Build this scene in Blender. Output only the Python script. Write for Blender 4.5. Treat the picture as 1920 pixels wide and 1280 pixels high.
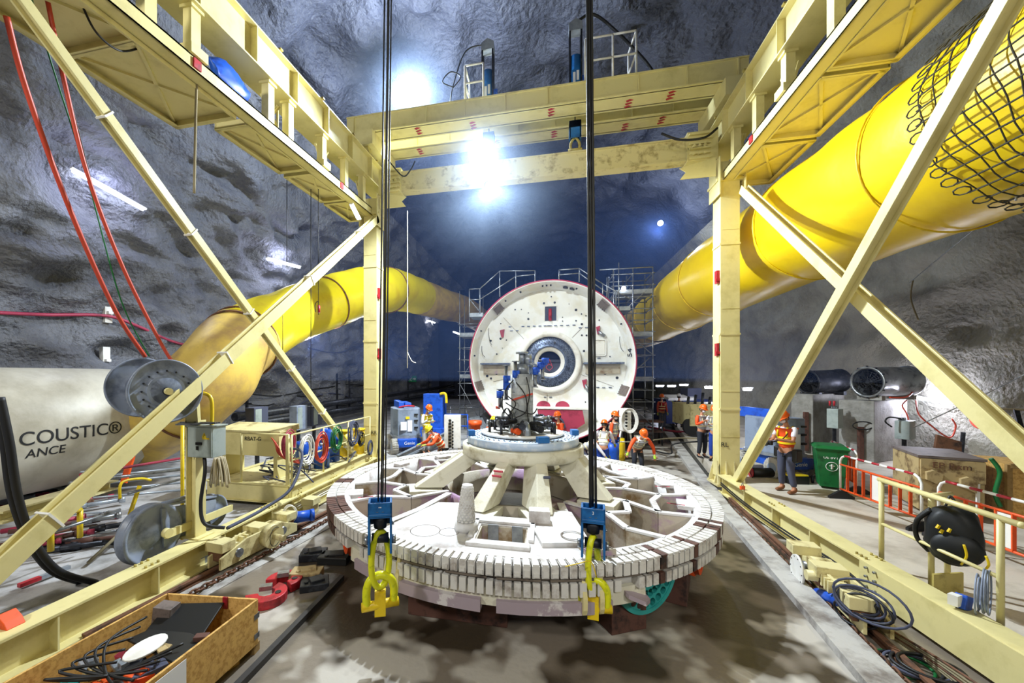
import bpy, math, random
from mathutils import Vector, Matrix, noise, Euler
random.seed(7)
sc = bpy.context.scene
for o in list(bpy.data.objects):
    bpy.data.objects.remove(o)
R = math.radians
V = Vector
col = sc.collection

# ------------------------------------------------------------------ camera, world, exposure, big lights
CAM_YAW = R(12.77)
CA, SA, FOC, CX, CY, CH = math.cos(CAM_YAW), math.sin(CAM_YAW), 750.0, 857.0, 702.0, 2.85
cd = bpy.data.cameras.new('viewpoint')
cd.sensor_fit = 'HORIZONTAL'
cd.sensor_width = 36
cd.lens = 36 * FOC / 1920
cd.shift_x = (960 - CX) / 1920
cd.shift_y = (CY - 640) / 1920
cd.clip_start = .1
cd.clip_end = 300
cam = bpy.data.objects.new('viewpoint', cd)
col.objects.link(cam)
cam.location = (0, 0, CH)
cam.rotation_euler = (R(90), 0, CAM_YAW)
sc.camera = cam

w = bpy.data.worlds.new('world')
sc.world = w
w.use_nodes = True
w.node_tree.nodes['Background'].inputs[0].default_value = (.30, .36, .6, 1)
w.node_tree.nodes['Background'].inputs[1].default_value = .02
sc.view_settings.view_transform = 'Standard'
sc.view_settings.look = 'None'
sc.view_settings.exposure = 0.12
sc.view_settings.gamma = 1
sc.view_settings.use_curve_mapping = False
sc.cycles.use_denoising = True
sc.cycles.max_bounces = 6
sc.cycles.diffuse_bounces = 4
sc.cycles.glossy_bounces = 3
sc.cycles.volume_bounces = 0
sc.cycles.sample_clamp_indirect = 6
sc.cycles.caustics_reflective = False
sc.cycles.caustics_refractive = False


def lamp(name, loc, power, color=(.86, .93, 1), r=.25, kind='POINT', **k):
    l = bpy.data.lights.new(name, kind)
    l.energy = power
    l.color = color
    if kind in ('POINT', 'SPOT'):
        l.shadow_soft_size = r
    for a, b in k.items():
        setattr(l, a, b)
    o = bpy.data.objects.new(name, l)
    col.objects.link(o)
    o.location = loc
    return o


COOL = (.80, .90, 1)
k_ = lamp('key_floodlight', (-1.75, 10.9, 9.1), 5200, COOL, .12, 'SPOT', spot_size=R(172), spot_blend=.25)
k_.rotation_euler = Vector((1.0, -5.5, -8.0)).to_track_quat('-Z', 'Y').to_euler()
k_ = lamp('key_floodlight_low', (-1.55, 10.9, 8.0), 1500, COOL, .12, 'SPOT', spot_size=R(172), spot_blend=.25)
k_.rotation_euler = Vector((1.0, 3.5, -8.0)).to_track_quat('-Z', 'Y').to_euler()
lamp('roof_floodlight', (-4.5, 12.9, 12.4), 2900, (.66, .79, 1), .2)
lamp('tunnel_lamp', (6.3, 25.6, 11.4), 700, (.6, .72, 1), .2)
lamp('left_wall_fill', (-9.2, 14.5, 4.2), 260, (.9, .94, 1), .3)  # unseen fill, added to brighten the dark rock behind the equipment platform
lamp('left_wall_fill', (-9.5, 22, 4.0), 220, (.75, .82, 1), .3)  # second added fill, farther along the same wall
# unseen fill spots behind the camera, added to light the camera-facing steel and walls
for i, (x, y, z, p, a) in enumerate([(-7.5, -4, 8.5, 2300, (-7, 9, 2)), (0.5, -4.5, 7.5, 750, (0, 9, 3)), (6.0, -3, 6.5, 2100, (8.5, 10, 1.5))]):
    l_ = lamp('rear_fill_spot', (x, y, z), p, (1, .99, .95), .5, 'SPOT', spot_size=R(120), spot_blend=.8)
    l_.rotation_euler = (Vector(a) - Vector((x, y, z))).to_track_quat('-Z', 'Y').to_euler()


# ------------------------------------------------------------------ photograph frame -> world
def ray(px, py):
    u = (px - CX) / FOC
    return V((u * CA - SA, u * SA + CA, -(py - CY) / FOC))


def G(px, py, z=0.0):
    r = ray(px, py)
    t = (z - CH) / r.z
    return V((r.x * t, r.y * t, z))


def PX(px, py, X):
    r = ray(px, py)
    t = X / r.x
    return V((X, r.y * t, CH + r.z * t))


def PY(px, py, Y):
    r = ray(px, py)
    t = Y / r.y
    return V((r.x * t, Y, CH + r.z * t))


def PD(px, py, d):
    r = ray(px, py)
    return V((r.x * d, r.y * d, CH + r.z * d))


# ------------------------------------------------------------------ materials
def lin(h):
    h = h.lstrip('#')
    out = []
    for i in (0, 2, 4):
        c = int(h[i:i + 2], 16) / 255
        out.append(c / 12.92 if c <= .04045 else ((c + .055) / 1.055) ** 2.4)
    return tuple(out) + (1,)


MT = {}


def mat(n, c, r=.5, m=0.0, c2=None, sc_=3, lo=.5, hi=.65, bump=0, bs=25, es=0, c3=None, sc3=1.2, amt=1.0, detail=6):
    M_ = bpy.data.materials.new(n)
    M_.use_nodes = True
    nt = M_.node_tree
    b = nt.nodes['Principled BSDF']
    b.inputs['Base Color'].default_value = lin(c)
    b.inputs['Roughness'].default_value = r
    b.inputs['Metallic'].default_value = m
    tc = nt.nodes.new('ShaderNodeTexCoord')
    last = None
    def layer(last, cc, s, lo, hi, off):
        nz = nt.nodes.new('ShaderNodeTexNoise')
        nz.inputs['Scale'].default_value = s
        nz.inputs['Detail'].default_value = detail
        nz.inputs['Roughness'].default_value = .65
        mp = nt.nodes.new('ShaderNodeMapping')
        mp.inputs['Location'].default_value = (off, off * 2, off * 3)
        nt.links.new(tc.outputs['Object'], mp.inputs['Vector'])
        nt.links.new(mp.outputs[0], nz.inputs['Vector'])
        rg = nt.nodes.new('ShaderNodeMapRange')
        rg.inputs[1].default_value = lo
        rg.inputs[2].default_value = hi
        rg.inputs[4].default_value = amt
        nt.links.new(nz.outputs[0], rg.inputs[0])
        mx = nt.nodes.new('ShaderNodeMix')
        mx.data_type = 'RGBA'
        nt.links.new(rg.outputs[0], mx.inputs[0])
        if last is None:
            mx.inputs[6].default_value = lin(c)
        else:
            nt.links.new(last, mx.inputs[6])
        mx.inputs[7].default_value = lin(cc)
        return mx.outputs[2]
    if c2:
        last = layer(last, c2, sc_, lo, hi, 0)
    if c3:
        last = layer(last, c3, sc3, .52, .6, 7.3)
    if last:
        nt.links.new(last, b.inputs['Base Color'])
    if bump:
        nz = nt.nodes.new('ShaderNodeTexNoise')
        nz.inputs['Scale'].default_value = bs
        nz.inputs['Detail'].default_value = 8
        nt.links.new(tc.outputs['Object'], nz.inputs['Vector'])
        bp = nt.nodes.new('ShaderNodeBump')
        bp.inputs['Strength'].default_value = bump
        bp.inputs['Distance'].default_value = .16 if n.startswith('rock') else .05
        nt.links.new(nz.outputs[0], bp.inputs['Height'])
        nt.links.new(bp.outputs[0], b.inputs['Normal'])
    if es:
        b.inputs['Emission Color'].default_value = lin(c)
        b.inputs['Emission Strength'].default_value = es
    MT[n] = M_
    return M_


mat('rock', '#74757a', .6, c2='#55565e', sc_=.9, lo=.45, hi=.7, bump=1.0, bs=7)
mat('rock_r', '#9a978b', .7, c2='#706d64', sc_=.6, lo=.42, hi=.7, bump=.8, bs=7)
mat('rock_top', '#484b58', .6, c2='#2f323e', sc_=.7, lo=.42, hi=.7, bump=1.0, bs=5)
mat('pit', '#7b7164', .35, c2='#40372b', sc_=.55, lo=.47, hi=.53, bump=.12, bs=14, c3='#b9b3a8', sc3=.9, detail=3)
mat('slab', '#cdc4b4', .6, c2='#a89d8c', sc_=1.2, lo=.45, hi=.7, bump=.15, bs=30)
mat('slab_left', '#b9b8b8', .55, c2='#87837e', sc_=1.4, lo=.45, hi=.65, bump=.2, bs=20)
mat('kerb', '#b9b6b0', .5, c2='#77706a', sc_=2, lo=.45, hi=.65, bump=.2, bs=25)
mat('gravel', '#56524a', .9, c2='#2c2a26', sc_=25, lo=.4, hi=.6, bump=1, bs=40)
mat('cream', '#e0d496', .42, c2='#cabd7c', sc_=2.2, lo=.5, hi=.75, bump=.04, bs=12)
mat('cream_dirty', '#d9cd96', .5, c2='#8a7440', sc_=3.5, lo=.52, hi=.72, bump=.1)
mat('cream_dark', '#b9a85c', .5, c2='#8c7b3a', sc_=3)
mat('white', '#e9e7e0', .5, c2='#c9c2b2', sc_=2.5, lo=.5, hi=.75, bump=.06, bs=20)
mat('shieldwhite', '#e9eae8', .5, c2='#d9d5c6', sc_=1.2, lo=.5, hi=.75, c3='#dedacb', sc3=.7)
mat('wear', '#a3949c', .5, c2='#cfc9c8', sc_=2.5, lo=.55, hi=.6)
mat('columngrey', '#b4b8b6', .5, c2='#8b8f90', sc_=5)
mat('headwhite', '#d6d4d2', .5, c2='#a89d96', sc_=2.6, lo=.5, hi=.7, bump=.25, bs=12)
mat('cell', '#b3aa98', .55, c2='#7d6440', sc_=1.5, lo=.53, hi=.66, bump=.1, c3='#a07f9c', sc3=.9)
mat('cellfloor', '#a49b90', .45, c2='#5e4136', sc_=1.4, lo=.5, hi=.6, bump=.1, c3='#9a7fa0', sc3=1.1)
mat('legcream', '#d8d4bf', .5, c2='#a99f7d', sc_=2.6, lo=.5, hi=.7, bump=.1)
mat('tooth', '#d2cfc9', .55, c2='#9b9087', sc_=5, lo=.5, hi=.7)
mat('rusttooth', '#5a3a30', .7, c2='#241a18', sc_=5)
mat('groove', '#6d6257', .8, c2='#3b332d', sc_=4)
mat('rust', '#6e4a34', .8, c2='#3a2a22', sc_=5)
mat('black', '#141414', .5)
mat('darksteel', '#2e3036', .45, .6, c2='#4b4d55', sc_=6)
mat('steel', '#9fa3a8', .35, .8, c2='#6f7276', sc_=5)
mat('galv', '#a9b0b8', .38, .5, c2='#7d858e', sc_=4, lo=.4, hi=.7)
mat('greyblue', '#8a94a8', .4, c2='#666f82', sc_=3)
mat('bearing', '#73809a', .35, .4, c2='#3e4760', sc_=9, lo=.4, hi=.65)
mat('bluehead', '#b9cbe2', .4, .1, c2='#e6eaf0', sc_=4)
mat('blue', '#1f66a6', .35, c2='#154a80', sc_=4)
mat('blue2', '#1d55c0', .4, c2='#123a90', sc_=4)
mat('navy', '#15285c', .6)
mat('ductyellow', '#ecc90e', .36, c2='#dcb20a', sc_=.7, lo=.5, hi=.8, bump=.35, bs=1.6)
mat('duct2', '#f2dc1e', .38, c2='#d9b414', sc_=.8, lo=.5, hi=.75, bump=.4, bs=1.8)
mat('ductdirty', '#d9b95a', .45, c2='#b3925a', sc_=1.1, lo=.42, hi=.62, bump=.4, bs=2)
mat('silencer', '#c9c4b4', .45, c2='#a49d8a', sc_=.9, lo=.45, hi=.7, bump=.1, bs=4)
mat('fabricgrey', '#8d8c88', .8, c2='#6f6e6a', sc_=3)
mat('yellow', '#e8c81c', .4, c2='#c7a414', sc_=4)
mat('hookyellow', '#dfe01c', .35, c2='#8ea016', sc_=6, lo=.52, hi=.7)
mat('orange', '#e8571c', .45, c2='#c2410f', sc_=4)
mat('teal', '#2f9c98', .4, c2='#217a78', sc_=4)
mat('red', '#b3202c', .45, c2='#7c141c', sc_=5)
mat('crimson', '#a5344e', .5, c2='#7d2038', sc_=2)
mat('hosered', '#c1432c', .45)
mat('green', '#156a34', .4, c2='#0c4a22', sc_=5)
mat('osb', '#d6ab62', .65, c2='#b38640', sc_=22, lo=.42, hi=.62, c3='#d8ae62', sc3=14)
mat('timber', '#9c7d4a', .7, c2='#6f5430', sc_=8)
mat('concrete', '#9a9893', .8, c2='#76736d', sc_=1.6, lo=.42, hi=.62, bump=.3, bs=14)
mat('oldbox', '#b59f70', .7, c2='#6b5334', sc_=4, lo=.5, hi=.64)
mat('rope', '#8f8467', .9)
mat('rubber', '#1d1e22', .55)
mat('tyre', '#b5b1a8', .8, c2='#8a867c', sc_=6)
mat('liftgrey', '#8794a8', .45, c2='#6b7688', sc_=2)
mat('skin', '#b9805f', .55)
mat('hair', '#17130f', .7)
mat('helmet', '#f0671a', .3)
mat('helmety', '#e6d422', .3)
mat('vestorange', '#f0551c', .65)
mat('vestyellow', '#f2d40f', .6)
mat('vestgrey', '#b7b8bd', .6)
mat('reflect', '#f4ecc0', .4)
mat('shirtwhite', '#dedde4', .7)
mat('jeans', '#23262f', .8)
mat('slate', '#484c60', .8)
mat('bluepants', '#1d3f9c', .8)
mat('boot', '#7a4a26', .6)
mat('glove', '#9ec52a', .6)
mat('pack', '#0b1013', .55)
mat('brownplate', '#6e625c', .6, c2='#4e4440', sc_=6)
mat('paper', '#e6e6e8', .6)
mat('ink', '#16181c', .6)
mat('redink', '#c03a50', .6)
mat('lampglow', '#e8f0ff', .5, es=60)
mat('tubeglow', '#dfe8ff', .5, es=28)
mat('exitgreen', '#0f8a4a', .5)
mat('net', '#3c382c', .9)
mat('rag', '#b0a488', .9)
mat('plank', '#33302e', .6, c2='#1d1b1a', sc_=3)
mat('boxgrey', '#9fa9a4', .45, c2='#8a9590', sc_=3)
mat('redwhite', '#d8d4d0', .45)


def stripes(name, ca, cb, scale, axis):
    M_ = bpy.data.materials.new(name)
    M_.use_nodes = True
    nt = M_.node_tree
    b = nt.nodes['Principled BSDF']
    b.inputs['Roughness'].default_value = .4
    tc = nt.nodes.new('ShaderNodeTexCoord')
    sp = nt.nodes.new('ShaderNodeSeparateXYZ')
    nt.links.new(tc.outputs['Object'], sp.inputs[0])
    mu = nt.nodes.new('ShaderNodeMath')
    mu.operation = 'MULTIPLY'
    mu.inputs[1].default_value = scale
    nt.links.new(sp.outputs[axis], mu.inputs[0])
    fr = nt.nodes.new('ShaderNodeMath')
    fr.operation = 'FRACT'
    nt.links.new(mu.outputs[0], fr.inputs[0])
    gt = nt.nodes.new('ShaderNodeMath')
    gt.operation = 'GREATER_THAN'
    gt.inputs[1].default_value = .5
    nt.links.new(fr.outputs[0], gt.inputs[0])
    mx = nt.nodes.new('ShaderNodeMix')
    mx.data_type = 'RGBA'
    mx.inputs[6].default_value = lin(ca)
    mx.inputs[7].default_value = lin(cb)
    nt.links.new(gt.outputs[0], mx.inputs[0])
    nt.links.new(mx.outputs[2], b.inputs['Base Color'])
    MT[name] = M_


stripes('redwhite_x', '#c4202a', '#e4dfda', 1.6, 0)

# ------------------------------------------------------------------ mesh builder
OFF = {}
SPLIT = {'stiffener', 'seam_ring', 'cable_tie', 'deck_pad', 'deck', 'rail_clip', 'lock_block', 'slot', 'hinge', 'guide_rod', 'standard', 'label_sheet', 'vent', 'reflective_band ', 'joint', 'skid', 'sticker', 'legs', 'splice_plate', 'gate_plate', 'zip_pull', 'batten', 'panel_slat', 'block', 'wear_plate_', 'port_', 'eyes_'}


def perp(d, up=V((0, 0, 1))):
    d = d.normalized()
    if abs(d.dot(up)) > .98:
        up = V((0, 1, 0))
    s = d.cross(up).normalized()
    return s, s.cross(d).normalized()


class MB:
    def __init__(self):
        self.v, self.f, self.s, self.m, self.cm = [], [], [], [], 0

    def add(self, vs, fs, smooth=False):
        n = len(self.v)
        self.v += [V(a) for a in vs]
        for f in fs:
            self.f.append([n + i for i in f])
            self.s.append(smooth)
            self.m.append(self.cm)
        return self

    def mi(self, i):
        self.cm = i
        return self

    def box(self, x0, x1, y0, y1, z0, z1):
        vs = [(x, y, z) for z in (z0, z1) for y in (y0, y1) for x in (x0, x1)]
        return self.add(vs, [(0, 2, 3, 1), (4, 5, 7, 6), (0, 1, 5, 4), (2, 6, 7, 3), (0, 4, 6, 2), (1, 3, 7, 5)])

    def ob(self, c, size, rz=0, rx=0, ry=0):
        m = Matrix.Translation(V(c)) @ Euler((rx, ry, rz)).to_matrix().to_4x4()
        a, b, d = size[0] / 2, size[1] / 2, size[2] / 2
        vs = [m @ V((x, y, z)) for z in (-d, d) for y in (-b, b) for x in (-a, a)]
        return self.add(vs, [(0, 2, 3, 1), (4, 5, 7, 6), (0, 1, 5, 4), (2, 6, 7, 3), (0, 4, 6, 2), (1, 3, 7, 5)])

    def ext(self, poly, vec, smooth=False):
        n = len(poly)
        vec = V(vec)
        vs = [V(p) for p in poly] + [V(p) + vec for p in poly]
        fs = [tuple(range(n))[::-1], tuple(range(n, 2 * n))]
        self.add(vs, fs)
        k = len(self.v) - 2 * n
        for i in range(n):
            self.f.append([k + i, k + (i + 1) % n, k + n + (i + 1) % n, k + n + i])
            self.s.append(smooth)
            self.m.append(self.cm)
        return self

    def prof(self, p, q, poly, up=V((0, 0, 1))):
        p, q = V(p), V(q)
        s, u = perp(q - p, V(up))
        return self.ext([p + s * a + u * b for a, b in poly], q - p)

    def bar(self, p, q, w, h=None, up=V((0, 0, 1))):
        h = h or w
        return self.prof(p, q, [(-w / 2, -h / 2), (w / 2, -h / 2), (w / 2, h / 2), (-w / 2, h / 2)], up)

    def ib(self, p, q, w, h, tf=.03, tw=.02, up=V((0, 0, 1))):
        a, b = w / 2, h / 2
        return self.prof(p, q, [(-a, -b), (a, -b), (a, -b + tf), (tw / 2, -b + tf), (tw / 2, b - tf), (a, b - tf), (a, b),
                                (-a, b), (-a, b - tf), (-tw / 2, b - tf), (-tw / 2, -b + tf), (-a, -b + tf)], up)

    def cyl(self, p, q, r, r2=None, n=16, caps=True):
        p, q = V(p), V(q)
        r2 = r if r2 is None else r2
        s, u = perp(q - p)
        vs = []
        for c, rr in ((p, r), (q, r2)):
            for i in range(n):
                a = 2 * math.pi * i / n
                vs.append(c + s * math.cos(a) * rr + u * math.sin(a) * rr)
        self.add(vs, [(i, (i + 1) % n, n + (i + 1) % n, n + i) for i in range(n)], True)
        if caps:
            k = len(self.v) - 2 * n
            for f in (list(range(n))[::-1], list(range(n, 2 * n))):
                self.f.append([k + i for i in f])
                self.s.append(False)
                self.m.append(self.cm)
        return self

    def tube(self, pts, r, n=8, closed=False, caps=True):
        pts = [V(p) for p in pts]
        L = len(pts)
        rs = r if isinstance(r, (list, tuple)) else [r] * L
        vs = []
        s = None
        for i, p in enumerate(pts):
            if closed:
                d = pts[(i + 1) % L] - pts[i - 1]
            else:
                d = pts[min(i + 1, L - 1)] - pts[max(i - 1, 0)]
            if d.length < 1e-9:
                d = V((0, 0, 1))
            d.normalize()
            if s is None:
                s, _ = perp(d)
            s = (s - d * s.dot(d))
            if s.length < 1e-6:
                s, _ = perp(d)
            s.normalize()
            u = s.cross(d)
            for j in range(n):
                a = 2 * math.pi * j / n
                vs.append(p + (s * math.cos(a) + u * math.sin(a)) * rs[i])
        fs = []
        for i in range(L if closed else L - 1):
            for j in range(n):
                a, b = i * n + j, i * n + (j + 1) % n
                c, d2 = ((i + 1) % L) * n + (j + 1) % n, ((i + 1) % L) * n + j
                fs.append((a, b, c, d2))
        self.add(vs, fs, True)
        if caps and not closed:
            k = len(self.v) - len(vs)
            self.f += [[k + i for i in range(n)][::-1], [k + (L - 1) * n + i for i in range(n)]]
            self.s += [False, False]
            self.m += [self.cm] * 2
        return self

    def lathe(self, prof, n=32, mx=None, a0=0, a1=2 * math.pi, smooth=True):
        mx = mx or Matrix.Identity(4)
        full = abs(a1 - a0 - 2 * math.pi) < 1e-6
        cols = n if full else n + 1
        vs = []
        for i in range(cols):
            a = a0 + (a1 - a0) * i / n
            for r_, z_ in prof:
                vs.append(mx @ V((r_ * math.cos(a), r_ * math.sin(a), z_)))
        k = len(prof)
        base = len(self.v)
        self.v += vs
        for i in range(n):
            for j in range(k - 1):
                a, b = i * k + j, ((i + 1) % cols) * k + j
                q = [base + a, base + b, base + b + 1, base + a + 1]
                if prof[j][0] < 1e-6:
                    q = [q[0], q[2], q[3]]
                elif prof[j + 1][0] < 1e-6:
                    q = q[:3]
                self.f.append(q)
                self.s.append(smooth)
                self.m.append(self.cm)
        return self

    def sph(self, c, r, n=12):
        r = r if isinstance(r, (tuple, list)) else (r, r, r)
        mx = Matrix.Translation(V(c)) @ Matrix.Diagonal((r[0], r[1], r[2], 1))
        pr = [(math.sin(math.pi * i / n), -math.cos(math.pi * i / n)) for i in range(n + 1)]
        pr[0], pr[-1] = (0, -1), (0, 1)
        return self.lathe(pr, n * 2, mx)

    def islands(self):
        root = list(range(len(self.v)))
        def find(i):
            while root[i] != i:
                root[i] = root[root[i]]
                i = root[i]
            return i
        for f in self.f:
            for j in f[1:]:
                a, b = find(f[0]), find(j)
                if a != b:
                    root[b] = a
        out = {}
        for k, f in enumerate(self.f):
            out.setdefault(find(f[0]), []).append(k)
        res = []
        for ks in out.values():
            q, mp = MB(), {}
            for k in ks:
                g = []
                for i in self.f[k]:
                    if i not in mp:
                        mp[i] = len(q.v)
                        q.v.append(self.v[i])
                    g.append(mp[i])
                q.f.append(g)
                q.s.append(self.s[k])
                q.m.append(self.m[k])
            res.append(q)
        return res

    def build(self, name, m, parent=None, at=None, w=True, bevel=0, autos=0):
        """one mesh object; vertices were written in world space unless w is False"""
        if name in SPLIT and parent is not None:
            isl = self.islands()
            if 1 < len(isl) <= 40:
                return [q.build(name + ' ', m, parent, at, w, bevel) for q in isl][0]
        name = name.strip()
        off = V((0, 0, 0))
        if w:
            if parent is not None:
                off = OFF.get(parent.name, V((0, 0, 0)))
            elif at is not None:
                off = V(at)
        me = bpy.data.meshes.new(name)
        me.from_pydata([v - off for v in self.v], [], self.f)
        me.polygons.foreach_set('use_smooth', self.s)
        me.polygons.foreach_set('material_index', self.m)
        for q in (m if isinstance(m, (list, tuple)) else [m]):
            me.materials.append(MT[q])
        me.update()
        o = bpy.data.objects.new(name, me)
        col.objects.link(o)
        if parent is not None:
            o.parent = parent
        elif at is not None:
            o.location = V(at)
        OFF[o.name] = off
        if bevel:
            bv = o.modifiers.new('bevel', 'BEVEL')
            bv.width = bevel
            bv.segments = 2
            bv.limit_method = 'ANGLE'
        return o


def spl(pts, k=8, closed=False):
    pts = [V(p) for p in pts]
    out = []
    n = len(pts)
    rng = range(n if closed else n - 1)
    for i in rng:
        if closed:
            a, b, c, d = pts[i - 1], pts[i], pts[(i + 1) % n], pts[(i + 2) % n]
        else:
            a, b, c, d = pts[max(i - 1, 0)], pts[i], pts[i + 1], pts[min(i + 2, n - 1)]
        for j in range(k):
            t = j / k
            out.append(.5 * ((2 * b) + (c - a) * t + (2 * a - 5 * b + 4 * c - d) * t * t + (3 * b - a - 3 * c + d) * t ** 3))
    if not closed:
        out.append(pts[-1])
    return out


def tag(o, label, cat=None, group=None, kind=None):
    o['label'] = label
    if cat:
        o['category'] = cat
    if group:
        o['group'] = group
    if kind:
        o['kind'] = kind
    return o


def thing(name, label, cat, loc=(0, 0, 0), group=None, rz=0):
    o = bpy.data.objects.new(name, None)
    o.empty_display_size = .2
    col.objects.link(o)
    o.location = V(loc)
    o.rotation_euler = (0, 0, rz)
    OFF[o.name] = V(loc)
    return tag(o, label, cat, group)


def copy_tree(o, loc=None, rz=None, label=None, parent=None):
    c = o.copy()
    col.objects.link(c)
    c.parent = parent
    if loc is not None:
        c.location = V(loc)
    if rz is not None:
        c.rotation_euler.z = rz
    if label:
        c['label'] = label
    for ch in list(o.children):
        copy_tree(ch, parent=c)
    return c


def text(s, name, size, m, parent, mx, ext=.002, align='CENTER', space=1.0):
    cu = bpy.data.curves.new(name, 'FONT')
    cu.body = s
    cu.size = size
    cu.extrude = ext
    cu.align_x = align
    cu.align_y = 'CENTER'
    cu.space_character = space
    tmp = bpy.data.objects.new('tmp', cu)
    col.objects.link(tmp)
    bpy.context.view_layer.update()
    me = bpy.data.meshes.new_from_object(tmp.evaluated_get(bpy.context.evaluated_depsgraph_get()))
    bpy.data.objects.remove(tmp)
    off = OFF.get(parent.name, V((0, 0, 0))) if parent else V((0, 0, 0))
    me.transform(Matrix.Translation(-off) @ mx)
    me.materials.clear()
    me.materials.append(MT[m])
    o = bpy.data.objects.new(name, me)
    col.objects.link(o)
    if parent:
        o.parent = parent
    OFF[o.name] = off
    return o


def face(origin, xdir, up):
    """matrix that lays text on a surface: x along xdir, y along up"""
    x = V(xdir).normalized()
    y = V(up).normalized()
    z = x.cross(y)
    m = Matrix((x, y, z)).transposed().to_4x4()
    return Matrix.Translation(V(origin)) @ m


def rail_run(m, posts, h, r=.02, mids=(1, .5), n=8):
    """handrail through base points"""
    for p in posts:
        m.cyl(V(p), V(p) + V((0, 0, h)), r, n=n)
    for a, b in zip(posts, posts[1:]):
        for k in mids:
            m.cyl(V(a) + V((0, 0, h * k)), V(b) + V((0, 0, h * k)), r * .9, n=n)
    return m

# ================================================================== THE CAVERN
CXC, HW, TOP = -.7, 13.4, 15.6


def shell_pt(t, y):
    c, s = math.cos(t), math.sin(t)
    x = CXC + HW * (abs(c) ** .72) * (1 if c > 0 else -1)
    z = -.4 + (TOP + .4) * (s ** .80)
    p = V((x, y, z))
    n = V((-c, 0, -s * .9)).normalized()
    q = V((x * .22, y * .20, z * .34))
    d = noise.fractal(q, .9, 2.1, 5) * .8
    d += (.45 - abs(noise.noise(V((x * .5, y * .42 + z * .2, z * .75))))) * .75
    d -= max(0, noise.noise(V((x * .9 + 5, y * .75, z * 1.5))) - .12) * .9
    d += noise.noise(V((x * 1.8, y * 1.7, z * 2.2))) * .13 + noise.noise(V((x * 4, y * 4, z * 4.5))) * .035
    amt = min(1, max(.15, (z + .4) / 2.0))
    if c > .3:
        amt *= .45
    return p + n * d * amt


def shell(name, t0, t1, nt_, y0, y1, ny, m):
    b = MB()
    vs = [shell_pt(t0 + (t1 - t0) * i / nt_, y0 + (y1 - y0) * j / ny) for j in range(ny + 1) for i in range(nt_ + 1)]
    fs = [(j * (nt_ + 1) + i, j * (nt_ + 1) + i + 1, (j + 1) * (nt_ + 1) + i + 1, (j + 1) * (nt_ + 1) + i) for j in range(ny) for i in range(nt_)]
    b.add(vs, fs, True)
    o = b.build(name, m)
    o['kind'] = 'structure'
    o['label'] = {'wall_left': 'rough sprayed grey rock wall of the cavern on the side of the silencer', 'ceiling': 'dark sprayed rock roof of the cavern', 'wall_right': 'smoother grey sprayed rock wall behind the fans'}[name]
    return o


PI = math.pi
shell('wall_left', PI, PI * .70, 130, -9, 46, 300, 'rock')
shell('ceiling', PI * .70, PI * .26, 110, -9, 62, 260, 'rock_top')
shell('wall_right', PI * .26, 0, 90, -9, 62, 240, 'rock_r')
b = MB().box(-16, 15, -9.6, -9, -.5, 17)
o = b.build('wall_front', 'rock_r'); o['kind'] = 'structure'
b = MB()
vs, fs = [], []
for j in range(41):
    for i in range(61):
        x, z = -16 + 31 * i / 60, -.5 + 17 * j / 40
        vs.append((x, 58 + noise.fractal(V((x * .3, 3, z * .3)), 1, 2, 4) * .8, z))
b.add(vs, [(j * 61 + i, j * 61 + i + 1, (j + 1) * 61 + i + 1, (j + 1) * 61 + i) for j in range(40) for i in range(60)], True)
o = b.build('wall_back', 'rock_top'); o['kind'] = 'structure'
from mathutils.bvhtree import BVHTree
_dg = bpy.context.evaluated_depsgraph_get()
ROCK = [BVHTree.FromObject(bpy.data.objects[n_], _dg) for n_ in ('wall_left', 'ceiling', 'wall_right')]


def RK(px, py, off=.08):
    """point on the rock face seen at that place of the photograph, lifted off it by off"""
    d = ray(px, py).normalized()
    best = None
    for t in ROCK:
        h, n_, _, L_ = t.ray_cast(V((0, 0, CH)), d)
        if h is not None and (best is None or L_ < best[1]):
            best = (h, L_)
    if best is None:
        return V((0, 0, CH)) + d * 40
    return best[0] - d * off


# floor of the pit, and the slabs on each side
def dirslab(poly, z0, z1, name, m, label):
    q = MB().ext([(x, y, z0) for x, y in poly], (0, 0, z1 - z0))
    o = q.build(name, m)
    o['kind'] = 'structure'
    o['label'] = label
    return o
dirslab([(-16, -9.5), (15, -9.5), (15, 60), (-16, 60)], -.8, -.3, 'floor', 'pit', 'wet stained concrete floor under the cutterhead')
dirslab([(4.95, -9), (15, -9), (15, 60), (13.9, 60), (4.98, 14.2), (4.95, 12.0)], -.3, 0, 'platform', 'slab', 'pale concrete walkway slab beside the right girder')
dirslab([(-15, -9), (-6.15, -9), (-6.15, 12.4), (-5.1, 13.0), (-4.3, 13.6), (-3.0, 17), (-3.6, 46), (-15, 46)], -.3, -.06, 'platform', 'slab_left', 'grey concrete slab beneath the cable drum and silencer')
dirslab([(2.98, 4.0), (3.36, 4.0), (4.10, 10.2), (4.85, 14.4), (6.6, 24), (6.2, 24), (4.5, 14.4), (3.80, 10.1)], -.3, -.2, 'kerb', 'kerb', 'concrete rail kerb running beside the right hand track')
dirslab([(4.3, 12.6), (4.95, 12.6), (13.6, 58), (12.2, 58)], -.3, -.27, 'trim_1', 'gravel', 'dark grit strip along the edge of the walkway slab')
dirslab([(-5.5, 3.0), (-4.95, 3.0), (-4.0, 10.2), (-4.4, 10.6)], -.3, -.285, 'trim_2', 'kerb', 'concrete strip beneath the left rail')
# sagging timber edging on the floor by the crate
b = MB().bar((-3.0, 2.5, -.27), (-3.08, 5.6, -.27), .07, .09)
tag(b.build('timber_plank', 'plank', at=(-3.0, 3.1, -.3)), 'long black timber plank lying on the floor beside the open plywood crate', 'plank')
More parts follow.
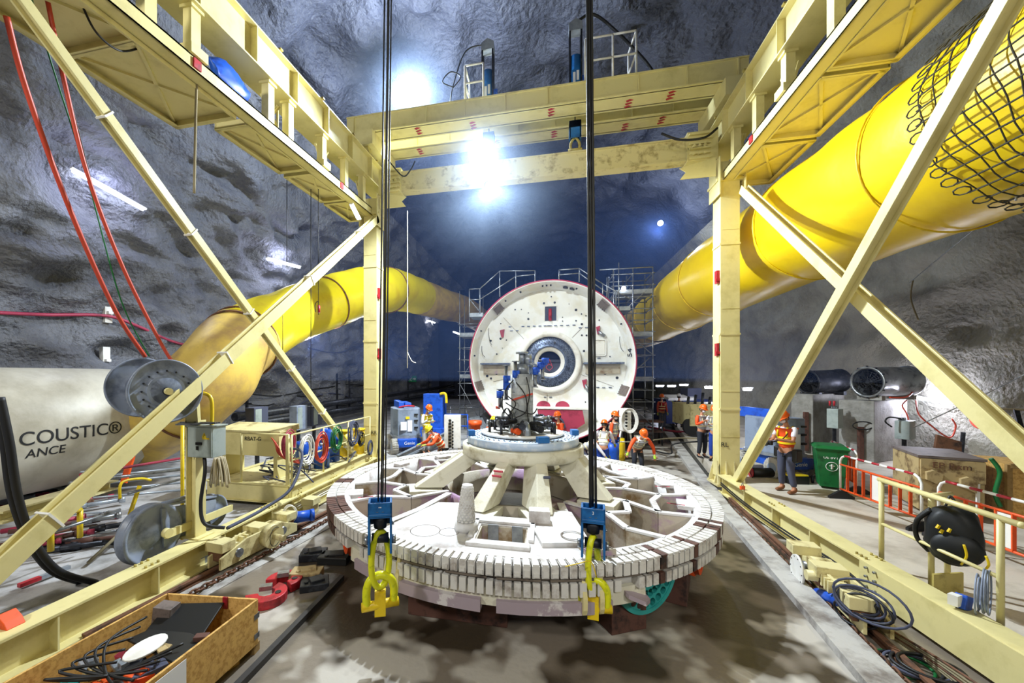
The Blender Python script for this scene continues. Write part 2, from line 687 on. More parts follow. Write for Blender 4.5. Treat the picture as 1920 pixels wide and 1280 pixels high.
# rails
def rail(p, q, label):
    b = MB().ib(p, q, .07, .1, .03, .02)
    tag(b.build('crane_rail', 'rust', at=p), label, 'rail', 'crane rails')
rail((3.62, 4.1, -.25), (4.42, 11.2, -.25), 'rusty crane rail running past the wheel bogie near the handrail')
rail((-5.3, 3.6, -.24), (-4.55, 10.6, -.24), 'rusty crane rail running under the cream wheel bogie')
def chain(p, q, label, n=60, r=.035):
    p, q = V(p), V(q)
    d = (q - p)
    L = d.length
    d.normalize()
    s = V((d.y, -d.x, 0))
    b = MB()
    n = int(L / (r * 2.6))
    for i in range(n):
        c = p + d * (i + .5) * L / n
        a, bb = (s, V((0, 0, 1))) if i % 2 else (V((0, 0, 1)), s)
        ring = [c + d * math.cos(t) * r * 1.9 + a * math.sin(t) * r for t in [k * PI / 5 for k in range(10)]]
        b.tube(ring, r * .38, 5, closed=True)
    tag(b.build('drive_chain', 'rust', at=p), label, 'chain')
chain((3.42, 4.1, -.24), (4.2, 10.9, -.24), 'rusty chain lying along the kerb below the hose bundle')
chain((-4.95, 4.3, -.24), (-4.3, 10.2, -.24), 'rusty chain lying beside the rail of the cream wheel bogie')
# haze that hangs in the lamp light around and behind the crane
b = MB().box(-11.5, 10.2, 13.5, 45, 2.6, 12.2)
hz = b.build('haze', 'black')
hz.data.materials.clear()
vm = bpy.data.materials.new('haze')
vm.use_nodes = True
nt = vm.node_tree
nt.nodes.clear()
ou = nt.nodes.new('ShaderNodeOutputMaterial')
vs_ = nt.nodes.new('ShaderNodeVolumeScatter')
vs_.inputs['Color'].default_value = (.22, .40, 1, 1)
vs_.inputs['Density'].default_value = .015
vs_.inputs['Anisotropy'].default_value = .2
nt.links.new(vs_.outputs[0], ou.inputs['Volume'])
hz.data.materials.append(vm)
tag(hz, 'blue haze hanging in the floodlight beams below the crane and cavern roof', 'haze', kind='stuff')

def glowhaze(c, r_, dens, lab):  # extra mist round a lamp, added to give its halo
    """ball of mist that thins out toward its edge"""
    m_ = bpy.data.materials.new('lamp_haze')
    m_.use_nodes = True
    n_ = m_.node_tree
    n_.nodes.clear()
    out = n_.nodes.new('ShaderNodeOutputMaterial')
    vs = n_.nodes.new('ShaderNodeVolumeScatter')
    vs.inputs['Color'].default_value = (.55, .72, 1, 1)
    tc = n_.nodes.new('ShaderNodeTexCoord')
    ln = n_.nodes.new('ShaderNodeVectorMath'); ln.operation = 'LENGTH'
    n_.links.new(tc.outputs['Object'], ln.inputs[0])
    mr = n_.nodes.new('ShaderNodeMapRange')
    mr.inputs[1].default_value = 0; mr.inputs[2].default_value = r_
    mr.inputs[3].default_value = 1; mr.inputs[4].default_value = 0
    n_.links.new(ln.outputs['Value'], mr.inputs[0])
    pw = n_.nodes.new('ShaderNodeMath'); pw.operation = 'POWER'; pw.inputs[1].default_value = 2.0
    n_.links.new(mr.outputs[0], pw.inputs[0])
    mu = n_.nodes.new('ShaderNodeMath'); mu.operation = 'MULTIPLY'; mu.inputs[1].default_value = dens
    n_.links.new(pw.outputs[0], mu.inputs[0])
    n_.links.new(mu.outputs[0], vs.inputs['Density'])
    n_.links.new(vs.outputs[0], out.inputs['Volume'])
    q = MB().sph((0, 0, 0), r_, 16).build('haze', 'black', w=False)
    q.location = V(c)
    q.data.materials.clear()
    q.data.materials.append(m_)
    tag(q, lab, 'haze', kind='stuff')
glowhaze((-4.6, 13.0, 12.2), 3.0, .07, 'added haze giving the halo round the high floodlight under the roof')
glowhaze((-1.7, 11.4, 8.4), 3.2, .045, 'added blue haze giving the halo round the pair of floodlights at the end beam')

# ================================================================== GANTRY CRANE
crane = thing('gantry_crane', 'tall cream steel gantry crane standing astride the round white cutterhead', 'crane', (-.5, 12.2, -.3))
YC = 12.2
for sx, cx, lab in ((-1, -5.58, 'RR'), (1, 4.72, 'RL')):
    b = MB()
    # welded I column: flanges face the tunnel axis, web between
    b.box(cx - .23, cx + .23, YC - .25, YC - .21, -.1, 8.0)
    b.box(cx - .23, cx + .23, YC + .21, YC + .25, -.1, 8.0)
    b.box(cx - .22, cx - .18, YC - .22, YC + .22, -.1, 8.0)
    b.box(cx + .18, cx + .22, YC - .22, YC + .22, -.1, 8.0)
    colm = b.build('column', 'cream', crane, bevel=.006)
    b = MB()
    for z in (3.9, 1.9, 6.3):
        b.box(cx - .245, cx + .245, YC - .262, YC + .262, z, z + .05)
    b.box(cx - sx * .23 - .02, cx - sx * .23 + .02, YC - .2, YC + .2, 0.1, 3.9)
    for z in (1.2, 2.4, 4.6, 6.7):
        b.box(cx - .2, cx + .2, YC - .256, YC - .25, z, z + .01)
    b.build('splice_plate', 'cream', colm)
    b = MB()
    b.box(cx - .34, cx + .34, YC - .36, YC + .36, -.12, -.06)
    for dx in (-.3, -.1, .1, .3):
        b.ext([(cx + dx - .015, YC - .25, .55), (cx + dx - .015, YC - .36, -.06), (cx + dx - .015, YC - .25, -.06)], (.03, 0, 0))
    for dy in (-.2, .2):
        b.ext([(cx - .23, YC + dy, .5), (cx - .36, YC + dy, -.06), (cx - .23, YC + dy, -.06)], (0, .03, 0))
        b.ext([(cx + .23, YC + dy, .5), (cx + .36, YC + dy, -.06), (cx + .23, YC + dy, -.06)], (0, .03, 0))
    b.build('base_plate', 'cream_dirty', colm)
    for z in (5.3, 3.35):
        b = MB().box(cx - sx * .25 - .05, cx - sx * .25 + .05, YC - .2, YC - .05, z, z + .34)
        b.box(cx - sx * .25 - .08, cx - sx * .25 + .03, YC - .24, YC - .18, z + .05, z + .12)
        r_ = b.build('clamp', 'red', colm)
        r_['label'] = 'red steel clamp'
    t_ = text(lab, 'lettering', .17, 'ink', colm, face((cx - sx * .13, YC - .257, .98), (1, 0, 0), (0, 0, 1)))
    # cap with brackets
    b = MB()
    b.box(cx - .34, cx + .34, YC - .34, YC + .34, 7.98, 8.05)
    b.box(cx - .3, cx + .3, YC - .3, YC + .3, 8.05, 8.5)
    for dx in (-.31, .29):
        b.box(cx + dx, cx + dx + .025, YC - .42, YC + .3, 7.6, 8.6)
    b.build('cap', 'cream', colm)
    # foot girder
    gx = cx - sx * .12 if sx < 0 else cx - .17
    b = MB()
    b.ib((gx, .2, -.03), (gx, 11.95, -.03), .3, .46, .035, .03)
    gird = b.build('foot_girder', 'cream', crane, bevel=.004)
    b = MB()
    for y in [1 + k * 1.18 for k in range(10)]:
        b.box(gx - .14, gx + .14, y, y + .02, -.24, .18)
    b.build('stiffener', 'cream', gird)
    b = MB()
    for y in (4.4, 6.9, 9.3):
        for k in range(6):
            b.cyl((gx - .09 + (k % 2) * .18, y + (k // 2) * .09, .2), (gx - .09 + (k % 2) * .18, y + (k // 2) * .09, .23), .018, n=6)
    b.build('bolt', 'cream_dark', gird)
    # upper runway girder: offset web, wide lower flange, fins; it rides on posts over the lower beam
    tl = -.04 if sx < 0 else .055
    xin = -5.42 if sx < 0 else 4.45          # face toward the tunnel axis
    def sh(m_):
        for v in m_.v:
            v.z += tl * (YC - v.y)
        return m_
    def XB(m_, d0, d1, y0, y1, z0, z1):
        p_, q_ = xin + sx * d0, xin + sx * d1
        m_.box(min(p_, q_), max(p_, q_), y0, y1, z0, z1)
    top = MB()
    XB(top, 0, .62, .8, 13.4, 9.02, 9.05)
    XB(top, .14, .17, .8, 13.4, 9.05, 9.74)
    XB(top, .45, .48, .8, 13.4, 9.05, 9.74)
    XB(top, 0, .62, .8, 13.4, 9.74, 9.77)
    ug = sh(top).build('runway_girder', 'cream', crane)
    for k in range(10):
        y = 1.5 + k * 1.28
        b = MB()
        XB(b, .0, .14, y, y + .02, 9.05, 9.74)
        sh(b).build('stiffener', 'cream', ug)
    for k in range(7):
        y = 2.5 + k * 1.6
        b = MB()
        XB(b, -.04, .06, y - .04, y + .04, 9.77, 9.81)
        sh(b).build('rail_clip', 'cream_dark', ug)
    low = MB()
    XB(low, .08, .33, .6, 12.5, 7.97, 8.0)
    XB(low, .08, .11, .6, 12.5, 7.97, 8.21)
    XB(low, .30, .33, .6, 12.5, 7.97, 8.21)
    XB(low, .08, .33, .6, 12.5, 8.18, 8.21)
    lb = sh(low).build('lower_beam', 'cream', crane)
    for y in ((5.27, 9.9) if sx < 0 else (10.3, 6.0)):
        b = MB()
        XB(b, .05, .08, y, y + .14, 8.02, 8.17)
        q = sh(b).build('reflector', 'red', lb)
        q['label'] = 'small red reflector'
    for k, y in enumerate((2.0, 3.3, 4.6, 5.35, 7.15, 7.8, 9.15, 10.3, 11.4)):
        b = MB()
        XB(b, .1, .26, y - .09, y + .09, 8.2, 9.0)
        XB(b, .06, .3, y - .12, y + .12, 8.97, 9.02)
        if k % 3 == 0:
            XB(b, .02, .32, y - .16, y + .16, 8.2, 8.36)
        sh(b).build('post', 'cream', crane)
        if k in (0, 4, 6, 8):
            b = MB()
            x_ = xin + sx * .4
            for d0 in (.36, .44):
                x_ = xin + sx * d0
                b.bar((x_, y + .12, 8.3), (x_, y + .6, 8.94), .04)
                b.bar((x_, y + .12, 8.94), (x_, y + .6, 8.3), .04)
            b.box(min(x_, x_ + .03), max(x_, x_ + .03), y + .6, y + .64, 8.2, 9.0)
            sh(b).build('lattice', 'cream', crane)
    # walkway trays hanging outboard
    if sx < 0:
        trays = [(.8, 6.45, 7.9, -7.1), (6.75, 8.7, 7.96, -6.5), (8.9, 10.6, 7.96, -6.5), (10.75, 12.3, 7.96, -6.5)]
    else:
        trays = [(.8, 6.2, 7.96, 5.82), (6.4, 8.3, 7.96, 5.8), (8.45, 10.3, 7.96, 5.8), (10.45, 12.3, 7.96, 5.82)]
    xi = xin + sx * .34
    for y0, y1, zz, xx in trays:
        b = MB()
        a0, a1 = min(xi, xx), max(xi, xx)
        b.box(a0, a1, y0, y1, zz + .12, zz + .15)
        b.box(min(xx, xx - sx * .1), max(xx, xx - sx * .1), y0, y1, zz, zz + .02)
        b.box(xx - .015, xx + .015, y0, y1, zz, zz + .2)
        b.box(xi - .02, xi + .02, y0, y1, zz, zz + .15)
        ny = max(2, round((y1 - y0) / 1.9) + 1)
        for i in range(ny):
            yy = y0 + (y1 - y0 - .06) * i / (ny - 1)
            b.box(a0, a1, yy, yy + .02, zz, zz + .12)
            b.box(a0, a1, yy - .03, yy + .07, zz, zz + .02)
            if i < ny - 1:
                yn = y0 + (y1 - y0 - .06) * (i + 1) / (ny - 1)
                b.bar((a0, yy, zz + .1), (a1, yn, zz + .1), .05, .04)
                b.bar((a1, yy, zz + .1), (a0, yn, zz + .1), .05, .04)
        sh(b).build('walkway', 'cream', crane)
# diagonal braces in the two side frames
def brace(p, q, wd, hd, ties=0):
    b = MB()
    p, q = V(p), V(q)
    b.ib(p, q, wd, hd, .03, .05, up=V((1, 0, 0)))
    o = b.build('brace', 'cream', crane, bevel=.005)
    if ties:
        for k in range(ties):
            b = MB()
            c = p + (q - p) * ((k + .5) / ties)
            dd = (q - p).normalized()
            b.bar(c - dd * .012, c + dd * .012, wd + .03, hd + .03, up=V((1, 0, 0)))
            b.build('cable_tie', 'white', o)
    return o
def sideline(a, b_, X, ea=0, eb=0):
    p, q = PX(a[0], a[1], X), PX(b_[0], b_[1], X)
    d = (q - p).normalized()
    return p - d * ea, q + d * eb
p, q = sideline((38, 0), (662, 850), -5.6, 1.4, .35)
brace(p, q, .13, .13, 7)
b = MB().tube([p + (q - p) * (k / 12) + V((.03, -.0, .08)) for k in range(13)], .022, 6)
tag(b.build('cable', 'white', at=p), 'white cable tied along the brace that drops to the left column foot', 'cable')
p, q = sideline((0, 1025), (688, 415), -5.6, 1.2, .2)
p.x += .25; q.x += .25
brace(p, q, .21, .17, 4)
p, q = sideline((1385, 358), (1920, 876), 4.72, .1, 2.0)
p.x += .15; q.x += .15
brace(p, q, .20, .18)
p, q = sideline((1380, 905), (1900, -10), 4.62, .1, 1.2)
brace(p, q, .18, .17)
# end beam with its scalloped gussets
b = MB()
b.box(-4.62, 3.95, YC - .17, YC + .17, 8.68, 8.72)
b.box(-4.62, 3.95, YC - .17, YC + .17, 9.28, 9.32)
b.box(-4.62, 3.95, YC - .12, YC - .09, 8.7, 9.3)
b.box(-4.62, 3.95, YC + .09, YC + .12, 8.7, 9.3)
eb = b.build('end_beam', 'cream_dirty', crane)
for sx, x in ((1, -5.3), (-1, 4.45)):
    b = MB()
    b.box(min(x, x + sx * .75), max(x, x + sx * .75), YC - .22, YC + .22, 8.62, 9.42)
    for k in range(6):
        b.box(min(x + sx * .2, x + sx * .72), max(x + sx * .2, x + sx * .72), YC - .3, YC - .22, 8.66 + k * .13, 8.70 + k * .13)
    b.ext([(x + sx * .1, YC - .33, 8.62), (x + sx * .98, YC - .33, 8.42), (x + sx * .82, YC - .33, 8.3), (x + sx * .96, YC - .33, 8.12), (x + sx * .1, YC - .33, 8.12)], (0, .03, 0))
    for k in range(9):
        b.cyl((x + sx * (.35 + .13 * (k % 3)), YC - .24, 8.8 + .2 * (k // 3)), (x + sx * (.35 + .13 * (k % 3)), YC - .33, 8.8 + .2 * (k // 3)), .035, n=6)
    b.build('gusset', 'cream', crane)
# light grating behind the end beam
b = MB()
b.box(-3.6, 3.7, YC + .65, YC + 1.3, 9.36, 9.38)
for k in range(8):
    b.bar((-3.4 + k * .95, YC + .6, 9.33), (-2.6 + k * .95, YC + 1.3, 9.33), .04)
b.build('walkway', 'white', crane)

# ------------------------------------------------------------------ travelling cross girders
trol = thing('crane_trolley_girders', 'pair of cream cross girders resting on the runway girders under two blue jacks', 'crane girder', (-.6, 11.9, 10.12))
Z0 = 10.40
for yb, nm in ((11.85, 0), (12.95, 1)):
    b = MB()
    xl, xr = (-6.2, 5.0) if nm == 0 else (-5.6, 4.9)
    b.box(xl, xr, yb - .34, yb + .34, Z0, Z0 + .03)
    b.box(xl, xr, yb - .3, yb + .3, Z0 + .53, Z0 + .57)
    b.box(xl, xr, yb - .27, yb - .24, Z0, Z0 + .55)
    b.box(xl, xr, yb + .24, yb + .27, Z0, Z0 + .55)
    g = b.build('cross_girder', 'cream', trol)
    b = MB()
    for k in range(10):
        x = xl + .25 + k * (xr - xl - .5) / 9
        b.box(x - .012, x + .012, yb - .33, yb - .27, Z0 + .03, Z0 + .53)
    b.build('stiffener', 'cream', g)
    ms = MB()
    for k, x in enumerate((-3.9, -2.2, .1, 2.2, 3.25) if nm == 0 else (-4.2, -1.6, .2, 2.3, 3.3)):
        y0 = yb - .16 + .1 * (k % 2)
        for j in range(3):
            ms.ext([(x + .05 * (j % 2), y0 - .05 + j * .13, Z0 - .008), (x + .1, y0 + .0 + j * .13, Z0 - .008), (x - .06, y0 + .07 + j * .13, Z0 - .008), (x - .1, y0 + j * .13, Z0 - .008)], (0, 0, .006))
    q = ms.build('paint_mark', 'red', g)
    q['label'] = 'red painted arrow marks'
for sx, x in ((-1, -5.55), (1, 4.7)):
    ec = MB().box(x - .3, x + .3, 11.4, 13.3, 9.95, 10.4).build('end_carriage', 'cream', trol)
    for y in (11.6, 13.1):
        MB().cyl((x - .12, y, 9.9), (x + .12, y, 9.9), .12, n=16).build('wheel', 'cream_dark', ec)
def guard(pts, h, nm='handrail'):
    b = MB()
    rail_run(b, pts, h, .03, (1, .5))
    return b.build(nm, 'white', trol)
zr = Z0 + .57
guard([(-2.4, 11.65, zr), (-1.85, 11.65, zr)], 1.05)
guard([(-2.4, 11.75, zr), (-2.4, 12.4, zr)], 1.05)
guard([(1.02, 11.7, zr), (1.75, 11.7, zr), (2.35, 11.7, zr)], 1.25)
guard([(2.35, 11.7, zr), (2.3, 12.5, zr)], 1.25)
def jack(x, y, label, h=2.0):
    z = Z0 + .57
    t = thing('strand_jack', label, 'jack', (x, y, z), 'strand jacks on the cross girders')
    MB().box(x - .26, x + .26, y - .22, y + .22, z, z + .12).build('base', 'cream_dark', t)
    for k in range(4):
        MB().box(x - .2 + k * .12, x - .16 + k * .12, y - .26, y - .22, z + .02, z + .1)
    b = MB().cyl((x, y, z + .12), (x, y, z + 1.15), .17, n=20).cyl((x, y, z + .14), (x, y, z + .24), .19, n=20)
    b.box(x - .11, x + .11, y - .17, y - .12, z + .25, z + .7)
    bd = b.build('cylinder', 'blue', t)
    q = MB().box(x - .08, x - .01, y - .182, y - .17, z + .3, z + .62).box(x + .02, x + .09, y - .182, y - .17, z + .38, z + .66).build('sticker', 'paper', bd)
    b = MB()
    for dx, dy in ((-.16, -.1), (.16, -.1), (-.16, .12), (.16, .12)):
        b.box(x + dx - .025, x + dx + .025, y + dy - .025, y + dy + .025, z + .12, z + h)
    b.build('guide_rod', 'darksteel', t)
    MB().ext([(x - .19, y - .13, z + h - .22), (x + .19, y - .13, z + h - .22), (x + .19, y - .13, z + h), (x, y - .13, z + h + .12), (x - .19, y - .13, z + h)], (0, .28, 0)).build('head_plate', 'galv', t)
    b = MB().box(x + .17, x + .3, y - .1, y + .1, z + .2, z + .55)
    b.tube(spl([(x + .22, y - .1, z + .5), (x + .33, y - .15, z + .3), (x + .25, y - .1, z + .12)]), .015)
    b.build('valve', 'blue2', t)
    return t
JY = 12.2
j1, j2 = PY(915, 170, JY).x, PY(1079, 150, JY).x
jack(j1, JY, 'blue strand jack on the cross girder beside the shorter handrail')
jack(j2, JY, 'blue strand jack on the cross girder beside the taller right handrail', 2.1)
for x, lab in ((j2, 'blue jack hook hanging below the cross girders under the right jack'), (j1, 'blue jack hook hanging in lamp glare under the left jack')):
    t = thing('hanging_hook', lab, 'hook', (x, 12.4, Z0 - .6), 'hooks under the strand jacks')
    MB().box(x - .015, x + .015, 12.38, 12.42, Z0 - .1, Z0 + .6).build('cable', 'black', t)
    b = MB().box(x - .16, x + .16, 12.27, 12.3, Z0 - .55, Z0 - .05).box(x - .16, x + .16, 12.5, 12.53, Z0 - .55, Z0 - .05).box(x - .17, x + .17, 12.27, 12.53, Z0 - .25, Z0 - .05)
    b.box(x - .17, x - .13, 12.27, 12.53, Z0 - .55, Z0 - .05).box(x + .13, x + .17, 12.27, 12.53, Z0 - .55, Z0 - .05)
    b.build('block', 'blue', t)
    b = MB().tube(spl([(x, 12.4, Z0 - .5), (x - .12, 12.4, Z0 - .66), (x - .1, 12.4, Z0 - .85), (x + .1, 12.4, Z0 - .85), (x + .12, 12.4, Z0 - .66)], 6, True), .04, 8, True)
    b.cyl((x - .2, 12.4, Z0 - .86), (x + .2, 12.4, Z0 - .86), .05, n=8)
    b.build('shackle', 'cream_dark', t)
# black hoses from the jacks
def hose(pts, r, m, name, label, cat='hose', k=8, group=None, n=8):
    b = MB().tube(spl(pts, k), r, n)
    return tag(b.build(name, m, at=pts[0]), label, cat, group)
hose([(j1 - .05, JY, Z0 + 2.6), (j1 - .7, JY, Z0 + 2.5), (j1 - 1.1, JY, Z0 + 1.5), (j1 - 1.2, JY, Z0 + .9)], .02, 'black', 'hydraulic_hose', 'black hose arching left from the top of the left blue jack')
hose([(j2, JY, Z0 + 2.75), (j2 + .5, JY, Z0 + 2.9), (j2 + 1.2, JY, Z0 + 2.2), (j2 + 1.9, JY, Z0 + 1.3), (j2 + 2.2, JY, Z0 + .75)], .04, 'black', 'hydraulic_hose', 'thick black hose arching right over the taller handrail')
hose([(-2.75, 11.5, Z0 + .95), (-3.05, 11.5, Z0 + 1.15), (-2.8, 11.5, Z0 + 1.4), (-2.5, 11.5, Z0 + 1.2), (-2.75, 11.5, Z0 + .9)], .015, 'black', 'cable_loop', 'thin black cable loop hooked on the short left handrail', 'cable')
hose([PY(1240, 250, 11.4), PY(1275, 262, 11.4), PY(1320, 258, 11.4), PY(1345, 240, 11.6)], .03, 'black', 'cable', 'black cable sagging under the right end of the cross girders', 'cable')
hose([PY(728, 300, 11.4), PY(755, 330, 11.4), PY(770, 318, 11.4), PY(778, 302, 11.5)], .02, 'black', 'cable', 'black cable looped beside the left gusset of the end beam', 'cable')
# floodlights
def flood(c, label, r=.15, aim=(0, -1, -.5)):
    c = V(c)
    a = V(aim).normalized()
    t = thing('floodlight', label, 'lamp', c, 'floodlights')
    MB().cyl(c - a * -.02, c - a * .16, r * 1.25, r * .6, 20).build('housing', 'darksteel', t)
    b = MB().sph(c + a * .05, (r, r, r), 10)
    q = b.build('lens', 'lampglow', t)
    MB().bar(c - a * .16, c - a * .16 + V((0, 0, .35)), .04).build('bracket', 'darksteel', t)
flood(PY(760, 158, 13.2), 'blazing floodlight up behind the left end of the cross girders', .22)
flood(PY(905, 292, 11.3), 'blazing floodlight hanging against the end beam, upper of the pair', .16)
flood(PY(920, 350, 11.3), 'blazing floodlight just below the end beam, lower of the pair', .15)
flood(PY(1238, 418, 26), 'small bright lamp far off under the dark roof', .14)
flood(PY(1169, 540, 19.2), 'small bright lamp fixed in the right scaffold tower', .09)
# tube lamps
def tubelamp(a, b_, label, r=.05, group='tube lights on the rock'):
    a, b_ = V(a), V(b_)
    t = thing('tube_light', label, 'lamp', a, group)
    d = (b_ - a).normalized()
    MB().bar(a - d * .06, b_ + d * .06, .11, .05).build('housing', 'white', t)
    MB().tube([a + V((0, -.02, -.05)), b_ + V((0, -.02, -.05))], r, 8).build('tube', 'tubeglow', t)
    return t
tubelamp(RK(138, 317, .15), RK(270, 390, .15), 'long glowing tube light on the left rock between the red hoses', .055)
tubelamp(RK(502, 483, .15), RK(562, 499, .15), 'glowing tube light on the left rock above the yellow duct', .07)
tubelamp(RK(1704, 739, .3), RK(1752, 748, .3), 'glowing tube light on the wall behind the right fan', .05)
tubelamp(PX(660, 385, -5.3), PX(672, 408, -5.3), 'short tube light under the runway beam at the left column head', .03)
for i, (px, py, X) in enumerate([(803, 600, -12.2), (850, 621, -12.2), (878, 628, -12.2)]):
    p = RK(px, py, .2)
    tubelamp(p, RK(px + 12, py + 4, .2), ['first', 'second', 'third'][i] + ' of the small tube lights in line beneath the far left duct', .07)
for i, (px, py, dd) in enumerate([(1236, 722, 34), (1258, 722, 31), (1281, 720, 28), (1328, 724, 22), (1400, 727, 18)]):
    a, b_ = PD(px - 6, py, dd), PD(px + 8, py, dd)
    tubelamp(a, b_, ['farthest small tube light low in the dark tunnel', 'second small tube light from the far end of the tunnel', 'small tube light left of the men by the dark machine', 'small tube light above the two standing workers', 'tube light just right of the right column'][i], .07, 'tube lights in the tunnel')
    lamp('tunnel_tube', (a + b_) / 2 + V((0, -.3, -.2)), 60, (.75, .8, 1), .2)
lamp('wall_tube_glow', RK(1728, 744, .9), 170, (.8, .82, 1), .15)
lamp('wall_tube_glow', RK(205, 352, .5), 90, (.6, .65, 1), .3)
lamp('wall_tube_glow', RK(530, 491, .5), 110, (.6, .65, 1), .3)
for px, py in ((806, 604), (852, 624)):
    lamp('wall_tube_glow', RK(px, py, .9), 60, (.65, .7, 1), .2)

for k, (y, lab) in enumerate(((3.9, 'blue tarpaulin bundle stuffed behind the near post of the left runway'), (6.3, 'blue tarpaulin bundle between the middle posts of the left runway'))):
    b = MB().sph((-5.75, y, 8.3), (.12, .5, .24), 9)
    for i in range(len(b.v)):
        b.v[i] = b.v[i] + V((1, 1, 1)) * noise.noise(b.v[i] * 6) * .07
    tag(b.build('tarpaulin', 'blue2', at=(-5.75, y, 8.0)), lab, 'tarpaulin')

# ================================================================== CUTTERHEAD
HC = V((-.69, 7.98, 0))
HR, HT, HB = 3.48, .71, .14
head = thing('cutterhead', 'huge round white cutterhead lying flat on the floor with toothed rim and raised hub', 'cutterhead', (HC.x, HC.y, HB))
T = Matrix.Translation(HC)


def pol(r, a, z):
    return V((HC.x + r * math.cos(R(a)), HC.y + r * math.sin(R(a)), z))


def wedge(m, r0, r1, a0, a1, z0, z1):
    vs = [pol(r, a, z) for z in (z0, z1) for r, a in ((r0, a0), (r1, a0), (r1, a1), (r0, a1))]
    m.add(vs, [(3, 2, 1, 0), (4, 5, 6, 7), (0, 1, 5, 4), (1, 2, 6, 5), (2, 3, 7, 6), (3, 0, 4, 7)])


b = MB()
b.lathe([(3.1, .38), (3.36, .38), (3.36, HT - .165), (3.30, HT - .165), (3.30, HT - .14), (3.36, HT - .14), (3.36, HT - .01), (3.1, HT - .01), (3.1, .38)], 144, T)
b.build('rim', 'headwhite', head)
b = MB().lathe([(3.365, HT - .18), (3.43, HT - .18), (3.43, HT - .15), (3.365, HT - .15), (3.365, HT - .18)], 144, T)
for k in range(36):
    a = k * 10 + 2
    wedge(b, 3.42, 3.47, a, a + 8.2, HT - .178, HT - .155)
b.build('groove_strip', 'groove', head)
# teeth: caps seen from above, their front faces, lower row
NT = 208
dark_ranges = [(-150, -133), (-47, -41), (-33, -24), (-56, -54), (-172, -166)]
TT = []
for k in range(NT):
    a0 = 360 * k / NT
    a1 = a0 + 360 / NT * .80
    am = (a0 + a1) / 2
    am = am - 360 if am > 180 else am
    dk = any(p < am < q for p, q in dark_ranges) and random.random() < .7
    rr = random.random()
    front = -120 < am < -66
    u_, d_ = MB().mi(1 if dk else 0), MB().mi(1 if dk else 0)
    wedge(u_, 3.34, 3.475 if front else 3.50, a0, a1, HT - .14, HT - .005)
    if front:
        wedge(u_, 3.47, 3.495, a0 + .2, a1 - .2, HT - .12, HT - .05 - .03 * (k % 2))
        wedge(u_, 3.28, 3.47, a0 + .1, a1 - .1, HT - .01, HT + .012)
    else:
        wedge(u_, 3.2, 3.33, a0, a1, HT - .02, HT + .018 + rr * .01)
        wedge(u_, 3.35, 3.50, a0 + .3, a1 + .3, HT - .0, HT + .02)
    if not (-126 < am < -122 or -64 < am < -60):
        wedge(d_, 3.34, 3.485, a0 + .1, a1, HT - .32 - (.03 if front else 0), HT - .195)
    TT.append((abs(am + 85), u_, d_))
TT.sort(key=lambda t: t[0])
for nm, j in (('upper_tooth', 1), ('lower_tooth', 2)):
    rest = MB()
    cnt = 0
    for t_ in TT:
        q = t_[j]
        if not q.v:
            continue
        if cnt < 100:
            q.build(nm, ['tooth', 'rusttooth'], head)
            cnt += 1
        else:
            n0 = len(rest.v)
            rest.v += q.v
            rest.f += [[n0 + i for i in f] for f in q.f]
            rest.s += q.s
            rest.m += q.m
    r_ = rest.build(nm, ['tooth', 'rusttooth'], head)
    r_['kind'] = 'stuff'
b = MB()
for i in range(12):
    a = -127 + 69 * i / 12
    wedge(b, 2.9, 3.42, a, a + 69 / 12, .2, .40)
b.build('skirt', 'legcream', head)
b = MB()
for a0, a1, r1 in ((-124, -110, 3.46), (-109.5, -91, 3.49), (-88, -66, 3.47)):
    n = 5
    for i in range(n):
        wedge(b, 3.1, r1, a0 + (a1 - a0) * i / n, a0 + (a1 - a0) * (i + 1) / n, .15, .29)
q = b.build('wear_plate', 'wear', head)
b = MB().lathe([(1.35, .12), (3.04, .12), (3.12, .16), (3.12, .39), (3.08, .39), (3.04, .2), (1.35, .18), (1.35, .12)], 96, T)
b.build('base_plate', 'cellfloor', head)
# inner ring the legs stand on
b = MB().lathe([(1.28, .2), (1.36, .2), (1.36, HT - .04), (1.28, HT - .04), (1.28, .2)], 64, T)
b.build('inner_ring', 'cell', head)
# network of cell walls with pale top edges
walls, tops = MB(), MB()


def wall(p, q, t=.05, zt=HT - .03, z0=.16):
    walls.bar(V((p.x, p.y, (zt + z0) / 2)), V((q.x, q.y, (zt + z0) / 2)), t, zt - z0)
    tops.bar(V((p.x, p.y, zt + .012)), V((q.x, q.y, zt + .012)), t + .05, .03)


spokes = [-166, -145, -44, -22, 0, 24, 48, 72, 96, 120, 145, 169]
for i, a in enumerate(spokes):
    wall(pol(1.36, a, 0), pol(2.1, a + 3, 0))
    wall(pol(2.1, a + 3, 0), pol(2.65, a - 4, 0))
    wall(pol(2.65, a - 4, 0), pol(3.12, a - 1, 0))
    nx = spokes[(i + 1) % len(spokes)]
    d = (nx - a) % 360
    if d > 40:
        continue
    if i % 2 == 0:
        wall(pol(2.1, a + 3, 0), pol(2.3, a + d / 2, 0), .045)
        wall(pol(2.3, a + d / 2, 0), pol(2.1, nx + 3, 0), .045)
    else:
        wall(pol(2.65, a - 4, 0), pol(2.5, a + d / 2 - 2, 0), .045)
        wall(pol(2.5, a + d / 2 - 2, 0), pol(2.65, nx - 4, 0), .045)
for s in (-125, -64):
    wall(pol(1.4, s + (-14 if s < -90 else 14), 0), pol(2.3, s, 0), .07)
    wall(pol(2.3, s, 0), pol(3.1, s + (3 if s < -90 else -3), 0), .07)
walls.build('cell_wall', 'cell', head)
tops.build('cell_edge', 'headwhite', head)
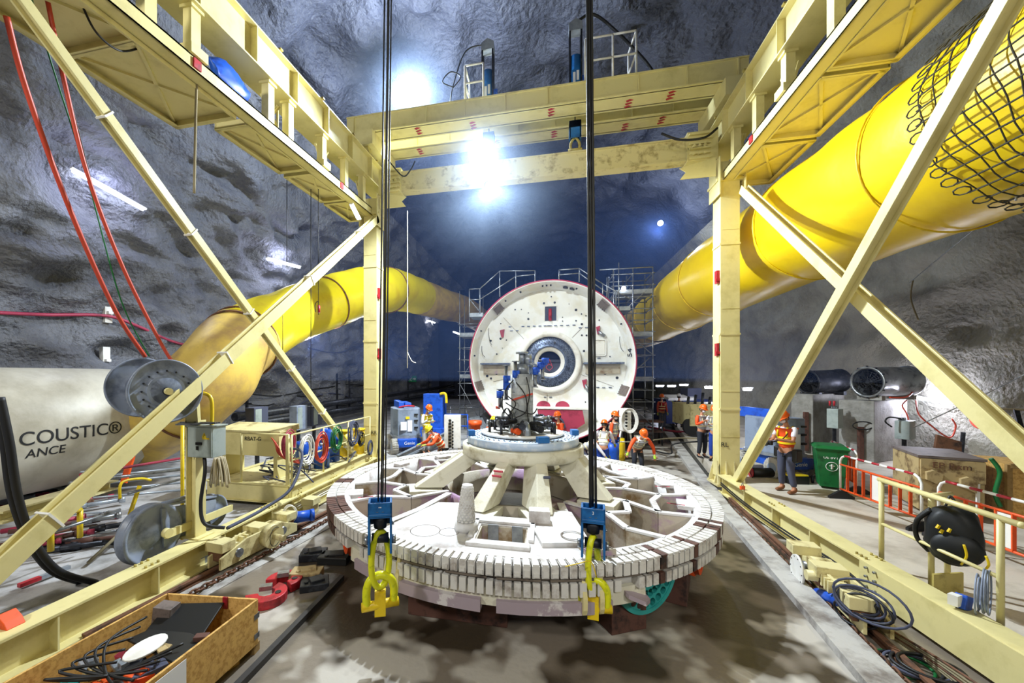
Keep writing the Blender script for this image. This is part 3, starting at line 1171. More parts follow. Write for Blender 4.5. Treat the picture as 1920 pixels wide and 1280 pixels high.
# flat decked pads against the rim
b = MB()
for a, w_ in ((-155, 7), (-12, 8), (12, 6), (60, 7), (132, 7), (157, 6)):
    wedge(b, 2.88, 3.12, a - w_ / 2, a + w_ / 2, HT - .06, HT)
b.build('deck_pad', 'headwhite', head)
b = MB()
for a in (-16, 6, 34, 60, -149):
    for k in range(3):
        c = pol(2.8 + k * .05, a + 1, HT + .002)
        b.ob(c, (.16, .03, .004), R(a))
q = b.build('pencil_note', 'redink', head)
q['label'] = 'red handwritten notes'
# front spoke: deck plate with openings
b = MB()
pl = [pol(1.42, -128, 0), pol(2.0, -121, 0), pol(3.0, -121, 0)] + [pol(3.3, a, 0) for a in range(-119, -68, 4)] + [pol(3.3, -67, 0), pol(3.0, -66, 0), pol(2.0, -66, 0), pol(1.42, -62, 0)] + [pol(1.42, a, 0) for a in (-75, -90, -105, -118)]
# plate is cut around the pocket: build in strips instead
px0, px1 = HC.x - .24, HC.x + .42
py0, py1 = HC.y - 2.87, HC.y - 2.3
def strip(poly, z0=HT - .06, z1=HT):
    b.ext([(p[0], p[1], z0) for p in poly], (0, 0, z1 - z0))
def fr(a):
    p = pol(3.3, a, 0)
    return (p.x, p.y)
L0, L1 = (HC.x - 1.1, HC.y - 1.5), (HC.x - 1.62, HC.y - 2.85)
R0, R1 = (HC.x + 1.05, HC.y - 1.5), (HC.x + 1.28, HC.y - 3.0)
strip([L0, (HC.x - .75, HC.y - 1.45), (px0, HC.y - 1.95), (px0, py1 + .0), (px0, py0), (px0, HC.y - 3.26)] + [fr(a) for a in (-101, -104, -108, -112, -116, -119)])
strip([(px1, HC.y - 3.25), (px1, py0), (px1, py1), (px1, HC.y - 1.95), (HC.x + .75, HC.y - 1.45), R0] + [fr(a) for a in (-67, -71, -75, -79)])
strip([(px0, HC.y - 3.2), (px1, HC.y - 3.2), (px1, py0), (px0, py0)])
strip([(px0, HC.y - 3.26), (px1, HC.y - 3.26), (px1, HC.y - 3.2), (px0, HC.y - 3.2)])
strip([(px0, py1), (px1, py1), (px1, HC.y - 1.95), (px0, HC.y - 1.95)])
b.build('spoke_deck', 'headwhite', head)
b = MB()
b.box(px0 - .02, px0 + .02, py0, py1, .3, HT - .02).box(px1 - .02, px1 + .02, py0, py1, .3, HT - .02)
b.box(px0, px1, py1 - .02, py1 + .02, .3, HT - .02).box(px0, px1, py0 - .02, py0 + .02, .3, HT - .02).box(px0, px1, py0, py1, .3, .34)
pk = b.build('pocket', 'cell', head)
b = MB().box(px0 + .1, px0 + .25, py1 - .03, py1 - .02, .5, .72).box(px1 - .22, px1 - .07, py1 - .03, py1 - .02, .5, .72)
b.build('slot', 'galv', pk)
b = MB()
b.box(px0 - .1, px1 + .1, py1 + .03, py1 + .1, HT, HT + .04).box(px0 - .1, px0 - .03, py0 + .05, py1 + .1, HT, HT + .04).box(px1 + .03, px1 + .1, py0 + .05, py1 + .1, HT, HT + .04)
b.ob((HC.x + .08, HC.y - 3.0, HT + .02), (.8, .14, .05))
b.build('frame', 'headwhite', pk, bevel=.01)
b = MB().ob((HC.x + .57, HC.y - 2.0, HT + .08), (.3, .2, .18), R(4))
b.ob((HC.x + .85, HC.y - 2.6, HT + .02), (.6, .5, .07), R(14))
b.build('block', 'headwhite', head, bevel=.012)
b = MB().lathe([(.13, HT), (.14, HT + .004), (.15, HT)], 24, Matrix.Translation((HC.x + 1.0, HC.y - 2.62, .068)))
b.lathe([(.2, HT), (.205, HT + .004), (.21, HT)], 24, Matrix.Translation((HC.x - .95, HC.y - 2.72, 0)))
b.lathe([(.13, HT), (.135, HT + .004), (.14, HT)], 24, Matrix.Translation((HC.x - .62, HC.y - 2.7, 0)))
b.build('scribed_ring', 'groove', head)
# knurled pad at the right corner of the spoke
b = MB()
c = pol(3.12, -66.5, 0)
b.ob((c.x, c.y, HT + .01), (.34, .42, .07), R(20), R(-14))
kp = b.build('grip_pad', 'cell', head)
b = MB()
for i in range(7):
    for j in range(9):
        q_ = Matrix.Translation((c.x, c.y, HT + .01)) @ Euler((R(-14), 0, R(20))).to_matrix().to_4x4() @ V((-.14 + i * .046, -.18 + j * .045, .04))
        b.ob(q_, (.02, .02, .015), R(45))
b.build('knurl', 'groove', kp)
# cone shaped knurled horn
cc = G(874, 992, HT)
b = MB().cyl((cc.x, cc.y, HT), (cc.x, cc.y, HT + .12), .17, .15, 8).cyl((cc.x, cc.y, HT + .12), (cc.x + .02, cc.y, HT + .62), .125, .075, 16)
hn = b.build('horn', 'headwhite', head)
b = MB()
for i in range(13):
    z = HT + .14 + i * .036
    rr = .125 - .05 * (i * .036 + .02) / .5
    for j in range(14):
        a = 2 * PI * (j + .5 * (i % 2)) / 14
        b.ob((cc.x + .02 * i / 13 + rr * math.cos(a), cc.y + rr * math.sin(a), z), (.012, .03, .022), a, R(35))
b.build('knurl', 'tooth', hn)
# support blocks on the floor
for p, s_, rz, lab in (((HC.x - .45, HC.y - 2.75), (1.3, .5), 0, 'dark support block under the front of the cutterhead'), ((HC.x + 1.45, HC.y - 2.35), (.5, .9), .5, 'dark support block under the front right of the cutterhead'),
                  ((G(1275, 1130, -.3).x, G(1275, 1130, -.3).y + .4), (.45, .9), -.35, 'brown steel block on the floor right of the teal bucket'), ((HC.x + 1.8, HC.y + 1.8), (.8, .8), 0, 'dark support block under the back of the cutterhead'), ((HC.x - 2.2, HC.y + 1), (.7, .7), 0, 'dark support block under the left side of the cutterhead')):
    b = MB().ob((p[0], p[1], -.07), (s_[0], s_[1], .46), rz)
    tag(b.build('support_block', 'rusttooth', at=(p[0], p[1], -.3), bevel=.01), lab, 'block')
MB().ext([pol(3.3, -63, .32), pol(3.5, -63, .3), pol(3.56, -60, .22), pol(3.46, -57.5, .18), pol(3.3, -57.5, .24)], (0, 0, .05)).build('tongue_plate', 'wear', head)
# scoop buckets with punched holes


def bucket(ang, m, hole, flip, rad=.5, nm='bucket'):
    """quarter drum hanging under the rim: perforated cheek, outer curved shell"""
    c = pol(3.22, ang, .40)
    tz = V((-math.sin(R(ang)), math.cos(R(ang)), 0)) * flip
    ra = V((math.cos(R(ang)), math.sin(R(ang)), 0))
    b = MB()
    a0, a1, ncol, rows = 185, 352, 11, [(rad * .42, rad * .66), (rad * .66, rad * .9)]
    def P_(r_, a_, o_=0):
        return c + tz * (r_ * math.cos(R(a_))) + V((0, 0, r_ * math.sin(R(a_)))) + ra * o_
    for r0, r1 in rows:
        for k in range(ncol):
            t0, t1 = a0 + (a1 - a0) * k / ncol, a0 + (a1 - a0) * (k + 1) / ncol
            tm, rm = (t0 + t1) / 2, (r0 + r1) / 2
            hr = (r1 - r0) * .40
            outer = [(r0, t0), (r0, tm), (r0, t1), (rm, t1), (r1, t1), (r1, tm), (r1, t0), (rm, t0)]
            inner = []
            for rr, aa in outer:
                dx = (aa - tm) * PI / 180 * rm
                dy = rr - rm
                l = math.hypot(dx, dy)
                inner.append((rm + dy / l * hr, tm + dx / l * hr / rm * 180 / PI))
            vs = [P_(rr, aa) for rr, aa in outer] + [P_(rr, aa) for rr, aa in inner] + [P_(rr, aa, -.06) for rr, aa in inner]
            fs = [(i, (i + 1) % 8, 8 + (i + 1) % 8, 8 + i) for i in range(8)] + [(8 + i, 8 + (i + 1) % 8, 16 + (i + 1) % 8, 16 + i) for i in range(8)]
            b.add(vs, fs)
    # outer rim and inner lip
    n = 22
    for r0, r1 in ((rad * .9, rad), (rad * .3, rad * .42)):
        vs = []
        for i in range(n + 1):
            a_ = a0 + (a1 - a0) * i / n
            vs += [P_(r0, a_, .012), P_(r1, a_, .012), P_(r1, a_, -.3), P_(r0, a_, -.3)]
        b.add(vs, [(i * 4 + j, i * 4 + 4 + j, i * 4 + 4 + (j + 1) % 4, i * 4 + (j + 1) % 4) for i in range(n) for j in range(4)])
    k = b.build(nm, m, head)
    b = MB()
    vs = []
    for i in range(n + 1):
        a_ = a0 + (a1 - a0) * i / n
        vs += [P_(rad * .4, a_, -.1), P_(rad * .95, a_, -.1)]
    b.add(vs, [(i * 2, i * 2 + 1, i * 2 + 3, i * 2 + 2) for i in range(n)])
    b.build('back_plate', 'groove', k)
    b = MB()
    for i in range(14):
        a_ = a0 + 4 + (a1 - a0 - 8) * i / 13
        p_ = P_(rad + .012, a_, -.05)
        b.bar(p_, p_ + ra * -.22, .035, .035)
    b.build('rib', m, k)
    return k


k = bucket(-144, 'orange', 'red', 1, .5); k['label'] = 'orange perforated bucket'
k = bucket(-54, 'teal', 'darksteel', 1, .52); k['label'] = 'teal perforated bucket'
k = bucket(-25, 'orange', 'red', 1, .5); k['label'] = 'orange bucket'
# lifting lugs
for (hx, hy) in ((-1.98, 4.62), (.49, 4.66)):
    dvec = V((hx, hy, 0)) - V((HC.x, HC.y, 0))
    ang = math.degrees(math.atan2(dvec.y, dvec.x))
    b = MB()
    for s_ in (-.1, .1):
        a_ = R(ang)
        sd = V((-math.sin(a_), math.cos(a_), 0)) * s_
        ra = V((math.cos(a_), math.sin(a_), 0))
        base = V((HC.x, HC.y, 0)) + sd
        poly = [base + ra * 3.3 + V((0, 0, .16)), base + ra * 3.48 + V((0, 0, .16)), base + ra * 3.5 + V((0, 0, .22)), base + ra * 3.5 + V((0, 0, .34)), base + ra * 3.45 + V((0, 0, .6)), base + ra * 3.3 + V((0, 0, .6))]
        b.ext(poly, V((-math.sin(a_), math.cos(a_), 0)) * .05)
    b.build('lifting_lug', 'cream_dirty', head)

# pedestal hub
HCX = V((HC.x + .19, HC.y + .05, 0))
TH = Matrix.Translation(HCX)


def hpol(r, a, z):
    return V((HCX.x + r * math.cos(R(a)), HCX.y + r * math.sin(R(a)), z))



b = MB().lathe([(1.0, 1.26), (1.12, 1.28), (1.17, 1.33), (1.17, 1.5), (1.1, 1.53), (1.1, 1.5), (.75, 1.5), (.75, 1.3), (1.0, 1.26)], 72, TH)
hub = b.build('hub_ring', 'legcream', head)
b = MB().lathe([(.66, 1.5), (1.06, 1.5), (1.08, 1.52), (1.08, 1.65), (1.06, 1.67), (.66, 1.67), (.66, 1.5)], 72, TH)
bt = b.build('hub_flange', 'bluehead', hub)
b = MB()
for r_, n in ((1.02, 60), (.96, 60), (.89, 48), (.81, 44)):
    for i in range(n):
        a = 360 * i / n + r_ * 40
        c = hpol(r_, a, 1.67)
        b.cyl(c, c + V((0, 0, .006)), .016, n=6)
b.build('bolt_hole', 'darksteel', hub)
b = MB().lathe([(0, 1.68), (.78, 1.68), (.8, 1.7), (.8, 1.73), (.62, 1.73), (.6, 1.71), (0, 1.71)], 64, TH)
b.build('hub_cover', 'white', hub)
b = MB()
for a in (-160, -66, 8, 100):
    c = hpol(1.02, a, 1.7)
    b.ob((c.x, c.y, 1.72), (.2, .13, .1), R(a + 90))
b.build('lock_block', 'blue', hub)
for a in (-158, -102, -70, -24, 20, 62, 110, 158):
    up_, dn_ = hpol(.98, a, 1.36), hpol(1.78, a, HT - .02)
    rd = V((math.cos(R(a)), math.sin(R(a)), 0))
    td = V((-rd.y, rd.x, 0))
    wT, wB = .17, .22
    vs = []
    for c, hw, dp in ((hpol(.95, a, 1.34), wT, .22), (pol(1.66, a, HT + .02), wB, .26)):
        vs += [c + td * -hw - rd * dp, c + td * hw - rd * dp, c + td * hw * .8 + rd * dp * .2, c + td * hw * .55 + rd * dp, c - td * hw * .55 + rd * dp, c - td * hw * .8 + rd * dp * .2]
    b = MB()
    b.add(vs, [tuple(range(6))[::-1], tuple(range(6, 12))] + [(i, (i + 1) % 6, 6 + (i + 1) % 6, 6 + i) for i in range(6)])
    # webbed foot running to the wells
    c = pol(1.72, a, 0)
    b.ob((c.x, c.y, HT - .08), (.62, .56, .14), R(a))
    l = b.build('leg', 'legcream', head, bevel=.012)
    if a in (-102, -70):
        b = MB()
        if a == -102:
            for dz in (0, .07):
                p_ = hpol(1.45 - dz * 1.1, a - 1, 1.165 + dz * .9)
                b.ob(p_, (.16, .045, .02), R(a + 90), R(-38))
            q = b.build('decal', 'redink', l)
            q['label'] = 'two small red stickers'
        else:
            b.ob(hpol(1.42, a, 1.17), (.11, .05, .03), R(a + 80), R(-38))
            b.build('decal', 'slate', l)
# swivel column on the hub
sv = thing('rotary_column', 'grey rotary pipe column standing on the hub with blue valves', 'pipe column', hpol(0, 0, 1.71))
X0, Y0 = HCX.x, HCX.y
b = MB().cyl((X0, Y0, 1.9), (X0, Y0, 2.86), .215, n=28).cyl((X0, Y0, 1.71), (X0, Y0, 1.9), .27, .25, n=28)
for z in (2.0, 2.25, 2.45, 2.66):
    b.cyl((X0, Y0, z), (X0, Y0, z + .012), .221, n=28)
b.ob((X0 + .19, Y0 - .1, 2.3), (.06, .1, .9))
b.build('column', 'columngrey', sv)
def pipe(pts, r, m, nm='pipe', k=6):
    return MB().tube(spl(pts, k), r, 10).build(nm, m, sv)
def valve(c, m='blue2', s=1.0):
    c = V(c)
    b = MB()
    b.cyl(c - V((0, 0, .07 * s)), c + V((0, 0, .07 * s)), .055 * s, n=12)
    b.cyl(c + V((.0, -.05 * s, 0)), c + V((0, -.14 * s, 0)), .03 * s, n=10)
    b.ob(c + V((.05 * s, 0, .02)), (.07 * s, .09 * s, .1 * s))
    return b.build('valve', m, sv)
zt = 2.95
b = MB()
b.cyl((X0, Y0, 2.86), (X0, Y0, 3.06), .15, .12, 16).cyl((X0 - .0, Y0, 3.06), (X0, Y0, 3.3), .06, n=12).cyl((X0, Y0, 3.26), (X0, Y0, 3.3), .12, n=12).cyl((X0 + .12, Y0, 3.05), (X0 + .12, Y0, 3.25), .07, n=12)
b.cyl((X0 + .1, Y0, 3.1), (X0 + .32, Y0 - .05, 3.0), .035, n=10)
b.build('manifold', 'galv', sv)
for x, z0_, z1_ in ((-.3, 2.35, 3.02), (-.42, 2.2, 2.55), (-.12, 2.5, 3.1), (.26, 2.6, 3.0), (.4, 2.75, 3.12)):
    MB().cyl((X0 + x, Y0 - .12, z0_), (X0 + x, Y0 - .12, z1_), .035, n=10).cyl((X0 + x, Y0 - .12, z1_), (X0 + x, Y0 - .12, z1_ + .02), .07, n=10).cyl((X0 + x, Y0 - .12, z0_), (X0 + x, Y0 - .12, z0_ + .02), .06, n=10).build('pipe', 'steel', sv)
for c in ((-.3, 2.76), (-.12, 2.86), (-.43, 2.46), (-.3, 2.62), (.27, 2.92), (.36, 3.02), (.44, 3.1)):
    valve((X0 + c[0], Y0 - .16, c[1]))
b = MB()
b.cyl((X0 - .42, Y0 - .14, 2.2), (X0 - .5, Y0 - .14, 2.2), .03, n=8).ob((X0 + .02, Y0 - .23, 2.42), (.42, .03, .035), 0, 0, R(-18))
q = b.build('pipe', 'hosered', sv); q['label'] = 'red pipe'
for pts in ([(-.15, -.2, 2.75), (-.3, -.28, 2.5), (-.1, -.3, 2.3), (-.22, -.26, 2.1)], [(-.1, -.2, 2.7), (.08, -.28, 2.45), (.1, -.28, 2.15), (-.1, -.28, 2.02)], [(-.3, -.2, 2.3), (-.1, -.32, 2.2), (.2, -.3, 2.1), (.3, -.22, 2.2)],
            [(-.35, -.18, 2.5), (-.35, -.3, 2.2), (-.2, -.28, 2.0), (-.28, -.25, 1.85)], [(.1, -.22, 2.8), (.16, -.26, 2.5), (.12, -.26, 2.2), (.14, -.25, 1.95)]):
    pipe([(X0 + p[0], Y0 + p[1], p[2]) for p in pts], .011, 'black', 'hose')
b = MB()
for k in range(3):
    b.tube(spl([(X0 - .27, Y0 - .25, 2.2), (X0 - .33 - k * .02, Y0 - .27, 2.05), (X0 - .25, Y0 - .27, 1.93 - k * .03), (X0 - .2 + .02 * k, Y0 - .27, 2.05)], 6, True), .009, 6, True)
b.build('hose_coil', 'black', sv)
# manifold crown at the foot of the column: crossed fittings
rnd = random.Random(3)
for k in range(26):
    a = k * 360 / 26 + rnd.uniform(-5, 5)
    r0, r1 = .25 + rnd.random() * .08, .5 + rnd.random() * .22
    z = 1.82 + rnd.random() * .14
    c0, c1 = hpol(r0, a, z), hpol(r1, a + rnd.uniform(-14, 14), z + rnd.uniform(-.05, .03))
    b = MB().cyl(c0, c1, .04 + rnd.random() * .02, n=10)
    dd = (c1 - c0).normalized()
    b.cyl(c1 - dd * .03, c1 + dd * .01, .065, n=10)
    if k % 3 == 0:
        b.cyl(c1, V((c1.x, c1.y, 1.72)), .028, n=8)
    if k % 2 == 0:
        b.sph(c0 + (c1 - c0) * .6 + V((0, 0, .03)), .055, 5)
    b.build('fitting', ('darksteel', 'steel', 'darksteel', 'black')[k % 4], sv)
b = MB().cyl(hpol(.5, -103, 1.8), hpol(.62, -92, 1.8), .06, n=12).cyl(hpol(.52, -110, 1.8), hpol(.5, -104, 1.8), .04, n=12)
q = b.build('fitting', 'orange', sv); q['label'] = 'orange coupling'
b = MB().tube(spl([hpol(.3, -78, 1.92), hpol(.5, -78, 1.92), hpol(.6, -77, 1.85), hpol(.62, -77, 1.71)], 6), .06, 12)
b.build('elbow', 'galv', sv)

# ================================================================== HOOKS AND ROPES IN FRONT
def rope(p, q, r, label):
    n = 40
    b = MB()
    p, q = V(p), V(q)
    b.tube([p + (q - p) * (i / n) for i in range(n + 1)], [r * (1 + .12 * (i % 2)) for i in range(n + 1)], 7)
    return tag(b.build('strand_rope', 'black', at=p), label, 'rope', 'steel ropes of the hooks')


def hookset(c, rz, label, n, tilt, leftish):
    c = V(c)
    t = thing('lifting_block', label, 'hook block', c, 'blue hook blocks')
    M_ = Matrix.Translation(c) @ Matrix.Rotation(rz, 4, 'Z')
    def bx(b, x0, x1, y0, y1, z0, z1):
        vs = [M_ @ V((x, y, z)) for z in (z0, z1) for y in (y0, y1) for x in (x0, x1)]
        b.add(vs, [(0, 2, 3, 1), (4, 5, 7, 6), (0, 1, 5, 4), (2, 6, 7, 3), (0, 4, 6, 2), (1, 3, 7, 5)])
    b = MB()
    bx(b, -.13, -.105, -.11, .11, -.56, 0)
    bx(b, .105, .13, -.11, .11, -.56, 0)
    bx(b, -.13, .13, .085, .11, -.3, 0)
    bx(b, -.13, .13, -.11, -.085, -.17, 0)
    bx(b, -.12, .12, -.12, -.1, -.15, -.12)
    bx(b, -.12, .12, -.1, .1, -.16, -.1)
    b.build('housing', 'blue', t, bevel=.006)
    tt = text('3' if not leftish else '••', 'mark', .05, 'paper', t, M_ @ face((0, -.112, -.05), (1, 0, 0), (0, 0, 1)))
    b = MB()
    for x in (-.03, .03):
        bx(b, x - .012, x + .012, -.115, -.11, -.1, -.096)
    for s_ in (1, -1):
        b.cyl(M_ @ V((.13 * s_, 0, -.44)), M_ @ V((.17 * s_, 0, -.44)), .05, n=12)
    b.cyl(M_ @ V((.13, -.03, -.25)), M_ @ V((.15, -.03, -.25)), .02, n=10)
    b.build('bolt', 'steel', t)
    b = MB()
    b.cyl(M_ @ V((0, 0, -.3)), M_ @ V((0, 0, -.16)), .07, .085, n=16)
    b.cyl(M_ @ V((-.09, 0, -.42)), M_ @ V((.09, 0, -.42)), .055, n=16)
    b.build('anchor', 'darksteel', t)
    # long link
    pts = []
    for i in range(28):
        a = 2 * PI * i / 28
        x, z = math.cos(a) * .105 * (1 - .12 * math.sin(a)), -.66 + math.sin(a) * .31
        pts.append(M_ @ V((x * math.cos(tilt), x * math.sin(tilt), z)))
    s = MB().tube(pts, .036, 10, True).build('lifting_link', 'hookyellow', at=c + V((0, 0, -.42)))
    tag(s, 'long yellow lifting link hanging from the ' + ('left' if leftish else 'right') + ' blue hook block', 'lifting link', 'yellow lifting links')
    s2 = thing('shackle', 'yellow shackle pinned to the lug under the ' + ('left' if leftish else 'right') + ' link', 'shackle', c + V((0, 0, -1.0)), 'yellow shackles')
    pts = [M_ @ V(p_) for p_ in ((-.14, -.03, -1.18), (-.15, -.03, -1.0), (-.11, -.02, -.88), (0, -.01, -.83), (.11, 0, -.88), (.15, .02, -1.0), (.14, .03, -1.18))]
    MB().tube(spl(pts, 5), .045, 10).build('bow', 'hookyellow', s2)
    b = MB().cyl(M_ @ V((-.2, -.04, -1.16)), M_ @ V((.2, .04, -1.16)), .05, n=12)
    b.ob(M_ @ V((0, 0, -1.14)), (.12, .1, .26), rz)
    b.build('pin', 'yellow', s2)


hl, hr = PD(713, 937, 4.45), PD(1112, 948, 4.55)
hookset(hl, R(22), 'blue hook block hanging left in front of the cutterhead', 2, R(25), True)
hookset(hr, R(-6), 'blue hook block hanging right in front of the cutterhead', 3, R(60), False)
tl = PD(735, 5, 4.6)
for i, dx in enumerate((-.055, -.02)):
    rope((hl.x + dx + .03, hl.y + .0, hl.z - .02), (tl.x + dx * 1.3, tl.y, tl.z + 1.6), .009, 'thin black rope running up from the left hook block, ' + ('outer one' if i == 0 else 'inner one'))
for i, dx in enumerate((-.0, .028)):
    rope((hl.x + dx + .03, hl.y + .0, hl.z - .02), (tl.x + .02 + dx, tl.y - .1, tl.z + 1.2), .008, 'black rope close behind the left pair, ' + ('nearer one' if i == 0 else 'farther one'))
for i, dx in enumerate((-.03, 0, .03)):
    rope((hr.x + dx, hr.y + .03 * (i == 1), hr.z - .02), (hr.x + dx * .8 - .03, hr.y + .2, hr.z + 7.2), .014, ['leftmost', 'middle', 'rightmost'][i] + ' of the three black ropes above the right hook block')
hose([PD(1060, 1062, 4.4), PD(1085, 1056, 4.38), PD(1108, 1053, 4.35), PD(1118, 1080, 4.36)], .006, 'yellow', 'string', 'yellow string tied round the right lifting link', 'string')

# ================================================================== TBM SHIELD
SC = V((.07, 17.3, 3.41))
RS = 3.42
tb = thing('boring_machine_shield', 'giant round white boring machine shield facing the cutterhead', 'boring machine', (SC.x, SC.y, 0))
MX = Matrix.Translation(SC) @ Matrix.Rotation(R(90), 4, 'X')   # local z -> -Y (toward the camera)


def sp(r, a, d=0):
    """point on the face: r, clock angle (deg, 0 = right, 90 = up), d toward camera"""
    return V((SC.x + r * math.cos(R(a)), SC.y - d, SC.z + r * math.sin(R(a))))


def sx_(x, z, d=0):
    return V((SC.x + x, SC.y - d, SC.z + z))


b = MB().lathe([(RS, -8), (RS, 0), (RS - .05, 0.02), (RS - .06, 0), (RS - .2, -1.05), (RS - .2, -1.1)], 128, MX)
b.build('shell', 'shieldwhite', tb)
b = MB().lathe([(RS + .005, -.25), (RS + .03, -.25), (RS + .03, .0), (RS - .02, .03), (RS - .03, .0)], 128, MX)
q = b.build('rim_edge', 'crimson', tb)
q['label'] = 'thin crimson painted edge'
BD = -1.05
b = MB().lathe([(.52, BD - .6), (.52, BD), (RS - .18, BD)], 128, MX, smooth=False)
bk = b.build('bulkhead', 'shieldwhite', tb)
b = MB().lathe([(1.12, BD), (1.12, BD + .22), (1.3, BD + .25), (1.36, BD + .2), (1.38, BD)], 96, MX)
b.build('bearing_collar', 'white', tb)
b = MB().lathe([(.66, BD + .05), (.66, BD + .2), (.74, BD + .22), (.78, BD + .16), (.95, BD + .16), (1.06, BD + .12), (1.1, BD + .1)], 96, MX)
br = b.build('main_bearing', 'bearing', tb)
b = MB()
for i in range(72):
    a = 360 * i / 72
    b.ob(sp(1.06, a, BD + .14), (.05, .08, .035), 0, 0, -R(a))
b.build('gear_tooth', 'darksteel', br)
b = MB()
for r_, n in ((.98, 48), (.9, 48), (.83, 42)):
    for i in range(n):
        p_ = sp(r_, 360 * i / n + r_ * 50, BD + .155)
        b.cyl(p_, p_ + V((0, -.02, 0)), .018, n=6)
for a in (75, -20, 195, 250):
    p_ = sp(.88, a, BD + .155)
    b.cyl(p_, p_ + V((0, -.03, 0)), .055, n=12)
b.build('bolt', 'darksteel', br)
b = MB().lathe([(.5, BD - .5), (.5, BD + .1), (.66, BD + .15)], 64, MX)
b.build('bore_lining', 'white', tb)
b = MB().lathe([(0, BD - .55), (.6, BD - .55)], 48, MX)
b.build('bore_back', 'navy', tb)
b = MB().cyl(sx_(-.5, .05, BD - .3), sx_(.5, .05, BD - .3), .07, n=12).box(SC.x - .5, SC.x + .5, SC.y - BD + .35, SC.y - BD + .45, SC.z - .45, SC.z - .02)
b.build('pipe', 'slate', tb)
b = MB().tube(spl([sx_(.0, -.1, BD - .2), sx_(-.14, -.22, BD - .2), sx_(0, -.36, BD - .2), sx_(.14, -.22, BD - .2)], 6, True), .012, 6, True)
b.tube(spl([sx_(-.02, -.1, BD - .2), sx_(.0, .12, BD - .2), sx_(.06, .0, BD - .2), sx_(.15, -.25, BD - .2)], 6), .012, 6)
b.build('hose', 'redink', tb)
# bulkhead details
S = 6.86 / 1500.0   # metres for one unit of the close view
def cr(x, y):
    return ((x - 840) * S * 1.02, (870 - y) * S * 1.02)
b = MB()
for x, y, r_ in ((515, 357, .035), (575, 357, .025), (643, 393, .025), (642, 452, .05), (790, 305, .05), (890, 303, .05), (858, 245, .03), (1085, 380, .055), (1022, 322, .02), (1135, 420, .03), (1175, 438, .03), (962, 445, .025), (962, 482, .025), (1085, 482, .03), (1293, 482, .03), (1130, 247, .035), (335, 788, .035), (372, 637, .05), (430, 652, .03), (275, 655, .05), (333, 983, .045), (316, 920, .02), (240, 1005, .06), (278, 1028, .05), (1275, 965, .04), (1345, 980, .055), (1400, 965, .03), (1450, 1020, .06), (1388, 823, .025), (1157, 768, .05), (1170, 1248, .03), (1138, 515, .05), (1138, 620, .04), (1180, 622, .04), (487, 1240, .02), (390, 730, .02), (375, 490, .03)):
    x_, z_ = cr(x, y)
    if math.hypot(x_, z_) < 3.15:
        b.cyl(sx_(x_, z_, BD), sx_(x_, z_, BD + .025), r_, n=12)
b.build('port', 'darksteel', bk)
b = MB()
for x in list(range(590, 780, 54)) + [800, 830, 850, 897, 952, 1008, 1066]:
    x_, z_ = cr(x, 522)
    b.box(SC.x + x_ - .06, SC.x + x_ + .06, SC.y - BD - .05, SC.y - BD, SC.z + z_ - .02, SC.z + z_ + .015)
for x, y in ((480, 562), (535, 562), (465, 522), (1122, 548), (1180, 548), (1280, 1108), (1333, 1110), (1390, 1108), (800, 1205), (852, 1205), (1290, 835)):
    x_, z_ = cr(x, y)
    b.box(SC.x + x_ - .06, SC.x + x_ + .06, SC.y - BD - .05, SC.y - BD, SC.z + z_ - .02, SC.z + z_ + .015)
b.build('bracket', 'bearing', bk)
for (x0, y0), (x1, y1) in (((400, 430), (600, 645)), ((1050, 640), (1150, 540)), ((300, 1060), (520, 1010)), ((1130, 990), (1420, 1100)), ((820, 1180), (820, 1290))):
    a_, c_ = cr(x0, y0), cr(x1, y1)
    b = MB().bar(sx_(*a_, BD + .006), sx_(*c_, BD + .006), .02, .012)
    b.build('seam', 'groove', bk)
# hatch with red cylinder
x_, z_ = cr(852, 405)
b = MB().box(SC.x + x_ - .26, SC.x + x_ + .26, SC.y - BD - .004, SC.y - BD + .02, SC.z + z_ - .33, SC.z + z_ + .33)
hch = b.build('hatch', 'slate', bk)
b = MB().cyl(sx_(x_ - .02, z_ - .32, BD + .05), sx_(x_ - .02, z_ + .2, BD + .05), .07, n=12)
b.build('ram', 'red', hch)
b = MB()
for s_ in (-.27, .27):
    b.box(SC.x + x_ + s_ - .02, SC.x + x_ + s_ + .02, SC.y - BD - .04, SC.y - BD, SC.z + z_ - .33, SC.z + z_ + .33)
b.box(SC.x + x_ - .27, SC.x + x_ + .27, SC.y - BD - .04, SC.y - BD, SC.z + z_ + .31, SC.z + z_ + .35)
b.build('frame', 'white', hch)
# bright square manhole at the right
x_, z_ = cr(1300, 742)
b = MB()
b.box(SC.x + x_ - .2, SC.x + x_ + .2, SC.y - BD - .03, SC.y - BD, SC.z + z_ - .3, SC.z + z_ + .3)
mh = b.build('manhole_cover', 'tubeglow' if False else 'white', bk, bevel=.05)
b = MB()
b.tube([sx_(x_ + sx * .25, z_ + sz * .35, BD + .03) for sx, sz in ((-1, -.8), (-1, .8), (-.8, 1), (.8, 1), (1, .8), (1, -.8), (.8, -1), (-.8, -1))], .03, 8, True)
b.build('frame', 'white', mh)
# ledges
for a_, c_, nm in ((185, 470, 0), (1150, 1500, 1)):
    x0, _ = cr(a_, 0); x1, _ = cr(c_, 0)
    z_ = cr(0, 884)[1]
    b = MB().box(SC.x + x0, SC.x + x1, SC.y - BD - .42, SC.y - BD, SC.z + z_ - .04, SC.z + z_ + .03)
    sh = b.build('ledge', 'bearing', tb)
    b = MB().box(SC.x + x0 + .1, SC.x + x1 - .12, SC.y - BD - .12, SC.y - BD, SC.z + z_ - .46, SC.z + z_ - .04)
    b.build('web', 'cell', sh)
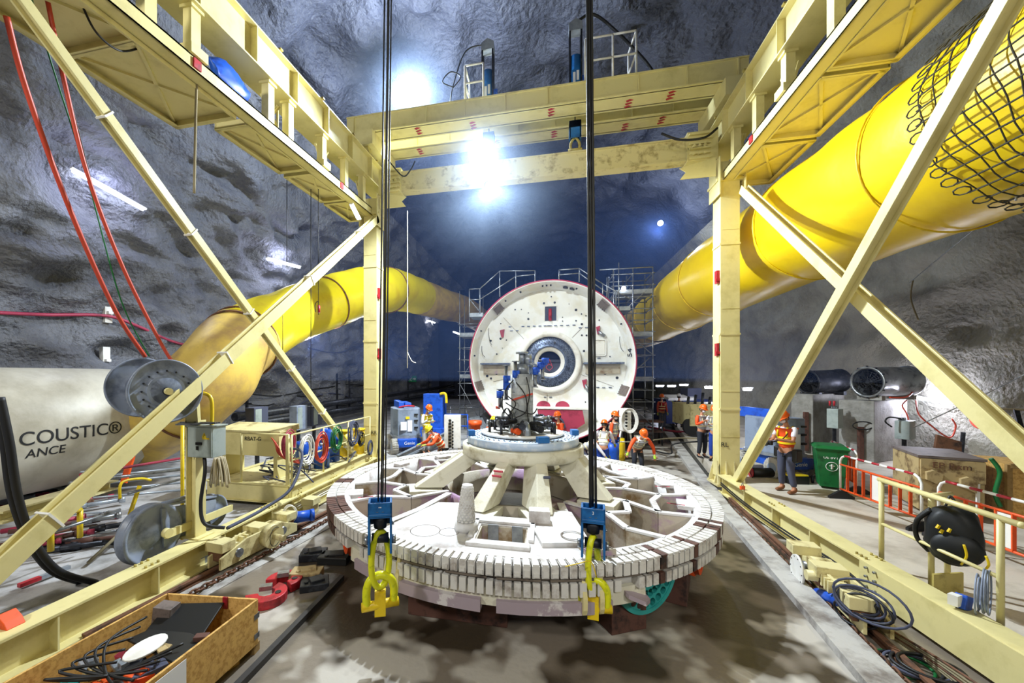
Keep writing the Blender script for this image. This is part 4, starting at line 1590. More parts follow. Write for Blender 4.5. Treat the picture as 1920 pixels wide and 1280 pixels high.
# brown joint plates on the inside of the rim
for a, sz in ((133, .42), (47, .42), (199, .42), (-22, .42)):
    c = sp(RS - .16, a, -.42)
    rdir = V((math.cos(R(a)), 0, math.sin(R(a))))
    b = MB()
    tdir = V((-math.sin(R(a)), 0, math.cos(R(a))))
    p_ = [c + tdir * -.2 + V((0, -.36, 0)) + rdir * .08, c + tdir * .2 + V((0, -.36, 0)) + rdir * .08, c + tdir * .2 + V((0, .42, 0)) - rdir * .05, c + tdir * -.2 + V((0, .42, 0)) - rdir * .05]
    b.ext(p_, -rdir * .06)
    for k in range(5):
        d_ = c + tdir * (-.2 + .1 * k) + V((0, .46, 0)) - rdir * .09
        b.ob(d_, (.05, .08, .05))
    b.build('joint_plate', 'brownplate', tb)
# red parts
for x, y, xs, zs in ((390, 590, .22, .3), (1280, 578, .16, .28), (1160, 1075, .2, .3)):
    x_, z_ = cr(x, y)
    b = MB().ext([sx_(x_ - xs / 2, z_ + zs / 2, BD + .02), sx_(x_ + xs / 2, z_ + zs / 2 + .05, BD + .02), sx_(x_ + xs * .3, z_ - zs / 2, BD + .02), sx_(x_ - xs * .1, z_ - zs * .6, BD + .02)], (0, -.1, 0))
    b.build('lug', 'crimson', bk)
for (x0, y0), (x1, y1) in (((1285, 590), (1340, 635)), ((1165, 1085), (1210, 1165))):
    a_, c_ = cr(x0, y0), cr(x1, y1)
    MB().cyl(sx_(*a_, BD + .06), sx_(*c_, BD + .12), .07, n=12).build('ram', 'steel', bk)
# red trough at the bottom
zb = cr(0, 1300)[1]
b = MB()
b.box(SC.x - .55, SC.x + 1.75, SC.y - BD - .9, SC.y - BD, SC.z - 2.02, SC.z - 1.95)
b.build('shelf', 'white', tb)
b = MB()
b.ext([sx_(-.5, -2.05, -.2), sx_(1.35, -2.05, -.2), sx_(1.45, -2.6, -.2), sx_(.9, -3.0, -.2), sx_(.5, -2.9, -.2), sx_(-.4, -2.9, -.2)], (0, .05, 0))
b.build('trough_plate', 'crimson', tb)
b = MB().lathe([(.45, 0), (.45, .5), (.4, .5), (.4, 0)], 24, Matrix.Translation(sx_(.2, -2.75, -.2)) @ Matrix.Rotation(R(90), 4, 'X'), 0, PI)
b.build('screw_casing', 'slate', tb)
for x_ in (-.25, .55):
    b = MB()
    n = 12
    pts = [sx_(x_ + .3 * math.cos(PI * i / n), -1.95 + .24 * math.sin(PI * i / n), -.6) for i in range(n + 1)]
    b.ext(pts, (0, .05, 0))
    b.build('gate_plate', 'crimson', tb)
# rim lettering, cylinders, small fittings along the inner rim
text('54', 'lettering', .38, 'ink', tb, Matrix.Translation(sp(RS - .16, 6, -.4)) @ Matrix.Rotation(R(-65), 4, 'Z') @ Matrix.Rotation(R(90), 4, 'X') @ Matrix.Rotation(R(90), 4, 'Z'), .01)
b = MB()
for a in (95, 92, 89, 112, 125, 70, 60, 28, 155, 175):
    p_ = sp(RS - .12, a, -.35)
    b.cyl(p_, p_ - V((math.cos(R(a)), 0, math.sin(R(a)))) * .06, .035, n=8)
for a in (78, 73):
    p_ = sp(RS - .16, a, -.5)
    b.cyl(p_, p_ - V((math.cos(R(a)), 0, math.sin(R(a)))) * .05, .11, n=14)
b.build('port', 'darksteel', tb)
b = MB()
for a, l_ in ((150, .3), (166, .2), (20, .25)):
    p_ = sp(RS - .3, a, -.9)
    b.tube(spl([p_, p_ + V((0, 0, -l_)), p_ + V((.05, 0, -2 * l_)), p_ + V((.15, 0, -2.6 * l_))], 5), .012, 5)
b.build('hose', 'black', tb)
# cradle under the shield
b = MB()
for s_ in (-1, 1):
    b.ext([(SC.x + s_ * 1.2, SC.y + .1, -.3), (SC.x + s_ * 2.9, SC.y + .1, -.3), (SC.x + s_ * 2.9, SC.y + .1, 1.1), (SC.x + s_ * 1.7, SC.y + .1, .3)], (0, 6, 0))
tag(b.build('shield_cradle', 'darksteel', at=(SC.x, SC.y, -.3)), 'dark steel cradle carrying the boring machine shield', 'cradle')
# curved grey plates leaning left of the shield
for px_, a_, lab in ((0, 0, 'grey curved steel plate leaning beside the left foot of the shield'), (-.75, .1, 'long grey curved plate leaning behind the shorter plate')):
    b = MB()
    pts = [V((-3.2 + .9 * t + px_ * .2, 16.4 - px_, .95 - 1.2 * t ** .8)) for t in [i / 8 for i in range(9)]]
    vs = []
    for p_ in pts:
        vs += [p_, p_ + V((.35, 1.0, 0))]
    n = len(pts)
    b.add(vs, [(2 * i, 2 * i + 1, 2 * i + 3, 2 * i + 2) for i in range(n - 1)])
    o = b.build('curved_plate', 'galv', at=(-3.0, 16, -.3))
    so = o.modifiers.new('t', 'SOLIDIFY'); so.thickness = .06
    tag(o, lab, 'plate')
# scaffolds
def scaffold(x0, x1, y0, y1, z1, levels, name, label, bays=1, plat=(), r=.03, z0=-.1):
    t = thing(name, label, 'scaffold', ((x0 + x1) / 2, (y0 + y1) / 2, z0))
    b = MB()
    xs = [x0 + (x1 - x0) * i / bays for i in range(bays + 1)]
    for x in xs:
        for y in (y0, y1):
            b.cyl((x, y, z0), (x, y, z1), r, n=8)
    b.build('standard', 'steel', t)
    b = MB()
    for z in levels:
        for y in (y0, y1):
            b.cyl((x0 - .1, y, z), (x1 + .1, y, z), r * .85, n=6)
        for x in xs:
            b.cyl((x, y0 - .1, z), (x, y1 + .1, z), r * .85, n=6)
    b.build('ledger', 'steel', t)
    b = MB()
    for i, (za, zb_) in enumerate(zip(levels[::3], levels[3::3])):
        b.cyl((x0 if i % 2 else x1, y0, za), (x1 if i % 2 else x0, y0, zb_), r * .8, n=6)
    b.build('diagonal', 'steel', t)
    if plat:
        b = MB()
        for z in plat:
            b.box(x0, x1, y0, y1, z - .04, z)
            b.box(x0, x1, y0 - .02, y0, z, z + .16)
        b.build('deck', 'galv', t)
    return t


a_, c_ = PY(1150, 700, 19.2).x, PY(1224, 700, 19.2).x
scaffold(a_, c_, 19.2, 20.7, PY(1224, 500, 19.2).z, [.6 + .52 * i for i in range(14)], 'scaffold_tower', 'steel scaffold tower right of the white shield', 2, (2.6, 4.6, 6.5))
a_, c_ = PY(862, 700, 19.8).x, PY(884, 700, 19.8).x
scaffold(a_, c_ + .4, 19.8, 21, PY(862, 545, 19.8).z, [.6 + .6 * i for i in range(9)], 'scaffold_tower', 'slim scaffold tower left of the white shield', 1, (2.7, 4.8), .02)
# stair and platform rails over the shield
YS = 18.6
b = MB()
for seg in ([(880, 602), (880, 542), (900, 541), (937, 508), (1003, 507)], [(880, 562), (900, 561), (967, 518), (1003, 514)], [(900, 541), (900, 588)], [(937, 508), (937, 556)], [(967, 507), (967, 545)], [(1003, 507), (1003, 530)], [(880, 560), (900, 585)]):
    pts = [PY(x, y, YS) for x, y in seg]
    for p_, q_ in zip(pts, pts[1:]):
        b.cyl(p_, q_, .025, n=6)
o = b.build('stair_rail', 'steel', at=PY(900, 600, YS))
tag(o, 'grey stair handrail climbing over the left shoulder of the shield', 'handrail')
b = MB()
for seg in ([(1048, 525), (1048, 506), (1086, 503), (1130, 532), (1180, 560)], [(1048, 515), (1086, 512), (1140, 550)], [(1086, 503), (1086, 528)], [(1130, 532), (1130, 560)], [(1155, 545), (1155, 575)], [(1124, 506), (1224, 500)], [(1138, 520), (1138, 560)], [(1160, 492), (1160, 580)]):
    pts = [PY(x, y, YS) for x, y in seg]
    for p_, q_ in zip(pts, pts[1:]):
        b.cyl(p_, q_, .025, n=6)
o = b.build('stair_rail', 'steel', at=PY(1140, 560, YS))
tag(o, 'grey stair handrail descending the right shoulder of the shield', 'handrail')
for (x0, x1, y), lab in (((880, 905, 590), 'small grey platform at the foot of the left stair rail'), ((1150, 1182, 578), 'small grey platform beside the right scaffold')):
    p_, q_ = PY(x0, y, YS), PY(x1, y, YS)
    b = MB().box(p_.x, q_.x, YS, YS + 1.2, p_.z - .1, p_.z + .08)
    tag(b.build('access_platform', 'galv', at=p_), lab, 'platform')

# ================================================================== VENTILATION DUCTS
def ductmesh(pts, rs, n=40, k=10, wr=.02, ring=None):
    P_ = spl(pts, k)
    L = len(P_)
    rr = []
    for i in range(L):
        t = i / k
        j = min(int(t), len(rs) - 2)
        f = t - j
        rr.append(rs[j] * (1 - f) + rs[j + 1] * f)
    b = MB().tube(P_, rr, n, caps=False)
    for i in range(len(b.v)):
        p_ = b.v[i]
        c = P_[min(i // n, L - 1)]
        b.v[i] = p_ + (p_ - c).normalized() * noise.noise(p_ * .9) * wr * 2.2
    return b, P_, rr


dR = thing('ventilation_duct', 'huge yellow fabric ventilation duct sweeping overhead beside the right wall', 'duct', (6.6, 12, 6.6))
pts = [(6.9, -2, 6.6), (6.9, 3, 6.7), (6.85, 8, 6.75), (6.65, 12, 6.7), (6.3, 17, 6.45), (6.2, 23, 6.2), (6.3, 28, 6.1)]
b, P_, rr = ductmesh(pts, [1.42, 1.42, 1.42, 1.40, 1.38, 1.35, 1.3], 48, 14, .03)
b.build('duct_sleeve', 'ductyellow', dR)
b = MB()
for i in (30, 42, 56, 64, 74):
    d = (P_[i + 1] - P_[i]).normalized()
    s, u = perp(d)
    b.tube([P_[i] + (s * math.cos(a) + u * math.sin(a)) * (rr[i] + .03) for a in [2 * PI * j / 40 for j in range(40)]], .018, 6, True)
b.build('seam_ring', 'yellow', dR)
pts = [(6.3, 25.5, 6.1), (6.0, 28, 5.9), (5.0, 31, 5.6)]
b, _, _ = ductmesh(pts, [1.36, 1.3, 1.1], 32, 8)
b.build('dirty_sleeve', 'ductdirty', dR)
# rope net slung round the near end
b = MB()
CXn, CZn = 6.87, 6.74
for i in range(46):
    a = R(-118 + i * 7.83)
    b.tube([V((CXn + math.cos(a) * 1.53 + .03 * noise.noise(V((y * 3, i, 0))), y + .04 * noise.noise(V((i, y * 2, 3))), CZn + math.sin(a) * 1.53)) for y in [7.3 - .3 * j for j in range(14)]], .014, 4)
for j in range(22):
    y = 7.25 - j * .2
    b.tube([V((CXn + math.cos(a) * 1.53, y + .05 * math.sin(a * 9 + j), CZn + math.sin(a) * 1.53)) for a in [R(-118 + i * 6) for i in range(60)]], .011, 4, True)
for i in range(47):
    a = R(-118 + i * 7.6)
    c = V((CXn + math.cos(a) * 1.53, 7.35, CZn + math.sin(a) * 1.53))
    b.tube([c + V((0, .12 * math.cos(t), 0)) + V((-math.sin(a), 0, math.cos(a))) * .07 * math.sin(t) for t in [k * PI / 4 for k in range(8)]], .012, 4, True)
tag(b.build('rope_net', 'net', at=(CXn, 8, CZn)), 'dark knotted rope net wrapped around the near end of the big yellow duct', 'net')
hose([PX(1905, 375, 6.2), PX(1862, 400, 7), PX(1705, 530, 11.6)], .012, 'steel', 'guy_wire', 'thin steel guy wire from the rope net down to the right wall', 'wire', 4)
hose([PX(1712, 525, 11.5), PX(1708, 560, 11.5), PX(1722, 600, 11.5)], .02, 'rope', 'rope_end', 'frayed rope end hanging below the wire anchor on the right wall', 'rope')

dL = thing('ventilation_duct', 'yellow ventilation duct climbing from the silencer and running far along the left wall', 'duct', PD(480, 650, 11.5))
up = [PD(452, 642, 11.6), PD(520, 603, 13.6), PD(600, 573, 15.6), PD(660, 553, 17.4), PD(705, 545, 19), PD(745, 545, 22), PD(790, 557, 26)]
b, P_, rr = ductmesh(up, [1.0, .98, 1.0, 1.05, 1.12, 1.12, 1.1], 40, 10, .03)
b.build('duct_sleeve', 'duct2', dL)
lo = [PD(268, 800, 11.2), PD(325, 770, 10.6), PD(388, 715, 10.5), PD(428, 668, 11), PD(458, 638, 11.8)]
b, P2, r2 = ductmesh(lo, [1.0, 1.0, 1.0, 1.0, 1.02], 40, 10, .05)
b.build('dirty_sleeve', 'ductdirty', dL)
fa = [PD(785, 556, 25.6), PD(830, 570, 29), PD(870, 582, 33), PD(900, 600, 38)]
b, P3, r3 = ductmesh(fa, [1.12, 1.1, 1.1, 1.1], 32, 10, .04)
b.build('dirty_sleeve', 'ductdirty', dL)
b = MB()
for PP, RR, i in ((P_, rr, 1), (P_, rr, 22), (P2, r2, 12), (P2, r2, 36), (P_, rr, 45)):
    d = (PP[i + 1] - PP[i]).normalized()
    s, u = perp(d)
    b.tube([PP[i] + (s * math.cos(a) + u * math.sin(a)) * (RR[i] + .03) for a in [2 * PI * j / 40 for j in range(40)]], .03, 6, True)
b.build('seam_ring', 'rust', dL)
sil = thing('duct_silencer', 'large beige cylindrical duct silencer lettered along its flank by the left edge', 'silencer', (-11.2, 7, 1.6))
SX, SZ, SR = -11.25, 1.62, 1.38
mxS = Matrix.Translation((SX, 0, SZ)) @ Matrix.Rotation(R(-90), 4, 'X')
b = MB().lathe([(0, 1.5), (SR, 1.5), (SR, 8.0), (SR - .02, 8.35), (SR - .06, 8.36)], 64, mxS)
b.build('casing', 'silencer', sil)
b = MB().lathe([(SR - .04, 8.3), (SR - .12, 8.7), (SR - .22, 9.4), (SR - .3, 9.6)], 48, mxS)
b.build('fabric_collar', 'fabricgrey', sil)
# lettering laid on the curved flank
def curved_text(s, size, y_end, ang, name):
    cu = bpy.data.curves.new(name, 'FONT')
    cu.body = s
    cu.size = size
    cu.align_x = 'RIGHT'
    cu.extrude = .004
    tmp = bpy.data.objects.new('tmp', cu)
    col.objects.link(tmp)
    bpy.context.view_layer.update()
    me = bpy.data.meshes.new_from_object(tmp.evaluated_get(bpy.context.evaluated_depsgraph_get()))
    bpy.data.objects.remove(tmp)
    off = OFF[sil.name]
    for v in me.vertices:
        a = R(ang) + v.co.y / SR
        v.co = V((SX + math.cos(a) * (SR + .006 + v.co.z), y_end + v.co.x, SZ + math.sin(a) * (SR + .006 + v.co.z))) - off
    me.materials.clear()
    me.materials.append(MT['ink'])
    o = bpy.data.objects.new(name, me)
    col.objects.link(o)
    o.parent = sil
    OFF[o.name] = off
curved_text('COUSTIC®', .38, 7.5, -6, 'lettering')
curved_text('ANCE', .25, 6.4, -17, 'lettering')
hose([PX(0, 745, -5.6), PX(18, 830, -5.6), PX(34, 930, -5.7), PX(62, 1010, -5.9), PX(110, 1070, -6.1), PX(180, 1092, -6.2)], .04, 'rubber', 'thick_hose', 'pair of thick black hoses drooping at the left edge, outer one')
hose([PX(-6, 745, -5.75), PX(8, 830, -5.75), PX(22, 930, -5.85), PX(54, 1016, -6.0), PX(100, 1072, -6.3), PX(170, 1096, -6.4)], .04, 'rubber', 'thick_hose', 'pair of thick black hoses drooping at the left edge, inner one')

# ================================================================== LEFT WALL FITTINGS
hose([RK(-5, 586), RK(90, 590, .15), RK(200, 592, .3), RK(260, 612, .1), RK(330, 642, .1), RK(420, 660, .1)], .05, 'crimson', 'wall_hose', 'maroon hose strung along the left rock above the silencer')
hose([RK(545, 640), RK(590, 655), RK(640, 660), RK(700, 640), RK(760, 672), RK(800, 660)], .04, 'slate', 'wall_hose', 'dull hose drooping along the left rock beneath the yellow duct')
for i, (x, y) in enumerate(((202, 583), (198, 672))):
    c = RK(x, y, .15)
    b = MB().box(c.x - .1, c.x + .06, c.y - .12, c.y + .1, c.z - .38, c.z + .38).box(c.x, c.x + .16, c.y - .08, c.y + .06, c.z - .1, c.z - .02)
    tag(b.build('wall_bracket', 'white', at=c), ['white wall bracket holding the maroon hose', 'white wall bracket on the rock just above the silencer'][i], 'bracket')
def wallcab(pts, r, m, label, X=-12.6):
    hose([RK(min(x, 852), y, .12) for x, y in pts], r, m, 'wall_cable', label, 'cable')
wallcab([(450, 735), (520, 742), (600, 728), (680, 722), (760, 745), (880, 722)], .035, 'black', 'uppermost black cable sagging along the left wall')
wallcab([(440, 752), (500, 760), (560, 742), (640, 760), (700, 745), (790, 735), (870, 742)], .03, 'black', 'second black cable sagging along the left wall')
wallcab([(430, 770), (480, 772), (540, 768), (600, 740), (650, 742), (720, 770), (800, 742), (880, 730)], .045, 'slate', 'grey cable waving along the left wall')
wallcab([(600, 700), (640, 712), (690, 696), (740, 742), (800, 700), (868, 690)], .03, 'slate', 'thin grey cable looping high along the left wall')
for i, (ya, yb, r_) in enumerate(((782, 722, .17), (800, 735, .15))):
    b = MB().cyl(PX(440, ya, -12.2), PX(850, yb + 1, -12.2), r_, n=14)
    tag(b.build('service_pipe', 'darksteel', at=PX(440, ya, -12.2)), ['upper of the two dark service pipes along the left wall', 'lower of the two dark service pipes along the left wall'][i], 'pipe')
for i, px in enumerate((463, 632, 655, 765, 803, 852)):
    a_ = PX(px, 700 if i < 3 else 672, -12.4)
    b = MB().box(a_.x - .05, a_.x + .05, a_.y - .04, a_.y + .04, .6, a_.z)
    for k in range(5):
        b.box(a_.x, a_.x + .22, a_.y - .03, a_.y + .03, a_.z - .3 - k * .33, a_.z - .25 - k * .33)
    tag(b.build('cable_rack', 'darksteel', at=(a_.x, a_.y, .6)), ['first', 'second', 'third', 'fourth', 'fifth', 'sixth'][i] + ' upright cable rack along the left wall counting from the duct', 'rack', 'cable racks on the left wall')
c = RK(772, 710, .5)
es = thing('exit_sign', 'small green running man exit sign on the far left wall', 'sign', c)
MB().box(c.x - .5, c.x + .5, c.y - .03, c.y + .03, c.z - .32, c.z + .32).build('panel', 'exitgreen', es)
b = MB()
y_ = c.y - .045
def P2(x, z):
    return (c.x + x, y_, c.z + z)
def bb(x0, x1, z0, z1):
    b.box(c.x + x0, c.x + x1, y_, y_ + .01, c.z + z0, c.z + z1)
bb(.14, .32, -.05, .05)
b.add([P2(.32, .15), P2(.46, 0), P2(.32, -.15)], [(0, 1, 2)])
bb(-.1, .02, .1, .21)
b.bar(P2(-.1, .08), P2(-.17, -.08), .03, .06)
b.bar(P2(-.15, -.08), P2(-.02, -.22), .03, .05)
b.bar(P2(-.15, -.08), P2(-.32, -.17), .03, .05)
b.bar(P2(-.1, .06), P2(.07, -.02), .03, .04)
b.bar(P2(-.1, .06), P2(-.26, .0), .03, .04)
b.build('pictogram', 'white', es)
# red hoses hanging in the left bay
hose([PX(12, 30, -6.4), PX(50, 170, -6.6), PX(130, 390, -6.8), PX(215, 580, -6.9), PX(272, 668, -7)], .034, 'hosered', 'hanging_hose', 'thick red hose hanging down to the back of the cable drum')
hose([PX(88, -5, -6.3), PX(120, 150, -6.4), PX(165, 330, -6.5), PX(230, 500, -6.5), PX(300, 640, -6.4), PX(342, 706, -6.2)], .028, 'hosered', 'hanging_hose', 'red hose hanging down to the front of the cable drum')
hose([PX(60, 0, -6.3), PX(100, 130, -6.5), PX(160, 320, -6.6), PX(226, 560, -6.6), PX(280, 668, -6.6)], .011, 'green', 'thin_line', 'thin dark green cord hanging beside the red hoses', 'cord')
hose([PX(95, 60, -6.35), PX(135, 200, -6.45), PX(190, 400, -6.5), PX(260, 560, -6.5), PX(335, 700, -6.3)], .011, 'black', 'thin_line', 'thin black cord hanging beside the red hoses', 'cord')
hose([PX(372, 75, -5.7), PX(368, 180, -5.75), PX(364, 362, -5.8)], .02, 'rope', 'hanging_rope', 'short beige rope hanging from the left runway beam', 'rope')
hose([PX(150, 0, -6), PX(180, 60, -6), PX(225, 95, -6), PX(268, 88, -6)], .014, 'black', 'cable', 'black cable looped under the left walkway tray', 'cable')
for i, (x, y0, y1, X) in enumerate(((538, 335, 500, -7), (583, 330, 800, -6.4), (597, 335, 590, -6.2), (764, 395, 690, -5.0), (530, 560, 680, -7.5))):
    p_ = PX(x, y0, X)
    q_ = PX(x - (i == 1) * 8, y1, X)
    b = MB().cyl(p_, V((p_.x, p_.y, q_.z)), .011 if i != 3 else .02, n=6)
    tag(b.build('hanging_line', 'black' if i != 3 else 'white', at=p_), ['leftmost thin black line hanging under the left walkway', 'long thin black line hanging beside the yellow duct', 'thin black line ending at the red pendant', 'white rope bunch hanging right of the left column', 'thin black line hanging before the lower duct bend'][i], 'line')
hose([PY(764, 660, 12.6), PY(772, 676, 12.6), PY(780, 680, 12.6)], .012, 'white', 'rope_tail', 'white rope tail end beside the left column', 'rope')
c = PX(598, 578, -6.2)
pn = thing('control_pendant', 'red control pendant dangling before the yellow duct', 'pendant', c)
MB().cyl(c + V((0, 0, -.12)), c + V((0, 0, .08)), .035, n=10).build('body', 'red', pn)
MB().tube(spl([c + V((0, 0, .07)), c + V((-.04, 0, .2)), c + V((-.12, 0, .1)), c + V((-.1, 0, -.1))], 6), .01, 6).build('cord', 'black', pn)

# ================================================================== LEFT GIRDER EQUIPMENT
# cable drum
f_, r__ = PD(313, 733, 5.9), PD(268, 726, 6.75)
ax = (r__ - f_).normalized()
dr = thing('cable_drum', 'grey blue steel cable drum with two round flanges beside the silencer', 'cable drum', (f_ + r__) / 2)
def disc(c, r_, th):
    s, u = perp(ax)
    M_ = Matrix((s, u, ax)).transposed().to_4x4()
    mx = Matrix.Translation(c) @ M_
    b = MB().lathe([(0, 0), (r_ * .42, 0), (r_ * .46, .02), (r_ * .92, .02), (r_ * .95, -.01), (r_, -.01), (r_, th + .02), (r_ * .95, th + .02), (r_ * .92, th), (0, th)], 56, mx)
    return b, mx
b, mxf = disc(f_, .47, .03)
fl = b.build('flange', 'greyblue', dr)
b = MB()
for k in range(16):
    a = 2 * PI * k / 16
    for rr_ in (.3,):
        p_ = mxf @ V((rr_ * math.cos(a), rr_ * math.sin(a), .018))
        b.cyl(p_, p_ - ax * .02, .014, n=6)
b.sph(f_ - ax * .01, .06, 6)
b.build('bolt', 'darksteel', fl)
b, _ = disc(r__, .5, .03)
b.build('flange', 'greyblue', dr)
MB().cyl(f_, r__, .24, n=32).build('core', 'greyblue', dr)
MB().cyl(f_ - ax * .12, r__ + ax * .12, .05, n=12).build('axle', 'cream', dr)
# posts that carry the drum and the box
pb = PX(372, 1012, -5.6)
pst = thing('drum_post', 'cream post on the left girder carrying the cable drum and control box', 'post', (pb.x, pb.y, .2))
b = MB().ib((pb.x - .05, pb.y, .2), (pb.x - .05, pb.y, 2.1), .2, .2, .02, .02, up=V((1, 0, 0)))
b.ext([(pb.x - .17, pb.y - .1, 2.0), (pb.x + .1, pb.y - .1, 2.0), (pb.x + .06, pb.y - .1, 2.5), (pb.x - .02, pb.y - .1, 2.65), (pb.x - .12, pb.y - .1, 2.5)], (0, .06, 0))
b.box(pb.x - .2, pb.x + .16, pb.y - .16, pb.y + .16, .2, .22)
b.build('upright', 'cream', pst)
b = MB().tube(spl([(pb.x + .1, pb.y - .02, 2.55), (pb.x + .25, pb.y, 2.45), (pb.x + .26, pb.y, 2.0)], 6), .03, 8)
b.build('conduit', 'yellow', pst)
c = PX(388, 826, -5.45)
bx = thing('control_box', 'grey green electrical box with yellow warning sticker on the cream post', 'electrical box', (c.x, c.y, c.z - .25))
MB().box(c.x - .24, c.x + .24, c.y - .14, c.y + .14, c.z - .25, c.z + .25).build('casing', 'boxgrey', bx, bevel=.01)
MB().box(c.x - .26, c.x + .26, c.y - .16, c.y + .16, c.z + .25, c.z + .265).build('lid', 'boxgrey', bx)
b = MB().box(c.x - .06, c.x + .235, c.y - .155, c.y - .14, c.z - .23, c.z + .23)
b.build('door', 'boxgrey', bx)
b = MB().box(c.x - .05, c.x + .06, c.y - .175, c.y - .155, c.z - .04, c.z - .0)
b.box(c.x - .03, c.x + .0, c.y - .185, c.y - .165, c.z - .12, c.z - .06)
b.build('latch', 'black', bx)
b = MB().box(c.x + .07, c.x + .13, c.y - .16, c.y - .156, c.z + .05, c.z + .1).box(c.x + .13, c.x + .2, c.y - .16, c.y - .156, c.z + .05, c.z + .075)
b.ext([(c.x + .06, c.y - .163, c.z + .08), (c.x + .15, c.y - .163, c.z + .08), (c.x + .105, c.y - .163, c.z + .16)], (0, .005, 0))
st = b.build('warning_sticker', 'yellow', bx)
b = MB().ext([(c.x + .11, c.y - .167, c.z + .15), (c.x + .098, c.y - .167, c.z + .118), (c.x + .106, c.y - .167, c.z + .118), (c.x + .098, c.y - .167, c.z + .088), (c.x + .12, c.y - .167, c.z + .125), (c.x + .11, c.y - .167, c.z + .125)], (0, .003, 0))
b.build('lightning_mark', 'black', st)
b = MB()
for k in range(3):
    b.bar((c.x - .42, c.y - .1 - k * .04, c.z + .3 - k * .012), (c.x + .3, c.y - .05 - k * .04, c.z + .31), .025, .025)
tag(b.build('flat_bars', 'steel', at=(c.x, c.y, c.z + .27)), 'steel flat bars laid on top of the grey control box', 'bars')
hose([(c.x - .02, c.y - .03, c.z - .25), (c.x + .04, c.y - .08, c.z - .5), (c.x - .02, c.y - .1, c.z - 1.0), (c.x + .06, c.y - .1, c.z - 1.32), (c.x + .3, c.y + .05, c.z - 1.42)], .028, 'rubber', 'conduit_hose', 'black hose dropping from the grey control box to the girder')
hose([(c.x + .3, c.y + .1, .32), (c.x + .3, c.y + 1.0, .36), (c.x + .45, c.y + 1.6, .6), (c.x + .2, c.y + 2.3, 1.15), (c.x - .3, c.y + 2.3, 1.2)], .03, 'slate', 'conduit_hose', 'grey hose curving up from the girder to the equipment platform')
tp = PX(342, 935, -6.3)
b = MB().cyl((tp.x, tp.y, -.06), (tp.x, tp.y, 1.95), .03, n=10)
tag(b.build('yellow_pole', 'yellow', at=(tp.x, tp.y, -.06)), 'bright yellow pole standing behind the cream post', 'pole')
c = PX(410, 862, -6.1)
b = MB()
rnd = random.Random(5)
for k in range(22):
    x_, y_ = rnd.uniform(-.14, .14), rnd.uniform(-.1, .1)
    b.tube(spl([(c.x + x_ * .4, c.y + y_, c.z + .05), (c.x + x_, c.y + y_, c.z - .2), (c.x + x_ * 1.3, c.y + y_, c.z - .42 - rnd.random() * .12)], 4), .018, 5)
tag(b.build('mop_head', 'rag', at=c), 'frayed beige rag mop hanging beneath the control box', 'mop')
# sheave guard: big and small wheels with plates
sg = thing('sheave_assembly', 'grey blue sheave with large and small wheels lying beyond the left girder', 'sheave', PD(300, 1010, 6.2))
a_, c_ = PD(282, 1000, 6.0), PD(395, 957, 7.5)
ax = V((1, -.06, .0)).normalized()
def wheel(c, r_, par, nm='wheel', m='greyblue', th=.14):
    s, u = perp(ax)
    mx = Matrix.Translation(c) @ Matrix((s, u, ax)).transposed().to_4x4()
    b = MB().lathe([(0, -th / 2), (r_ * .85, -th / 2), (r_ * .9, -th / 2 - .02), (r_, -th / 2 - .02), (r_, -th / 2 + .02), (r_ * .9, -.01), (r_ * .9, .01), (r_, th / 2 - .02), (r_, th / 2 + .02), (r_ * .9, th / 2 + .02), (r_ * .85, th / 2), (r_ * .4, th / 2 - .04), (r_ * .3, th / 2), (0, th / 2)], 48, mx)
    return b.build(nm, m, par)
wheel(a_, .44, sg)
wheel(c_, .30, sg)
s, u = perp(ax)
b = MB()
dd = (c_ - a_).normalized()
b.ext([a_ + V((0, 0, .36)) + ax * .1 + dd * .1, c_ + V((0, 0, .22)) + ax * .1, c_ + V((0, 0, -.12)) + ax * .1, a_ + V((0, 0, -.25)) + ax * .1 + dd * .15], ax * .03)
b.build('side_plate', 'greyblue', sg)
b = MB().bar(a_ + V((0, 0, .4)) + dd * .08, c_ + V((0, 0, .27)), .26, .03)
b.cyl(a_ + V((0, 0, .42)) + dd * .15 + ax * .1, a_ + V((0, 0, .42)) + dd * .75 + ax * .1, .035, n=10)
b.build('cover', 'greyblue', sg)
b = MB().bar(a_ + ax * .22 + dd * .1 + V((0, 0, -.02)), c_ + ax * .25 + dd * .35 + V((0, 0, .0)), .05, .12)
b.cyl(a_ + ax * .18 + dd * .12, a_ + ax * .26 + dd * .12, .07, n=14)
b.build('arm', 'cream', sg)
# equipment platform
pf = thing('equipment_platform', 'cream railed equipment platform on the far end of the left girder', 'platform', (-6.4, 9.5, .2))
b = MB()
X0_, X1_, Y0_, Y1_ = -7.55, -5.38, 7.62, 11.5
b.ib((X1_, Y0_, .26), (X1_, Y1_, .26), .12, .4, .02, .02)
b.ib((X0_, Y0_, .26), (X0_, Y1_, .26), .12, .4, .02, .02)
b.ib((X0_, Y0_, .26), (X1_, Y0_, .26), .12, .4, .02, .02)
b.ib((X0_, Y1_, .26), (X1_, Y1_, .26), .12, .4, .02, .02)
b.build('frame', 'cream', pf)
MB().box(X0_, X1_, Y0_, Y1_, .4, .43).build('deck', 'cream_dirty', pf)
b = MB()
rail_run(b, [(X1_, Y0_, .45), (X1_, Y0_ + 1.25, .45), (X1_, Y0_ + 2.5, .45), (X1_, Y1_, .45)], 1.1, .022)
rail_run(b, [(X1_ - .08, Y0_, .45), (X0_ + .9, Y0_, .45)], 1.1, .022, (1,))
b.box(X1_ - .13, X1_ - .07, Y0_ - .03, Y0_ + .03, .0, 1.56)
b.build('handrail', 'cream', pf)
b = MB()
